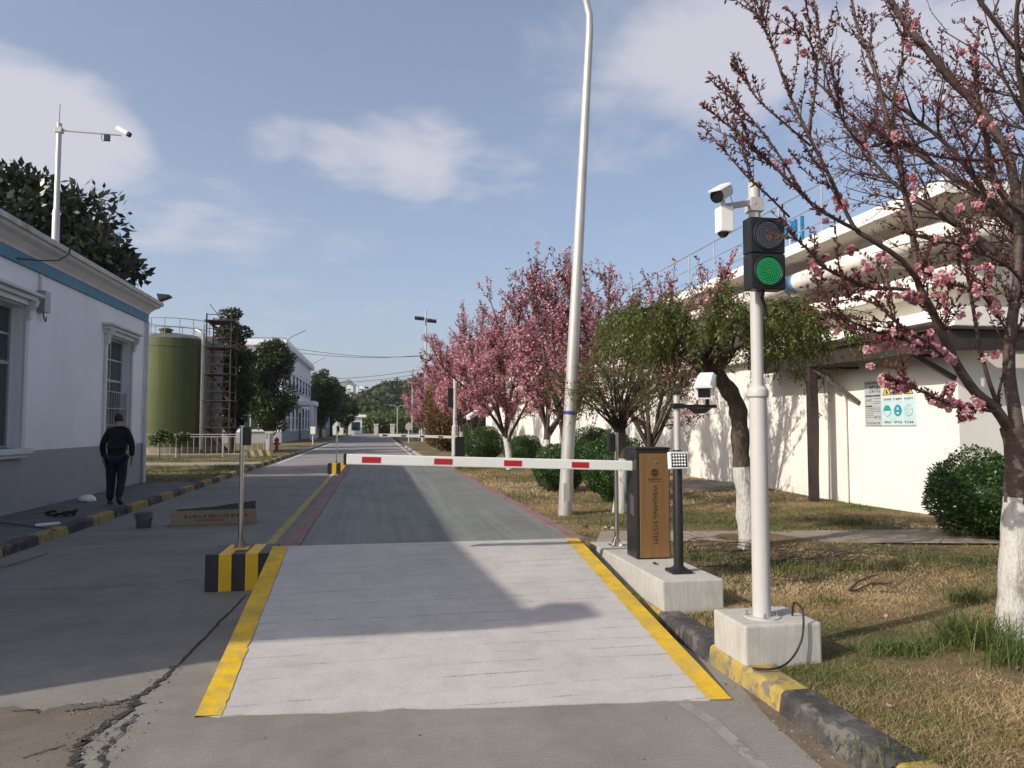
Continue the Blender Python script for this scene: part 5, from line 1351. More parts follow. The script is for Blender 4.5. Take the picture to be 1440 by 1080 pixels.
# ------------------------------------------------------------------ flowering cherries along the verge (three patterns, copied)
def cherry_proto(seed, H, spread, density):
    """built at the origin; returns the Empty with trunk, branches, crown"""
    rng = np.random.default_rng(seed)
    root = thing('cherry_tree', 'pink flowering cherry tree', 'cherry tree', (0,0,0))
    th = 1.25+rng.uniform(-0.1,0.15)
    tr, tr_r = walk((0,0,-0.1), (rng.normal(0,0.05),rng.normal(0,0.05),1), th, 0.115, 0.085, 0.16, rng, 0.04, (0,0,0.2))
    trunk = [(tr, tr_r, 10)]; br = []; tips = []
    nl = 8
    for i in range(nl):
        az = 2*math.pi*i/nl+rng.uniform(-0.4,0.4); ang = rng.uniform(0.18,0.80)*spread
        d = np.array([math.sin(ang)*math.cos(az), math.sin(ang)*math.sin(az), math.cos(ang)])
        L = (H-th)*rng.uniform(0.80,1.12)
        p0 = tr[-1-(i % 3)]
        pts, rr = walk(p0, d, L, 0.055, 0.012, 0.20, rng, 0.07, (0,0,0.55))
        br.append((pts, rr, 6)); 
        for k in range(11):
            f = rng.uniform(0.16,0.97); q, dd = at(pts, f); L2 = L*(1-f*0.50)*rng.uniform(0.20,0.46)
            p2, r2 = walk(q, side_dir(dd, rng.uniform(0.5,0.95), rng), L2, 0.020*(1-0.5*f), 0.005, 0.13, rng, 0.09, (0,0,0.45))
            br.append((p2, r2, 4)); tips.append((p2, f))
            for m_ in range(4):
                f2 = rng.uniform(0.2,0.95); q2, d2 = at(p2, f2); L3 = rng.uniform(0.2,0.55)
                p3, r3 = walk(q2, side_dir(d2, rng.uniform(0.4,0.9), rng), L3, 0.007, 0.003, 0.11, rng, 0.10, (0,0,0.4))
                br.append((p3, r3, 3)); tips.append((p3, f))
        tips.append((pts[len(pts)//3:len(pts)*3//4], 0.8))
    # bare upright shoots above the crown, with a few dark tufts
    shoots = []
    for pts, rr, sd in [q for q in br if q[2] == 6]:
        for k in range(5):
            q, dd = at(pts, rng.uniform(0.72,1.0)); p4, r4 = walk(q, dd+rng.normal(0,0.25,3)+np.array([0,0,0.5]), rng.uniform(0.4,1.0), 0.009, 0.004, 0.12, rng, 0.05, (0,0,0.3))
            br.append((p4, r4, 3)); shoots.append(p4)
    C = []
    for pts, f in tips:
        seglen = np.linalg.norm(np.diff(pts, axis=0), axis=1).sum()
        zr = (pts[:,2].mean()-th)/(H-th)
        dens = density*(0.55 if zr < 0.12 else 1.0 if zr < 0.60 else max(0.16, 1.0-(zr-0.60)*2.6))*rng.uniform(0.35,1.35)
        n = rng.poisson(seglen*21*dens)
        for k in range(n):
            q, dd = at(pts, rng.uniform(0.05,0.999)); C.append(q+rng.normal(0,0.045,3))
    for pts in shoots:
        for k in range(rng.integers(1,6)):
            C.append(at(pts, rng.uniform(0.5,1.0))[0])
    C = np.array(C)
    # each cluster: several petals facing all ways; some dark red young leaves between
    reps = 7
    cc_ = np.repeat(C, reps, 0)+rng.normal(0,0.034,(len(C)*reps,3))
    Vp, Fp = leaves(cc_, rng.uniform(0.035,0.070,len(cc_)), rng, 0.85)
    tone = np.clip(np.repeat(rng.beta(1.3,1.5,len(C)), reps)+rng.normal(0,0.10,len(cc_)), 0, 1)
    lc_ = []
    for pts, f in tips:
        n = rng.poisson(np.linalg.norm(np.diff(pts, axis=0), axis=1).sum()*26)
        for k in range(n):
            q, dd = at(pts, rng.uniform(0.2,1.0)); lc_.append(q+rng.normal(0,0.02,3))
    for pts in shoots:
        for k in range(26): lc_.append(at(pts, rng.uniform(0.1,1.0))[0]+rng.normal(0,0.012,3))
    lc_ = np.array(lc_); Vl, Fl = leaves(lc_, rng.uniform(0.05,0.10,len(lc_)), rng, 0.42)
    whitewashed_trunk('trunk', trunk, root, M['cherry_bark'], 1.02)
    V, F = tubes(br); np_mesh('branches', V, F, M['cherry_bark'], None, root, None, True)
    V, F = merge([(Vp,Fp),(Vl,Fl)])
    o = np_mesh('crown', V, F, [M['petal'], M['red_leaf']], np.r_[np.zeros(len(Fp),int), np.ones(len(Fl),int)], root, np.r_[tone, rng.uniform(0,1,len(Fl))])
    return root
PROT = [cherry_proto(101, 4.7, 0.95, 1.0), cherry_proto(202, 5.2, 0.80, 1.15), cherry_proto(303, 4.6, 1.1, 1.1), cherry_proto(404, 5.0, 0.85, 0.36)]
CH = [(5.75, 15.4, 3, 1.0, 'sparse upright cherry tree between the weeping trees and the white basin'),
      (4.35, 16.8, 3, 1.14, 'tall pink cherry tree behind the street lamp, between it and the white basin'),
      (4.75, 20.8, 0, 1.15, 'pink cherry tree with leaning whitewashed trunk beside the clipped round shrubs'),
      (4.6, 26.0, 2, 1.15, 'pink cherry tree rising behind the row of clipped round shrubs'),
      (4.35, 33.5, 1, 1.30, 'sparse topped pink cherry tree next to the far slim camera post'),
      (4.6, 41.0, 0, 1.25, 'pink cherry tree just beyond the far slim camera post'),
      (4.7, 49.0, 2, 1.25, None), (4.6, 57.0, 1, 1.15, None), (4.8, 66.0, 0, 1.2, None), (4.6, 76.0, 2, 1.2, None), (4.9, 88.0, 1, 1.15, None)]
used = set()
for i, (x, y, kx, s, lab) in enumerate(CH):
    o = PROT[kx] if kx not in used else copy_tree(PROT[kx])
    used.add(kx)
    o.location = (x, y, LAWN_Z); o.rotation_euler = (0.0, 0.06 if i == 2 else 0.0, (i*1.37) % 6.28); o.scale = (s*0.95, s*0.95, s)
    o['label'] = lab or 'pink cherry tree in the far row beside the road'
    o['group'] = 'cherry trees along the verge'

# ------------------------------------------------------------------ near cherry tree: limbs follow the photograph
rng = np.random.default_rng(77)
NT0 = on_z(1422, 893, LAWN_Z)
NC = thing('cherry_tree', 'big cherry tree with whitewashed trunk and sparse blossom beside the dry grass clumps', 'cherry tree', NT0)
def px_path(lst):
    return np.array([on_y(a, b, c) for a, b, c in lst])
def smooth_path(p, k=3):
    out = []
    for i in range(len(p)-1):
        p0, p1, p2, p3 = p[max(i-1,0)], p[i], p[i+1], p[min(i+2,len(p)-1)]
        for j in range(k):
            t = j/k; out.append(0.5*((2*p1)+(-p0+p2)*t+(2*p0-5*p1+4*p2-p3)*t*t+(-p0+3*p1-3*p2+p3)*t**3))
    out.append(p[-1]); return np.array(out)
Y0 = NT0.y
limb_px = [
 ('trunk', [(1423,900,Y0),(1424,860,Y0),(1426,780,Y0),(1430,700,Y0),(1432,640,Y0),(1424,600,Y0)], 0.098, 0.082),
 ('limb', [(1429,650,Y0),(1422,612,Y0),(1400,575,Y0-.05),(1372,552,Y0-.08),(1345,512,Y0-.1),(1325,470,Y0-.12),(1310,435,Y0-.15),(1292,400,Y0-.2),(1285,340,Y0-.2),(1267,243,Y0-.15),(1253,190,Y0-.1),(1229,96,Y0-.1),(1204,32,Y0),(1192,-40,Y0)], 0.042, 0.008),
 ('limb', [(1295,403,Y0-.2),(1268,366,Y0-.3),(1222,335,Y0-.35),(1200,318,Y0-.35),(1170,255,Y0-.4),(1136,188,Y0-.4),(1108,128,Y0-.4),(1084,60,Y0-.4),(1062,20,Y0-.35),(1040,-8,Y0-.35)], 0.020, 0.004),
 ('limb', [(1136,188,Y0-.4),(1146,130,Y0-.45),(1147,80,Y0-.45),(1128,40,Y0-.5),(1106,10,Y0-.5)], 0.010, 0.004),
 ('limb', [(1432,650,Y0),(1430,600,Y0),(1419,525,Y0+.08),(1422,462,Y0+.1),(1430,400,Y0+.15),(1433,340,Y0+.2),(1440,250,Y0+.2),(1455,150,Y0+.2),(1450,40,Y0+.2)], 0.052, 0.018),
 ('limb', [(1434,330,Y0+.2),(1420,225,Y0+.25),(1375,150,Y0+.3),(1340,115,Y0+.3),(1299,64,Y0+.3),(1262,18,Y0+.35),(1240,-30,Y0+.35)], 0.040, 0.022),
 ('limb', [(1424,630,Y0),(1411,590,Y0),(1391,537,Y0-.1),(1378,487,Y0-.15),(1367,425,Y0-.2),(1356,362,Y0-.2),(1351,345,Y0-.2),(1310,338,Y0-.25),(1270,325,Y0-.3)], 0.020, 0.006),
 ('limb', [(1353,350,Y0-.2),(1368,325,Y0-.2),(1380,300,Y0-.2),(1405,240,Y0-.2)], 0.011, 0.005),
 ('limb', [(1404,580,Y0-.04),(1385,577,Y0-.12),(1352,572,Y0-.3),(1320,562,Y0-.45),(1290,548,Y0-.55),(1262,538,Y0-.6),(1246,530,Y0-.62)], 0.012, 0.004),
 ('limb', [(1310,432,Y0-.15),(1275,408,Y0-.35),(1232,406,Y0-.45),(1205,398,Y0-.5),(1162,378,Y0-.6),(1135,350,Y0-.65),(1108,325,Y0-.7)], 0.015, 0.005),
 ('limb', [(1208,325,Y0-.35),(1175,308,Y0-.5),(1140,285,Y0-.55),(1105,250,Y0-.6),(1076,222,Y0-.6),(1040,190,Y0-.65),(1010,165,Y0-.65),(988,148,Y0-.65)], 0.013, 0.0035),
 ('limb', [(1130,275,Y0-.55),(1100,225,Y0-.5),(1066,178,Y0-.5),(1030,140,Y0-.5),(996,110,Y0-.5)], 0.009, 0.003),
 ('limb', [(1140,205,Y0-.4),(1105,175,Y0-.45),(1068,142,Y0-.45),(1045,110,Y0-.45),(1028,92,Y0-.45)], 0.008, 0.003),
 ('limb', [(1110,305,Y0-.65),(1075,270,Y0-.75),(1052,250,Y0-.8),(1030,225,Y0-.8),(1014,205,Y0-.8)], 0.007, 0.003),
 ('limb', [(1255,195,Y0-.1),(1215,205,Y0-.25),(1180,160,Y0-.3),(1160,100,Y0-.3),(1150,30,Y0-.3),(1140,-20,Y0-.3)], 0.012, 0.004),
 ('limb', [(1262,225,Y0-.15),(1255,150,Y0-.3),(1268,90,Y0-.35),(1272,20,Y0-.4)], 0.011, 0.004),
 ('limb', [(1420,225,Y0+.25),(1370,225,Y0+.1),(1330,222,Y0),(1290,212,Y0-.1),(1262,195,Y0-.15)], 0.013, 0.006),
 ('limb', [(1436,300,Y0+.2),(1405,270,Y0),(1385,190,Y0-.1),(1370,110,Y0-.1),(1378,30,Y0-.1)], 0.018, 0.005),
 ('limb', [(1412,592,Y0),(1404,555,Y0-.05),(1420,480,Y0-.2),(1385,420,Y0-.3),(1362,405,Y0-.35),(1320,395,Y0-.35),(1290,372,Y0-.4)], 0.012, 0.004),
 ('limb', [(1432,390,Y0+.15),(1410,370,Y0-.1),(1352,345,Y0-.2)], 0.012, 0.008),
 ('limb', [(1345,515,Y0-.1),(1325,500,Y0-.4),(1300,480,Y0-.5),(1262,455,Y0-.55),(1235,430,Y0-.6),(1205,420,Y0-.6),(1180,425,Y0-.6)], 0.011, 0.0035),
 ('limb', [(1330,480,Y0-.12),(1300,490,Y0-.35),(1262,472,Y0-.4),(1236,468,Y0-.45),(1205,455,Y0-.5),(1172,440,Y0-.5),(1150,395,Y0-.5)], 0.009, 0.003),
]
tr_p, br_p, hosts = [], [], []
for nm, lst, r0, r1 in limb_px:
    p = smooth_path(px_path(lst)); rr = np.linspace(r0, r1, len(p)); 
    if nm == 'trunk':
        p = smooth_path(p, 3); rr = np.linspace(r0, r1, len(p)); rr = rr*(1+0.35*np.exp(-np.linspace(0,1,len(p))*9))*(1+0.03*np.sin(np.arange(len(p))*0.9)); tr_p.append((p, rr, 28))
    else:
        br_p.append((p, rr, 8 if r0 > 0.02 else 6)); hosts.append((p, r0, r1))
bud_c, bud_d, blo = [], [], []
def add_buds(pts, f0, step):
    L = np.linalg.norm(np.diff(pts, axis=0), axis=1).sum()
    n = max(1, int(L*(1-f0)/step))
    for k in range(n):
        q, dd = at(pts, min(0.999, f0+(1-f0)*(k+rng.uniform(0.2,0.8))/n)); s_ = side_dir(dd, rng.uniform(0.6,1.2), rng)
        bud_c.append(q); bud_d.append(unit(s_+np.array([0,0,0.5])))
for p, r0, r1 in hosts:
    L = np.linalg.norm(np.diff(p, axis=0), axis=1).sum()
    thin = r0 < 0.016
    add_buds(p, 0.10 if thin else 0.40, 0.020)
    for k in range(int(L*(6.5 if thin else 9.0))):
        f = rng.uniform(0.18 if thin else 0.30, 0.98); q, dd = at(p, f)
        L2 = rng.uniform(0.12,0.55)*(1.15-0.6*f)
        p2, r2 = walk(q, side_dir(dd, rng.uniform(0.35,0.85), rng), L2, 0.0055, 0.0022, 0.06, rng, 0.07, (-0.05,0,0.35))
        br_p.append((p2, r2, 4)); add_buds(p2, 0.10, 0.022)
        if rng.uniform() < 0.55:
            q2, d2 = at(p2, rng.uniform(0.3,0.8)); p3, r3 = walk(q2, side_dir(d2, rng.uniform(0.4,0.9), rng), L2*0.6, 0.0032, 0.0018, 0.05, rng, 0.08, (0,0,0.3))
            br_p.append((p3, r3, 3)); add_buds(p3, 0.15, 0.024)
# where the blossom hangs: pixel, plane, spread in metres, count
for a, b_, n, sp in ((1240,530,9,.05),(1262,540,10,.05),(1300,556,12,.06),(1335,565,14,.07),(1365,560,12,.08),(1180,520,6,.05),(1215,522,5,.04),(1255,525,4,.04),
                     (1240,460,10,.09),(1275,440,14,.10),(1310,425,12,.10),(1225,420,12,.09),(1290,480,10,.08),(1265,500,8,.06),(1325,400,8,.09),(1300,385,8,.08),
                     (1175,355,6,.05),(1165,338,4,.04),(1340,480,10,.09),(1390,490,10,.10),(1420,400,8,.12),(1430,470,8,.08),(1380,545,12,.08),(1395,570,10,.06),
                     (1110,70,4,.03),(1090,240,3,.04),(1215,200,3,.04),(1262,205,3,.05),(1345,35,8,.08),(1360,55,6,.06),(1285,120,5,.06),(1425,35,6,.08),(1350,225,6,.08),(1400,165,4,.06),
                     (1165,270,4,.05),(1200,290,4,.06),(1330,270,6,.1),(1420,240,6,.1),(1385,330,6,.1),(1250,360,6,.08),(1145,385,3,.03),(1210,375,4,.05),(1405,370,6,.08)):
    c0 = np.array(on_y(a, b_, Y0-0.45+rng.uniform(-0.15,0.2)))
    for k in range(int(n*1.7)): blo.append(c0+rng.normal(0,sp,3)*np.array([1,1,0.6]))
whitewashed_trunk('trunk', tr_p, NC, M['cherry_bark'], on_y(1430,702,Y0).z)
V, F = tubes(br_p); np_mesh('branches', V, F, M['cherry_bark'], None, NC, None, True)
bud_c, bud_d = np.array(bud_c), np.array(bud_d)
reps = 4
c4 = np.repeat(bud_c, reps, 0); d4 = np.repeat(bud_d, reps, 0)
Vb, Fb = leaves(c4+rng.normal(0,0.003,c4.shape), rng.uniform(0.014,0.044,len(c4)), rng, 0.40, None, 0.6, 0, d4)
blo = np.array(blo)
# blossom hangs from the nearest bud
near = np.array([bud_c[np.argmin(((bud_c-q)**2).sum(1))] for q in blo])
off_ = blo-near; ln_ = np.linalg.norm(off_, axis=1, keepdims=True); blo = near+off_/np.maximum(ln_,1e-6)*np.minimum(ln_,0.035)+np.array([0,0,-0.012])
np_ = 26
bc = np.repeat(blo, np_, 0); bd = unit(rng.normal(size=bc.shape)+np.array([0,-0.2,-0.2])); 
Vp, Fp = leaves(bc+bd*0.004, rng.uniform(0.015,0.027,len(bc)), rng, 0.95, None, 0.15, 0, bd)
tone = np.clip(np.repeat(rng.beta(2.4,1.6,len(blo)), np_)+rng.normal(0,0.12,len(bc)), 0, 1)
V, F = merge([(Vb,Fb),(Vp,Fp)])
np_mesh('crown', V, F, [M['red_leaf'], M['petal']], np.r_[np.zeros(len(Fb),int), np.ones(len(Fp),int)], NC, np.r_[np.clip(rng.normal(0.5,0.25,len(Fb)),0,1), tone])

# second, finely twigged tree just outside the frame, its crown reaching in at the top
rng = np.random.default_rng(55)
BT0 = Vector((7.0, 6.5, LAWN_Z))
BT = thing('bare_tree', 'finely twigged dark budding tree reaching over the walkway corner behind the near cherry', 'tree', BT0)
tr, rr = walk(BT0-Vector((0,0,0.1)), (-0.12,0,1), 2.6, 0.13, 0.10, 0.2, rng, 0.03, (0,0,0))
polys = [(tr, rr, 12)]; br = []; bc_ = []
for i in range(10):
    az = 2*math.pi*i/10+rng.uniform(-0.3,0.3); d = np.array([math.cos(az)*0.55-0.20, math.sin(az)*0.45, 0.9])
    p1, r1 = walk(tr[-1-(i%3)], d, rng.uniform(3.3,4.4), 0.055, 0.010, 0.22, rng, 0.08, (0,0,0.3)); br.append((p1,r1,6))
    for k in range(22):
        f = rng.uniform(0.25,0.98); q, dd = at(p1, f); p2, r2 = walk(q, side_dir(dd, rng.uniform(0.5,1.0), rng), rng.uniform(0.6,1.4)*(1.2-0.7*f), 0.013, 0.004, 0.12, rng, 0.11, (0,0,0.25)); br.append((p2,r2,4))
        for m_ in range(7):
            q2, d2 = at(p2, rng.uniform(0.15,0.98)); p3, r3 = walk(q2, side_dir(d2, rng.uniform(0.5,1.1), rng), rng.uniform(0.15,0.5), 0.0045, 0.002, 0.08, rng, 0.15, (0,0,0.2)); br.append((p3,r3,3))
            for t_ in range(9): bc_.append(at(p3, rng.uniform(0.1,1))[0])
V, F = tubes(polys); np_mesh('trunk', V, F, M['bark'], None, BT, None, True)
V, F = tubes(br); np_mesh('branches', V, F, M['twig'], None, BT, None, True)
bc_ = np.array(bc_); V, F = leaves(bc_, rng.uniform(0.02,0.06,len(bc_)), rng, 0.45)
np_mesh('crown', V, F, [M['red_leaf'], M['petal']], (rng.uniform(size=len(F)) < 0.08).astype(int), BT, rng.uniform(0,1,len(F)))

# ------------------------------------------------------------------ weeping pagoda trees
def weeping(base, top, R, seed, label, trunk_px=None, wash=0.9, lean=(0,0), green=0.75, up=True, squash=1.0):
    rng = np.random.default_rng(seed)
    root = thing('weeping_tree', label, 'tree', base, 'weeping trees on the lawn')
    b0 = np.array(base); zt = top
    if trunk_px is not None: tr = smooth_path(np.array([on_y(a,c,base.y+dy) for a,c,dy in trunk_px]), 3)
    else: tr, _ = walk(b0-np.array([0,0,0.1]), (lean[0],lean[1],1), 1.62, 0.1, 0.1, 0.15, rng, 0.05, (0,0,0.1))
    rr = np.linspace(0.115, 0.095, len(tr))*(1+0.12*np.sin(np.arange(len(tr))*1.9)); trunk = [(tr, rr, 14)]
    br = []; strands = []; hub = tr[-1]
    def droop(q, dv, L, m_, g_, r0):
        s = [q]; dv = unit(dv)
        for j in range(m_):
            dv = unit(dv+np.array([0,0,-g_*(1+j*0.10)])+rng.normal(0,0.07,3)); s.append(s[-1]+dv*L/m_)
        s = np.array(s); br.append((s, np.linspace(r0,0.0018,len(s)), 3)); strands.append(s); return s
    if up:                                      # gnarled arching limbs with an umbrella of short shoots
        nl = 10
        for i in range(nl):
            az = 2*math.pi*i/nl+rng.uniform(-0.25,0.25); o = np.array([math.cos(az), math.sin(az)*squash, 0])
            p1 = [hub]; Rl = R*rng.uniform(0.6,0.95); n = 10
            for k in range(n):
                f = (k+1)/n; rise = math.sin(min(1,f*1.15)*math.pi*0.5)
                p1.append(np.array([hub[0]+o[0]*Rl*f, hub[1]+o[1]*Rl*f, hub[2]+(zt-0.12-hub[2])*rise-0.18*max(0,f-0.7)*3])+rng.normal(0,0.06,3))
            p1 = np.array(p1); br.append((p1, np.linspace(0.065,0.014,len(p1))*(1+rng.normal(0,0.14,len(p1))), 7))
            for k in range(26):
                f = rng.uniform(0.35,1.0); q, dd = at(p1, f); az2 = az+rng.normal(0,0.9); oo = np.array([math.cos(az2), math.sin(az2)*squash, 0])
                s = droop(q, oo*rng.uniform(0.7,1.2)+np.array([0,0,rng.uniform(0.1,0.7)]), rng.uniform(0.35,0.85)*(1.0 if rng.uniform() > (0.32 if o[0] > 0.45 else 0.08) else 1.7), 9, 0.24, 0.008)
                for j in range(3):
                    q2, d2 = at(s, rng.uniform(0.15,0.8)); droop(q2, d2+rng.normal(0,0.6,3), rng.uniform(0.15,0.45), 5, 0.22, 0.004)
    else:                                       # a fan of brown rods rising from the pollard head, nodding at the tips
        for i in range(95):
            az = rng.uniform(0,2*math.pi); oo = np.array([math.cos(az), math.sin(az), 0]); ang = rng.uniform(0.15,1.0)
            s = [hub+rng.normal(0,0.05,3)]; dv = unit(oo*math.sin(ang)+np.array([0,0,math.cos(ang)])); L = rng.uniform(1.3,2.1); m_ = 14
            for j in range(m_):
                dv = unit(dv+np.array([0,0,-0.012*j*(0.35+ang)])+rng.normal(0,0.04,3)); s.append(s[-1]+dv*L/m_)
            s = np.array(s); s[:,2] = np.where(s[:,2] > zt, zt-(s[:,2]-zt)*0.6, s[:,2]); br.append((s, np.linspace(0.013,0.003,len(s)), 4)); strands.append(s[7:])
            for j in range(4):
                q2, d2 = at(s, rng.uniform(0.4,0.98)); droop(q2, d2+rng.normal(0,0.5,3), rng.uniform(0.25,0.7), 7, 0.20, 0.004)
    # leaves: pairs of small leaflets along the shoots, thinner towards the tips
    C, D, T = [], [], []
    for s in strands:
        L = np.linalg.norm(np.diff(s, axis=0), axis=1).sum()
        for k in range(rng.poisson(L*105*green)):
            f = rng.uniform(0.0,1.0); q, dd = at(s, f)
            if rng.uniform() < 0.45 and q[2] < hub[2]+0.25: continue
            sd_ = side_dir(dd, rng.uniform(0.7,1.3), rng); C.append(q+sd_*rng.uniform(0,0.05)); D.append(sd_+np.array([0,0,-0.25])); T.append(np.clip(0.55+rng.normal(0,0.22),0,1))
    C, D = np.array(C), np.array(D)
    V, F = leaves(C, rng.uniform(0.028,0.065,len(C)), rng, 0.40, np.array([0,0,1.0]), 0.4, 0, D)
    whitewashed_trunk('trunk', trunk, root, M['bark'], b0[2]+wash)
    Vb, Fb = tubes(br); np_mesh('branches', Vb, Fb, M['twig'], None, root, None, True)
    np_mesh('crown', V, F, [M['weep_leaf'], M['brown_leaf']], (rng.uniform(size=len(F)) < 0.10).astype(int), root, np.array(T))
    return root
w1 = on_z(1050, 772, LAWN_Z)
weeping(w1, on_y(1020, 424, w1.y).z, 1.62, 5, 'gnarled weeping tree with whitewashed lower trunk behind the traffic light pole',
        [(1052,778,0),(1050,740,0),(1047,690,0),(1042,640,0),(1040,600,.02),(1036,570,.0),(1022,545,-.04),(1008,530,-.06),(996,528,-.05)], on_y(1045,655,w1.y).z-LAWN_Z)
w2 = on_z(870, 722, LAWN_Z)
weeping(w2, on_y(880, 448, w2.y).z, 1.35, 6, 'weeping tree with dense brown shoots behind the bronze barrier cabinet', None, 0.95, (0.05,0), 0.30, False)
# slender young cherry stem beside the dark post
rng = np.random.default_rng(91)
s0 = on_z(1149, 703, LAWN_Z); st = thing('cherry_sapling', 'slender young cherry stem with red tufts beside the dark steel post', 'tree', s0)
stem = smooth_path(np.array([on_y(1149,706,s0.y), on_y(1150,600,s0.y), on_y(1148,520,s0.y-.03), on_y(1151,440,s0.y), on_y(1147,365,s0.y)]), 4)
V, F = tubes([(stem, np.linspace(0.032,0.008,len(stem)), 8)]); np_mesh('trunk', V, F, M['twig'], None, st, None, True)
brs = []; tc_ = []
for k in range(46):
    q, dd = at(stem, rng.uniform(0.25,0.98)); p2, r2 = walk(q, side_dir(dd, rng.uniform(0.5,1.1), rng), rng.uniform(0.12,0.5), 0.006, 0.002, 0.07, rng, 0.1, (0,0,0.3)); brs.append((p2,r2,3))
    for j in range(14): tc_.append(at(p2, rng.uniform(0.1,1))[0])
for k in range(120): tc_.append(at(stem, rng.uniform(0.2,1))[0]+rng.normal(0,0.02,3))
V, F = tubes(brs); np_mesh('branches', V, F, M['twig'], None, st, None, True)
tc_ = np.array(tc_); V, F = leaves(tc_, rng.uniform(0.03,0.075,len(tc_)), rng, 0.45); np_mesh('crown', V, F, [M['red_leaf'], M['petal']], (rng.uniform(size=len(F)) < 0.12).astype(int), st, rng.uniform(0,1,len(F)))
# ------------------------------------------------------------------ clipped shrubs
def shrub_proto(seed, mat, nleaf=5200, size=0.055, rough=0.10):
    rng = np.random.default_rng(seed); root = thing('round_shrub', 'round shrub', 'shrub', (0,0,0))
    d = unit(rng.normal(size=(nleaf,3))); ph = rng.uniform(0,6.28,6)
    bump = 1+rough*(np.sin(d[:,0]*5+ph[0])*np.sin(d[:,1]*4+ph[1])+0.6*np.sin(d[:,2]*7+ph[2])*np.sin(d[:,0]*8+ph[3]))
    rad = bump*(1-np.abs(rng.normal(0,0.075,nleaf))); c = d*rad[:,None]
    c[:,2] = c[:,2]*0.92+0.90; keep = c[:,2] > 0.03; c, d = c[keep], d[keep]
    V, F = leaves(c, rng.uniform(size*0.7,size*1.3,len(c)), rng, 0.5, d, 0.45, 0, unit(d*0.7+rng.normal(size=d.shape)*0.6+np.array([0,0,0.4])))
    br = []
    for i in range(60):
        e = unit(rng.normal(size=3)+np.array([0,0,0.6]))*0.80; e[2] = abs(e[2])*1.1+0.25
        br.append((np.array([[0,0,-0.05],e*0.35+np.array([0,0,0.05]),e*0.75,e]), np.array([0.03,0.02,0.012,0.006]), 4))
    Vb, Fb = tubes(br); np_mesh('stems', Vb, Fb, M['twig'], None, root, None, True)
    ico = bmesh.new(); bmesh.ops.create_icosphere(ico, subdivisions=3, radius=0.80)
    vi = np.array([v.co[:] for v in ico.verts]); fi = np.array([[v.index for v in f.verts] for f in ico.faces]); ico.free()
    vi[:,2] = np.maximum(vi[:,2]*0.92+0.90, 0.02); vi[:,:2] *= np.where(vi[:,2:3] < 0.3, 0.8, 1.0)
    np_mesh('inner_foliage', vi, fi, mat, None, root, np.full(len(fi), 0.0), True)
    np_mesh('foliage', V, F, mat, None, root, np.clip(rng.normal(0.45,0.24,len(F)),0,1))
    return root
SP = [shrub_proto(1, M['shrub_leaf'], 13000, 0.068), shrub_proto(2, M['shrub_leaf'], 15000, 0.066, 0.16), shrub_proto(3, M['brown_leaf'], 6500, 0.085, 0.08)]
used = set()
def shrub(kx, x, y, rx, rz, label, rot=0.0, grp='clipped round shrubs along the verge'):
    o = SP[kx] if kx not in used else copy_tree(SP[kx]); used.add(kx)
    o.location = (x, y, LAWN_Z); o.scale = (rx, rx, rz); o.rotation_euler = (0,0,rot); o['label'] = label; o['group'] = grp
sb = on_z(1395, 760, LAWN_Z)
shrub(1, sb.x+0.15, sb.y+0.2, 0.78, 0.62, 'round glossy green shrub beside the near whitewashed cherry trunk', 0.7)
for a, b_, rpx, lab in ((788,690,40,'large clipped round shrub behind the tall street lamp'),(737,657,27,'clipped round shrub beside the leaning whitewashed cherry trunk'),(680,648,29,'clipped round shrub next to the far barrier cabinet')):
    p = on_z(a, b_, LAWN_Z); rr_ = rpx*p.y/1060; shrub(0, p.x, p.y, rr_, rr_*0.92, lab, a*0.1)
p = on_z(858, 705, LAWN_Z); shrub(1, p.x+0.1, p.y, 0.62, 0.75, 'leafy green shrub behind the stainless post and street lamp', 2.0)
p = on_z(835, 668, LAWN_Z); shrub(0, p.x, p.y, 0.75, 0.8, 'clipped round shrub between the street lamp and the weeping tree', 1.0)
p = on_z(660, 640, LAWN_Z); shrub(0, p.x+0.3, 43.0, 0.9, 0.9, 'dark round shrub behind the far barrier cabinet', 3.0)
p = on_y(628, 600, 46); shrub(2, p.x+0.2, 46, 1.7, 2.4, 'brownish rounded bush between the far pink trees', 0.5)
p = on_y(610, 600, 55); shrub(1, p.x+0.8, 56, 1.2, 0.9, 'low green bush under the far pink trees', 0.9)

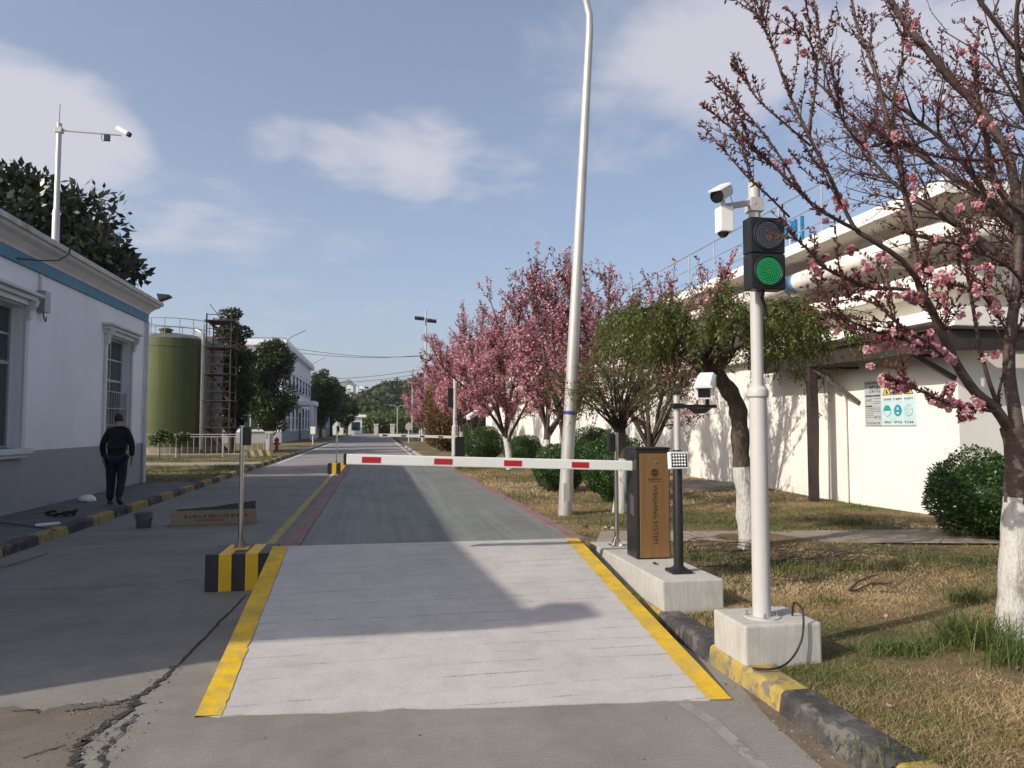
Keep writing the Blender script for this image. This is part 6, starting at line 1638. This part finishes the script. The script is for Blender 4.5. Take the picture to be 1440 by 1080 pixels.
# ------------------------------------------------------------------ broadleaf trees on the left
def leaf_tree(name, label, base, zb, zt, rx, ry, mat, seed, nleaf, size, group=None, trunk_r=0.16, clumps=40, lean=0.0):
    rng = np.random.default_rng(seed); root = thing(name, label, 'tree', base, group); b0 = np.array(base)
    H = zt-zb; cz = (zb+zt)/2
    # clump centres spread through an egg-shaped crown
    cs = []
    while len(cs) < clumps:
        u = rng.uniform(-1,1,3)
        if (u**2).sum() > 1: continue
        w = 0.55+0.45*math.cos(max(-1,min(1,u[2]-(-0.25)))*1.35)
        cs.append([b0[0]+u[0]*rx*w+lean*(u[2]+1), b0[1]+u[1]*ry*w, cz+u[2]*H*0.47])
    cs = np.array(cs)
    tr = np.array([b0-np.array([0,0,0.1]), [b0[0],b0[1],b0[2]+(zb-b0[2])*0.6], [b0[0]+lean*0.5,b0[1],zb+H*0.2], [b0[0]+lean,b0[1],zb+H*0.55], [b0[0]+lean,b0[1],zb+H*0.85]])
    V, F = tubes([(smooth_path(tr,3), np.linspace(trunk_r,trunk_r*0.2,13), 10)]); np_mesh('trunk', V, F, M['bark'], None, root, None, True)
    br = []
    for c in cs:
        q, dd = at(tr, np.clip((c[2]-b0[2])/(zt-b0[2])*0.95-rng.uniform(0.05,0.2),0.25,0.95)); md = (q+c)/2+rng.normal(0,0.1,3)-np.array([0,0,0.1])
        br.append((np.array([q,md,c]), np.array([trunk_r*0.35,trunk_r*0.2,trunk_r*0.06]), 4))
    V, F = tubes(br); np_mesh('branches', V, F, M['twig'], None, root, None, True)
    cr = rng.uniform(0.20,0.36,clumps)*(rx+ry)/2*1.25
    idx = rng.integers(0,clumps,nleaf); d = unit(rng.normal(size=(nleaf,3)))
    rad = cr[idx]*np.clip(1-np.abs(rng.normal(0,0.28,nleaf)),0.1,1.15)
    c = cs[idx]+d*rad[:,None]*np.array([1,1,0.8])
    V, F = leaves(c, rng.uniform(size*0.7,size*1.35,nleaf), rng, 0.5, d, 0.7, 0, unit(d+rng.normal(size=d.shape)*0.7))
    np_mesh('crown', V, F, mat, None, root, np.clip(0.42+(rng.uniform(-0.22,0.22,clumps))[idx]+rng.normal(0,0.16,nleaf),0,1))
    return root
g = 'evergreen trees along the left verge'
def px_tree(px, ytop, ybot, Y, halfw, label, seed, n, size, mat='camphor', clumps=40, grp=g, base_z=0.1):
    a = on_y(px, ytop, Y); b_ = on_y(px, ybot, Y); w = halfw*Y/1060
    leaf_tree('broadleaf_tree', label, Vector((a.x,Y,base_z)), b_.z, a.z, w, w, M[mat], seed, n, size, grp, 0.02*(a.z)+0.05, clumps)
px_tree(329, 430, 606, 50, 27, 'tall dark evergreen tree behind the rusty stair tower', 1, 24000, 0.19, clumps=64)
px_tree(383, 474, 606, 58, 34, 'bushy evergreen tree in front of the white office block', 2, 28000, 0.19, clumps=70)
px_tree(452, 520, 597, 108, 26, 'dark evergreen tree just beyond the white office block', 3, 16000, 0.27, clumps=60)
px_tree(467, 531, 597, 122, 20, 'dark evergreen tree over the grey shed', 4, 14000, 0.28, clumps=55)
px_tree(488, 556, 600, 130, 14, 'lower dark evergreen tree at the end of the far left row', 5, 8000, 0.34)
px_tree(430, 535, 600, 112, 16, 'evergreen tree tucked against the far end of the office block', 6, 7000, 0.3)
# magnolia behind the near building roof
a = on_y(55, 238, 25.5)
leaf_tree('magnolia_tree', 'dark large leaved tree rising behind the white building roof', Vector((on_y(60,300,25.5).x-0.6,25.5,0.1)), 4.2, a.z, 3.0, 2.6, M['magnolia'], 12, 11000, 0.30, None, 0.25, 52)
# saplings by the fence and ragged weeds on the verge
for i, (px_, yy) in enumerate(((225, 38.6), (252, 38.4))):
    q_ = on_y(px_, 620, yy); leaf_tree('sapling', 'thin leafy sapling before the low fence, %s' % ('nearer the white building' if i == 0 else 'in front of the green tank'), Vector((q_.x,yy,0.1)), 0.75, 1.45, 0.5, 0.4, M['camphor'], 30+i, 700, 0.12, 'saplings by the fence', 0.03, 12)

# ------------------------------------------------------------------ wooded hill, towers and mountains far off
def ridge(name, pts, depth, mat, zbase=-0.05, seed=1, amp=0.0):
    """a hill body: silhouette points (x, y, z) swept backwards and down to the ground on both sides"""
    rng = np.random.default_rng(seed); p = np.array(pts, float); n = len(p); rows = []
    for f, hz in ((-1.0,0.0),(-0.75,0.35),(-0.45,0.72),(-0.15,0.95),(0.1,1.0),(0.6,0.6),(1.2,0.0)):
        q = p.copy(); q[:,1] += f*depth; q[:,2] = zbase+(p[:,2]-zbase)*hz*(1+rng.normal(0,amp,n)); rows.append(q)
    V = np.concatenate(rows); i, j = np.meshgrid(np.arange(n-1), np.arange(len(rows)-1)); a = (j*n+i).ravel()
    return np_mesh(name, V, np.stack([a,a+1,a+n+1,a+n],1), mat, None, None, np.full(len(a),0.3), True), V
def sil(lst, Y): return [tuple(on_y(a,b_,Y)) for a,b_ in lst]
prof_h = [(380,598),(430,594),(480,580),(510,570),(530,561),(550,554),(575,551),(600,540),(640,520),(690,500),(760,495),(860,500),(980,520),(1100,560)]
hp = smooth_path(np.array(sil(prof_h, 290.0)), 4)
hill, HV = ridge('hill', hp, 90.0, M['hill_leaf'], -0.05, 3, 0.02); struct(hill)
# trees covering the hill: thousands of crowns that read as one wood
rng = np.random.default_rng(19)
C = []
nrow = 7; ncol = len(hp)
HVg = HV.reshape(nrow, ncol, 3)
for i in range(1500):
    u = rng.uniform(0, ncol-1.01); v = rng.uniform(0, 4.0); iu, iv = int(u), int(v); fu, fv = u-iu, v-iv
    q = (HVg[iv,iu]*(1-fu)+HVg[iv,iu+1]*fu)*(1-fv)+(HVg[iv+1,iu]*(1-fu)+HVg[iv+1,iu+1]*fu)*fv
    C.append(q)
C = np.array(C); R_ = rng.uniform(1.8,4.2,len(C)); nl = 46
idx = np.repeat(np.arange(len(C)), nl); d = unit(rng.normal(size=(len(idx),3))); d[:,2] = np.abs(d[:,2])*1.1-0.15
c = C[idx]+np.array([0,0,1.0])+d*R_[idx][:,None]*rng.uniform(0.7,1.05,(len(idx),1))
V, F = leaves(c, rng.uniform(0.9,2.0,len(c)), rng, 0.8, d, 0.5)
tone = np.clip(0.38+rng.normal(0,0.22,len(C))[idx]+rng.normal(0,0.14,len(idx)),0,1)
tag(np_mesh('forest', V, F, M['hill_leaf'], None, None, tone), 'wooded dark green hillside beyond the end of the road', None, None, 'stuff')
# low scrub at the end of the road
rng = np.random.default_rng(23); C = []
for i in range(420):
    px_ = rng.uniform(500, 600); Y = rng.uniform(180, 205); q = on_y(px_, 604, Y); C.append((q.x, Y, rng.uniform(0.3,4.2)))
C = np.array(C); idx = np.repeat(np.arange(len(C)), 40); d = unit(rng.normal(size=(len(idx),3)))
c = C[idx]+d*rng.uniform(0.8,1.7,len(C))[idx][:,None]; c[:,2] = np.maximum(c[:,2], 0.0)
V, F = leaves(c, rng.uniform(0.4,0.9,len(c)), rng, 0.7, d, 0.6)
tag(np_mesh('undergrowth', V, F, M['weep_leaf'], None, None, np.clip(rng.normal(0.3,0.2,len(c)),0,1)), 'yellow green scrub at the end of the road', None, None, 'stuff')
mt = smooth_path(np.array(sil([(380,590),(440,560),(462,548),(478,538),(487,533),(498,538),(512,548),(530,562),(560,575),(640,570),(760,580),(900,590)], 2600.0)), 3)
mo, _ = ridge('mountain', mt, 500.0, M['mountain'], -1.0, 4, 0.03); struct(mo)
for i, (px0, px1, yt, Y, lab) in enumerate(((480.5,482.5,542,900,'slim white tower block far beyond the trees'),(487,496,544,1000,'wide pale tower block far off behind the dark trees'),(493.5,496.5,545.5,880,'white tower slab before the mountain'),(500.5,503.5,543.5,880,'tallest white tower slab before the mountain'),(504,512,545,1000,'wide pale tower block beside the wooded hill'))):
    A = on_y(px0, yt, Y); B = on_y(px1, yt, Y)
    t = thing('tower_block', lab, 'building', ((A.x+B.x)/2, Y, 0), 'far tower blocks')
    b = MB(); b.box(A.x, B.x, Y, Y+14, -0.5, A.z); b.build('wall', M['tower_white'], t)
    b = MB(); b.box(A.x+1, B.x-0.5 if B.x-A.x < 4 else B.x-2, Y+2, Y+9, A.z, A.z+2.5); b.build('roof_house', M['tower_white'], t)
    nfl = int(A.z/3.2)
    if B.x-A.x > 4:
        for k2 in range(nfl): b = MB(); b.box(A.x+0.6, B.x-0.6, Y-0.15, Y-0.02, k2*3.2+1.0, k2*3.2+2.5); b.build('window_band', M['glass'], t)

# ------------------------------------------------------------------ grass
def grass_mesh(name, x0, x1, y0, y1, n, h0, h1, w, seed, base, label, bias=None, region=None, zf=None):
    rng = np.random.default_rng(seed)
    X = rng.uniform(x0,x1,n); Y = rng.uniform(y0,y1,n)
    p = 0.50+0.25*np.sin(X*2.3+1.0+np.sin(Y*1.7))+0.25*np.sin(Y*1.9+0.5*np.sin(X*2.1)+2)+0.2*np.sin(X*6.1+Y*4.3)*np.sin(Y*7.7-X*3.1)+0.15*np.sin(X*17+3*np.sin(Y*5))*np.sin(Y*19)
    keep = rng.uniform(size=n) < np.clip(p,0.12,1)
    if region is not None: keep &= region(X,Y)
    X, Y, p = X[keep], Y[keep], p[keep]; n = len(X)
    g_ = 0.62+0.22*np.sin(X*0.9+Y*0.55+0.6)+0.20*np.sin(Y*1.15-X*0.5+1.2)+0.16*np.sin(X*4.7+2*np.sin(Y*3.3))*np.sin(Y*5.1+X)+rng.normal(0,0.14,n)      # 0 green .. 1 straw
    if bias is not None: g_ = g_+bias(X,Y)
    hgt = rng.uniform(h0,h1,n)*(0.7+0.6*np.clip(p,0,1)); az = rng.uniform(0,6.28,n); ln = rng.uniform(0.4,2.2,n)*hgt
    Z = base+0.02*0.5*(np.sin(X*1.7+Y*0.6)+np.sin(X*0.6-Y*1.1+2))-0.006
    ww = w*rng.uniform(0.6,1.5,n); a2 = rng.uniform(0,6.28,n)
    B = np.stack([X,Y,Z],1); sd_ = np.stack([np.cos(a2),np.sin(a2),np.zeros(n)],1)*ww[:,None]
    mid = B+np.stack([np.cos(az)*ln*0.35,np.sin(az)*ln*0.35,hgt*0.6],1); tip = B+np.stack([np.cos(az)*ln,np.sin(az)*ln,hgt*0.95],1)
    V = np.stack([B-sd_, B+sd_, mid+sd_*0.7, mid-sd_*0.7, tip],1).reshape(-1,3); o = np.arange(n)*5
    F = np.concatenate([np.stack([o,o+1,o+2],1),np.stack([o,o+2,o+3],1),np.stack([o+3,o+2,o+4],1)])
    return tag(np_mesh(name, V, F, M['grass'], None, None, np.tile(np.clip(g_,0,1),3)), label, None, None, 'stuff')
pathY = (min(p.y for p in pts0), max(p.y for p in pts1))
def off_path(X, Y):
    t = np.interp(X, [q.x for q in pts0], [q.y for q in pts0]); t2 = np.interp(X, [q.x for q in pts1], [q.y for q in pts1])
    blk = ((X > 2.25)&(X < 2.80)&(Y > 4.42)&(Y < 4.89)) | ((X > 2.26)&(X < 2.82)&(Y > 5.8)&(Y < 8.0))
    j_ = 0.22*np.sin(X*3.1+1)*np.sin(X*7.3)+0.16*np.sin(X*13+Y*9)
    return ~((Y > t+0.10+j_)&(Y < t2-0.10+j_)) & ~blk
def greener(X, Y):
    return -0.45*np.exp(-(((X-3.9)/0.6)**2+((Y-4.7)/0.35)**2)) - 0.40*np.exp(-(((X-3.3)/0.35)**2+((Y-4.55)/0.18)**2)) - 0.35*np.exp(-((Y-12.3)/0.7)**2) - 0.35*np.exp(-(((X-3.6)/1.2)**2+((Y-8.0)/0.9)**2)) + 0.30*np.exp(-((Y-3.6)/0.7)**2) + 0.22*np.exp(-(((X-3.2)/0.8)**2+((Y-14)/4)**2))
grass_mesh('grass', 2.40, 6.4, 2.6, 6.2, 150000, 0.014, 0.040, 0.0022, 1, LAWN_Z, 'short dry straw coloured lawn grass beside the kerb', greener, off_path)
grass_mesh('grass', 2.40, 9.2, 6.2, 14.0, 110000, 0.018, 0.05, 0.0035, 2, LAWN_Z, 'patchy dry and green lawn grass before the white wall', greener, off_path)
grass_mesh('grass', 2.42, 9.2, 14.0, 36.0, 60000, 0.03, 0.08, 0.007, 3, LAWN_Z, 'dry lawn grass under the cherry trees', greener)
grass_mesh('grass', -14.0, KERB_L-0.2, 22.3, 39.0, 30000, 0.03, 0.12, 0.008, 4, 0.10, 'green grass on the verge beyond the white building', lambda X,Y: -0.45+0*X, lambda X,Y: ~((Y > 30.4)&(Y < 33.2)))
# long green clumps round the near trunk
def clump(cx, cy, n, h, spread, seed, label):
    rng = np.random.default_rng(seed); X = cx+rng.normal(0,spread,n); Y = cy+rng.normal(0,spread*0.6,n); az = rng.uniform(0,6.28,n); hh = rng.uniform(0.3,1.15,n)*h; ln = hh*rng.uniform(0.3,1.9,n)
    V = []; 
    B = np.stack([X,Y,np.full(n,LAWN_Z-0.01)],1); o = np.stack([np.cos(az),np.sin(az),np.zeros(n)],1); s_ = np.stack([-np.sin(az),np.cos(az),np.zeros(n)],1)*rng.uniform(0.0018,0.0035,n)[:,None]
    lv = [B, B+o*ln[:,None]*0.25+np.array([0,0,1])*hh[:,None]*0.5, B+o*ln[:,None]*0.6+np.array([0,0,1])*hh[:,None]*0.85, B+o*ln[:,None]+np.array([0,0,1])*hh[:,None]*0.8]
    V = np.stack([lv[0]-s_,lv[0]+s_,lv[1]-s_,lv[1]+s_,lv[2]-s_*0.7,lv[2]+s_*0.7,lv[3]-s_*0.1,lv[3]+s_*0.1],1).reshape(-1,3); b0 = np.arange(n)*8
    F = np.concatenate([np.stack([b0+k2,b0+k2+1,b0+k2+3,b0+k2+2],1) for k2 in (0,2,4)])
    tag(np_mesh('grass_clump', V, F, M['grass'], None, None, np.tile(np.clip(rng.normal(0.17,0.14,n),0,1),3)), label, None, None, 'stuff')
p = on_z(1368, 905, LAWN_Z); clump(p.x, p.y, 520, 0.25, 0.14, 1, 'long green grass clump at the foot of the near whitewashed trunk')
p = on_z(1262, 918, LAWN_Z); clump(p.x, p.y, 420, 0.11, 0.13, 2, 'low spreading green grass clump near the traffic light footing')
p = on_z(1360, 845, LAWN_Z); clump(p.x, p.y, 240, 0.15, 0.09, 3, 'dark green grass clump behind the near whitewashed trunk')
p = on_z(1435, 935, LAWN_Z); clump(p.x, p.y, 300, 0.24, 0.15, 4, 'loose green grass clump in front of the near whitewashed trunk')
p = on_z(1200, 738, LAWN_Z); clump(p.x, p.y, 420, 0.16, 0.22, 5, 'dark green grass clump before the white basin wall')
p = on_z(1290, 1065, LAWN_Z); clump(p.x, p.y, 200, 0.07, 0.14, 6, 'sparse green weeds growing over the kerb edge')
p = on_z(1170, 846, LAWN_Z); clump(p.x, p.y, 180, 0.07, 0.14, 7, 'small green grass tuft by the cut branch')

for i, (a_, b_, n_, h_, s_) in enumerate(((990,788,260,0.11,0.25),(1060,800,320,0.12,0.3),(1140,805,380,0.13,0.35),(1230,800,380,0.12,0.35),(1310,790,300,0.11,0.3),(1390,790,260,0.12,0.3),(1350,905,200,0.12,0.16),(900,740,220,0.12,0.35),(1010,735,260,0.11,0.3),(1120,730,300,0.1,0.35),(1030,820,200,0.08,0.2),(860,737,200,0.12,0.3))):
    p = on_z(a_, b_, LAWN_Z); clump(p.x, p.y, n_, h_, s_, 20+i, 'rough green weeds growing through the dry lawn')
# cut branches lying on the lawn
rng = np.random.default_rng(41)
def brushwood(label, base, dirs, n, L, r0, seed, flat=0.10):
    rng = np.random.default_rng(seed); polys = []
    for i in range(n):
        p0 = np.array(base)+np.array([rng.normal(0,dirs[3]),rng.normal(0,dirs[3]*0.5),rng.uniform(0.01,0.05)])
        d = np.array(dirs[:3])+rng.normal(0,0.35,3); pts, rr = walk(p0, d, L*rng.uniform(0.6,1.2), r0, r0*0.3, 0.07, rng, 0.10, (0,0,-0.1)); pts[:,2] = np.clip(pts[:,2], LAWN_Z+0.01, LAWN_Z+flat); polys.append((pts,rr,5))
        for k in range(6):
            q, dd = at(pts, rng.uniform(0.2,0.95)); p2, r2 = walk(q, side_dir(dd,rng.uniform(0.4,1.0),rng), L*0.35*rng.uniform(0.5,1.2), r0*0.4, r0*0.15, 0.05, rng, 0.12, (0,0,0.15)); p2[:,2] = np.clip(p2[:,2],LAWN_Z+0.01,LAWN_Z+flat*1.3); polys.append((p2,r2,3))
    V, F = tubes(polys); tag(np_mesh('cut_branch', V, F, M['twig'], None, None, None, True), label, 'branch', 'cut branches on the lawn')
p = on_z(1195, 833, LAWN_Z); brushwood('forked cut branch with pale cut end lying on the dry lawn', p, (1.0,0.05,0.05,0.01), 2, 0.50, 0.012, 1, 0.07)
p = on_z(1010, 775, LAWN_Z); brushwood('tangle of thin cut branches around the foot of the weeping tree', p, (0.3,-0.3,0.12,0.32), 26, 0.75, 0.006, 2, 0.12)
p = on_z(1130, 795, LAWN_Z); brushwood('flat pile of thin twigs on the lawn behind the traffic light pole', p, (0.8,0.1,0.10,0.55), 46, 0.8, 0.0055, 3, 0.13)
p = on_z(1255, 835, LAWN_Z); brushwood('long thin shoot leaning up from the cut branch on the lawn', p, (0.45,0.35,0.55,0.01), 1, 0.9, 0.0045, 4, 0.5)
# fallen leaves, blossom and small stones on the lawn
rng = np.random.default_rng(43)
c = np.stack([rng.uniform(2.45,7.0,260), rng.uniform(3.0,14.0,260), np.full(260, LAWN_Z+0.03)], 1)
V, F = leaves(c, rng.uniform(0.02,0.06,260), rng, 0.6, np.array([0,0,3.0]), 0.5)
tag(np_mesh('fallen_leaves', V, F, [M['brown_leaf'], M['petal']], (rng.uniform(size=260) < 0.35).astype(int), None, rng.uniform(0.4,1,260)), 'scattered fallen leaves and petals on the dry lawn', None, None, 'stuff')
cc = np.stack([np.clip(rng.normal(3.0,0.7,170),2.5,5), rng.uniform(9.5,22,170), np.full(170,LAWN_Z+0.015)],1)
pebbles('stones', cc, rng.uniform(0.012,0.045,170), M['crumb'], 'pale stones scattered on the lawn beside the weighbridge')
# ------------------------------------------------------------------ the walking man, seen from behind, looking down
def skin_mesh(name, joints, bones, mats, parent, mat_fn=None, levels=2, root=0):
    """joints: name -> (pos, rx, ry); bones: pairs; grown with Skin + Subdivision and baked"""
    names = list(joints); idx = {n: i for i, n in enumerate(names)}
    me = bpy.data.meshes.new(name+'_cage'); me.from_pydata([tuple(joints[n][0]) for n in names], [(idx[a], idx[b]) for a, b in bones], [])
    o = bpy.data.objects.new(name+'_cage', me); COL.objects.link(o)
    md = o.modifiers.new('skin', 'SKIN'); md.use_smooth_shade = True
    if not me.skin_vertices: 
        bpy.context.view_layer.objects.active = o
    sv = me.skin_vertices[0].data
    for i, n in enumerate(names):
        sv[i].radius = joints[n][1:3]; sv[i].use_root = (i == root)
    ss = o.modifiers.new('sub', 'SUBSURF'); ss.levels = levels; ss.render_levels = levels
    bpy.context.view_layer.update()
    m2 = bpy.data.meshes.new_from_object(o.evaluated_get(bpy.context.evaluated_depsgraph_get()))
    bpy.data.objects.remove(o); bpy.data.meshes.remove(me)
    r = bpy.data.objects.new(name, m2); m2.name = name; m2.materials.clear()
    for m in mats: m2.materials.append(m)
    r.parent = parent; link(r); LOC[r.name] = Vector((0,0,0))
    for p in m2.polygons:
        p.use_smooth = True
        if mat_fn: p.material_index = mat_fn(p.center)
    return r
mp = on_z(162, 711, 0.09)
MAN = thing('person', 'man in black sweater and dark trousers walking away with bowed head along the kerb', 'person', mp)
HS = 1.0
J_ = {  # x right, y forward (away), z up; left foot planted, right heel lifting
 'pelvis':((0,0,0.95),0.135,0.105), 'waist':((0,0.01,1.08),0.142,0.105), 'chest':((0.0,0.03,1.30),0.155,0.105), 'collar':((0,0.04,1.44),0.09,0.075),
 'neck':((0.0,0.075,1.51),0.055,0.055), 'skull0':((-0.005,0.125,1.575),0.070,0.080), 'skull1':((-0.01,0.15,1.645),0.074,0.092), 'skull2':((-0.01,0.145,1.70),0.055,0.066),
 'shL':((-0.17,0.035,1.415),0.068,0.062), 'elL':((-0.245,-0.015,1.15),0.045,0.045), 'wrL':((-0.235,0.035,0.92),0.028,0.032), 'haL':((-0.228,0.055,0.84),0.022,0.038),
 'shR':((0.17,0.035,1.415),0.068,0.062), 'elR':((0.265,-0.03,1.16),0.045,0.045), 'wrR':((0.262,0.02,0.93),0.028,0.032), 'haR':((0.255,0.04,0.85),0.022,0.038),
 'hipL':((-0.095,0,0.88),0.095,0.100), 'knL':((-0.10,0.06,0.50),0.060,0.065), 'anL':((-0.10,0.02,0.09),0.038,0.045), 'toL':((-0.115,0.16,0.045),0.036,0.026),
 'hipR':((0.095,0,0.88),0.095,0.100), 'knR':((0.095,0.02,0.50),0.060,0.065), 'anR':((0.09,-0.16,0.15),0.038,0.045), 'toR':((0.10,-0.04,0.045),0.036,0.026)}
bones = [('pelvis','waist'),('waist','chest'),('chest','collar'),('collar','neck'),('neck','skull0'),('skull0','skull1'),('skull1','skull2'),
 ('chest','shL'),('shL','elL'),('elL','wrL'),('wrL','haL'),('chest','shR'),('shR','elR'),('elR','wrR'),('wrR','haR'),
 ('pelvis','hipL'),('hipL','knL'),('knL','anL'),('anL','toL'),('pelvis','hipR'),('hipR','knR'),('knR','anR'),('anR','toR')]
for S, s in (('L',-1),('R',1)):      # fingers of unequal length, slightly curled; thumb from the side of the palm
    hx, hy, hz = J_['ha'+S][0]
    for f, (dy, ln) in enumerate(((0.030,0.062),(0.010,0.072),(-0.010,0.066),(-0.028,0.050))):
        a, b_ = 'f%s%da' % (S,f), 'f%s%db' % (S,f)
        J_[a] = ((hx-s*0.004, hy+dy, hz-0.052-ln*0.30), 0.0088, 0.0088); J_[b_] = ((hx-s*0.020, hy+dy+0.004, hz-0.045-ln), 0.0076, 0.0076); bones += [('ha'+S,a),(a,b_)]
    J_['t%sa' % S] = ((hx-s*0.016, hy+0.048, hz+0.000), 0.0105, 0.0105); J_['t%sb' % S] = ((hx-s*0.026, hy+0.060, hz-0.042), 0.0085, 0.0085); bones += [('ha'+S,'t%sa' % S),('t%sa' % S,'t%sb' % S)]
BODY = skin_mesh('body', J_, bones, [M['skin'], M['sweater'], M['trousers']], MAN, lambda c: 0 if (c.z > 1.495 or (abs(c.x) > 0.19 and c.z < 0.935)) else (1 if c.z > 0.88 else 2))
# sweater, trousers and shoes lie over the body
def grow(keys, add, over=None):
    d = {k2: (J_[k2][0], J_[k2][1]+add, J_[k2][2]+add) for k2 in keys}
    if over: d.update(over)
    return d
sw = grow(['pelvis','waist','chest','collar','shL','elL','wrL','shR','elR','wrR'], 0.016, {'hem':((0,0,0.86),0.165,0.135), 'nk':((0.0,0.066,1.495),0.076,0.074)})
skin_mesh('sweater', {**{'pelvis':sw['pelvis']}, **{k2:v for k2,v in sw.items() if k2 != 'pelvis'}}, [('pelvis','hem'),('pelvis','waist'),('waist','chest'),('chest','collar'),('collar','nk'),('chest','shL'),('shL','elL'),('elL','wrL'),('chest','shR'),('shR','elR'),('elR','wrR')], [M['sweater']], MAN)
tr_ = grow(['pelvis','hipL','knL','anL','hipR','knR','anR'], 0.022)
skin_mesh('trousers', tr_, [('pelvis','hipL'),('hipL','knL'),('knL','anL'),('pelvis','hipR'),('hipR','knR'),('knR','anR')], [M['trousers']], MAN)
for S in 'LR':
    ax, ay, az = J_['an'+S][0]; tx, ty, tz = J_['to'+S][0]
    d = Vector((tx-ax,ty-ay,tz-az)).normalized(); heel = Vector((ax,ay,az))-d*0.07+Vector((0,0,-0.055 if S == 'L' else -0.04))
    sh = skin_mesh('shoe', {'heel':(heel,0.046,0.042), 'mid':((ax+tx)/2*1.0 and ((ax+tx)/2,(ay+ty)/2,(az+tz)/2-0.015),0.047,0.040), 'ball':((tx,ty,tz-0.005),0.050,0.034), 'toe':(Vector((tx,ty,tz))+Vector((0,0.075,-0.008)),0.040,0.026)}, [('heel','mid'),('mid','ball'),('ball','toe')], [M['shoe'], M['sole']], MAN, (lambda c: 1 if c.z < 0.03 else 0) if S == 'L' else (lambda c, h=heel: 1 if (c.z < 0.022 or c.y < h.y-0.012) else 0))
skin_mesh('hair', {'a':((-0.008,0.092,1.575),0.066,0.058), 'b':((-0.01,0.112,1.635),0.086,0.090), 'c':((-0.01,0.128,1.70),0.080,0.090), 'd':((-0.01,0.15,1.735),0.055,0.062)}, [('a','b'),('b','c'),('c','d')], [M['hair']], MAN)
for s in (-1,1):
    skin_mesh('ear', {'a':((s*0.078-0.008,0.165,1.64),0.010,0.022), 'b':((s*0.082-0.008,0.16,1.605),0.008,0.016)}, [('a','b')], [M['skin']], MAN)
# face: looking down and away from the viewer
for s in (-1,1):
    b = MB(); b.lathe((0,0,0), [(0.004,-0.010),(0.011,-0.004),(0.011,0.004),(0.004,0.010)], 8); o = b.build('eye', M['hair'], None); o.parent = MAN; o.location = (s*0.03-0.01,0.232,1.628); o.scale = (1,0.6,0.6)
skin_mesh('nose', {'a':((-0.01,0.237,1.635),0.009,0.010), 'b':((-0.01,0.258,1.595),0.013,0.014)}, [('a','b')], [M['skin']], MAN)
b = MB(); b.lathe((0,0,0), [(0.005,-0.024),(0.008,0.0),(0.005,0.024)], 8, 0, (1,0,0)); o = b.build('mouth', M['print_red'], None); o.parent = MAN; o.location = (-0.01,0.218,1.565)
MAN.rotation_euler = (0,0,math.radians(4))
MAN.scale = (1.01,1.01,1.01)
# ------------------------------------------------------------------ thin haze in the air
b = MB(); b.box(-2650, 2650, -700, 5200, -1.6, 330)
k = NT('haze_air')
for n in list(k.t.nodes):
    if n.type == 'BSDF_PRINCIPLED': k.t.nodes.remove(n)
pv = k.n('ShaderNodeVolumePrincipled'); pv.inputs['Color'].default_value = (0.86, 0.91, 1.0, 1); pv.inputs['Density'].default_value = 0.00018; pv.inputs['Anisotropy'].default_value = 0.2
k.l(pv.outputs[0], k.out.inputs['Volume'])
hz = b.build('haze', k.mat); tag(hz, 'thin pale haze filling the air over the whole place', None, None, 'stuff')
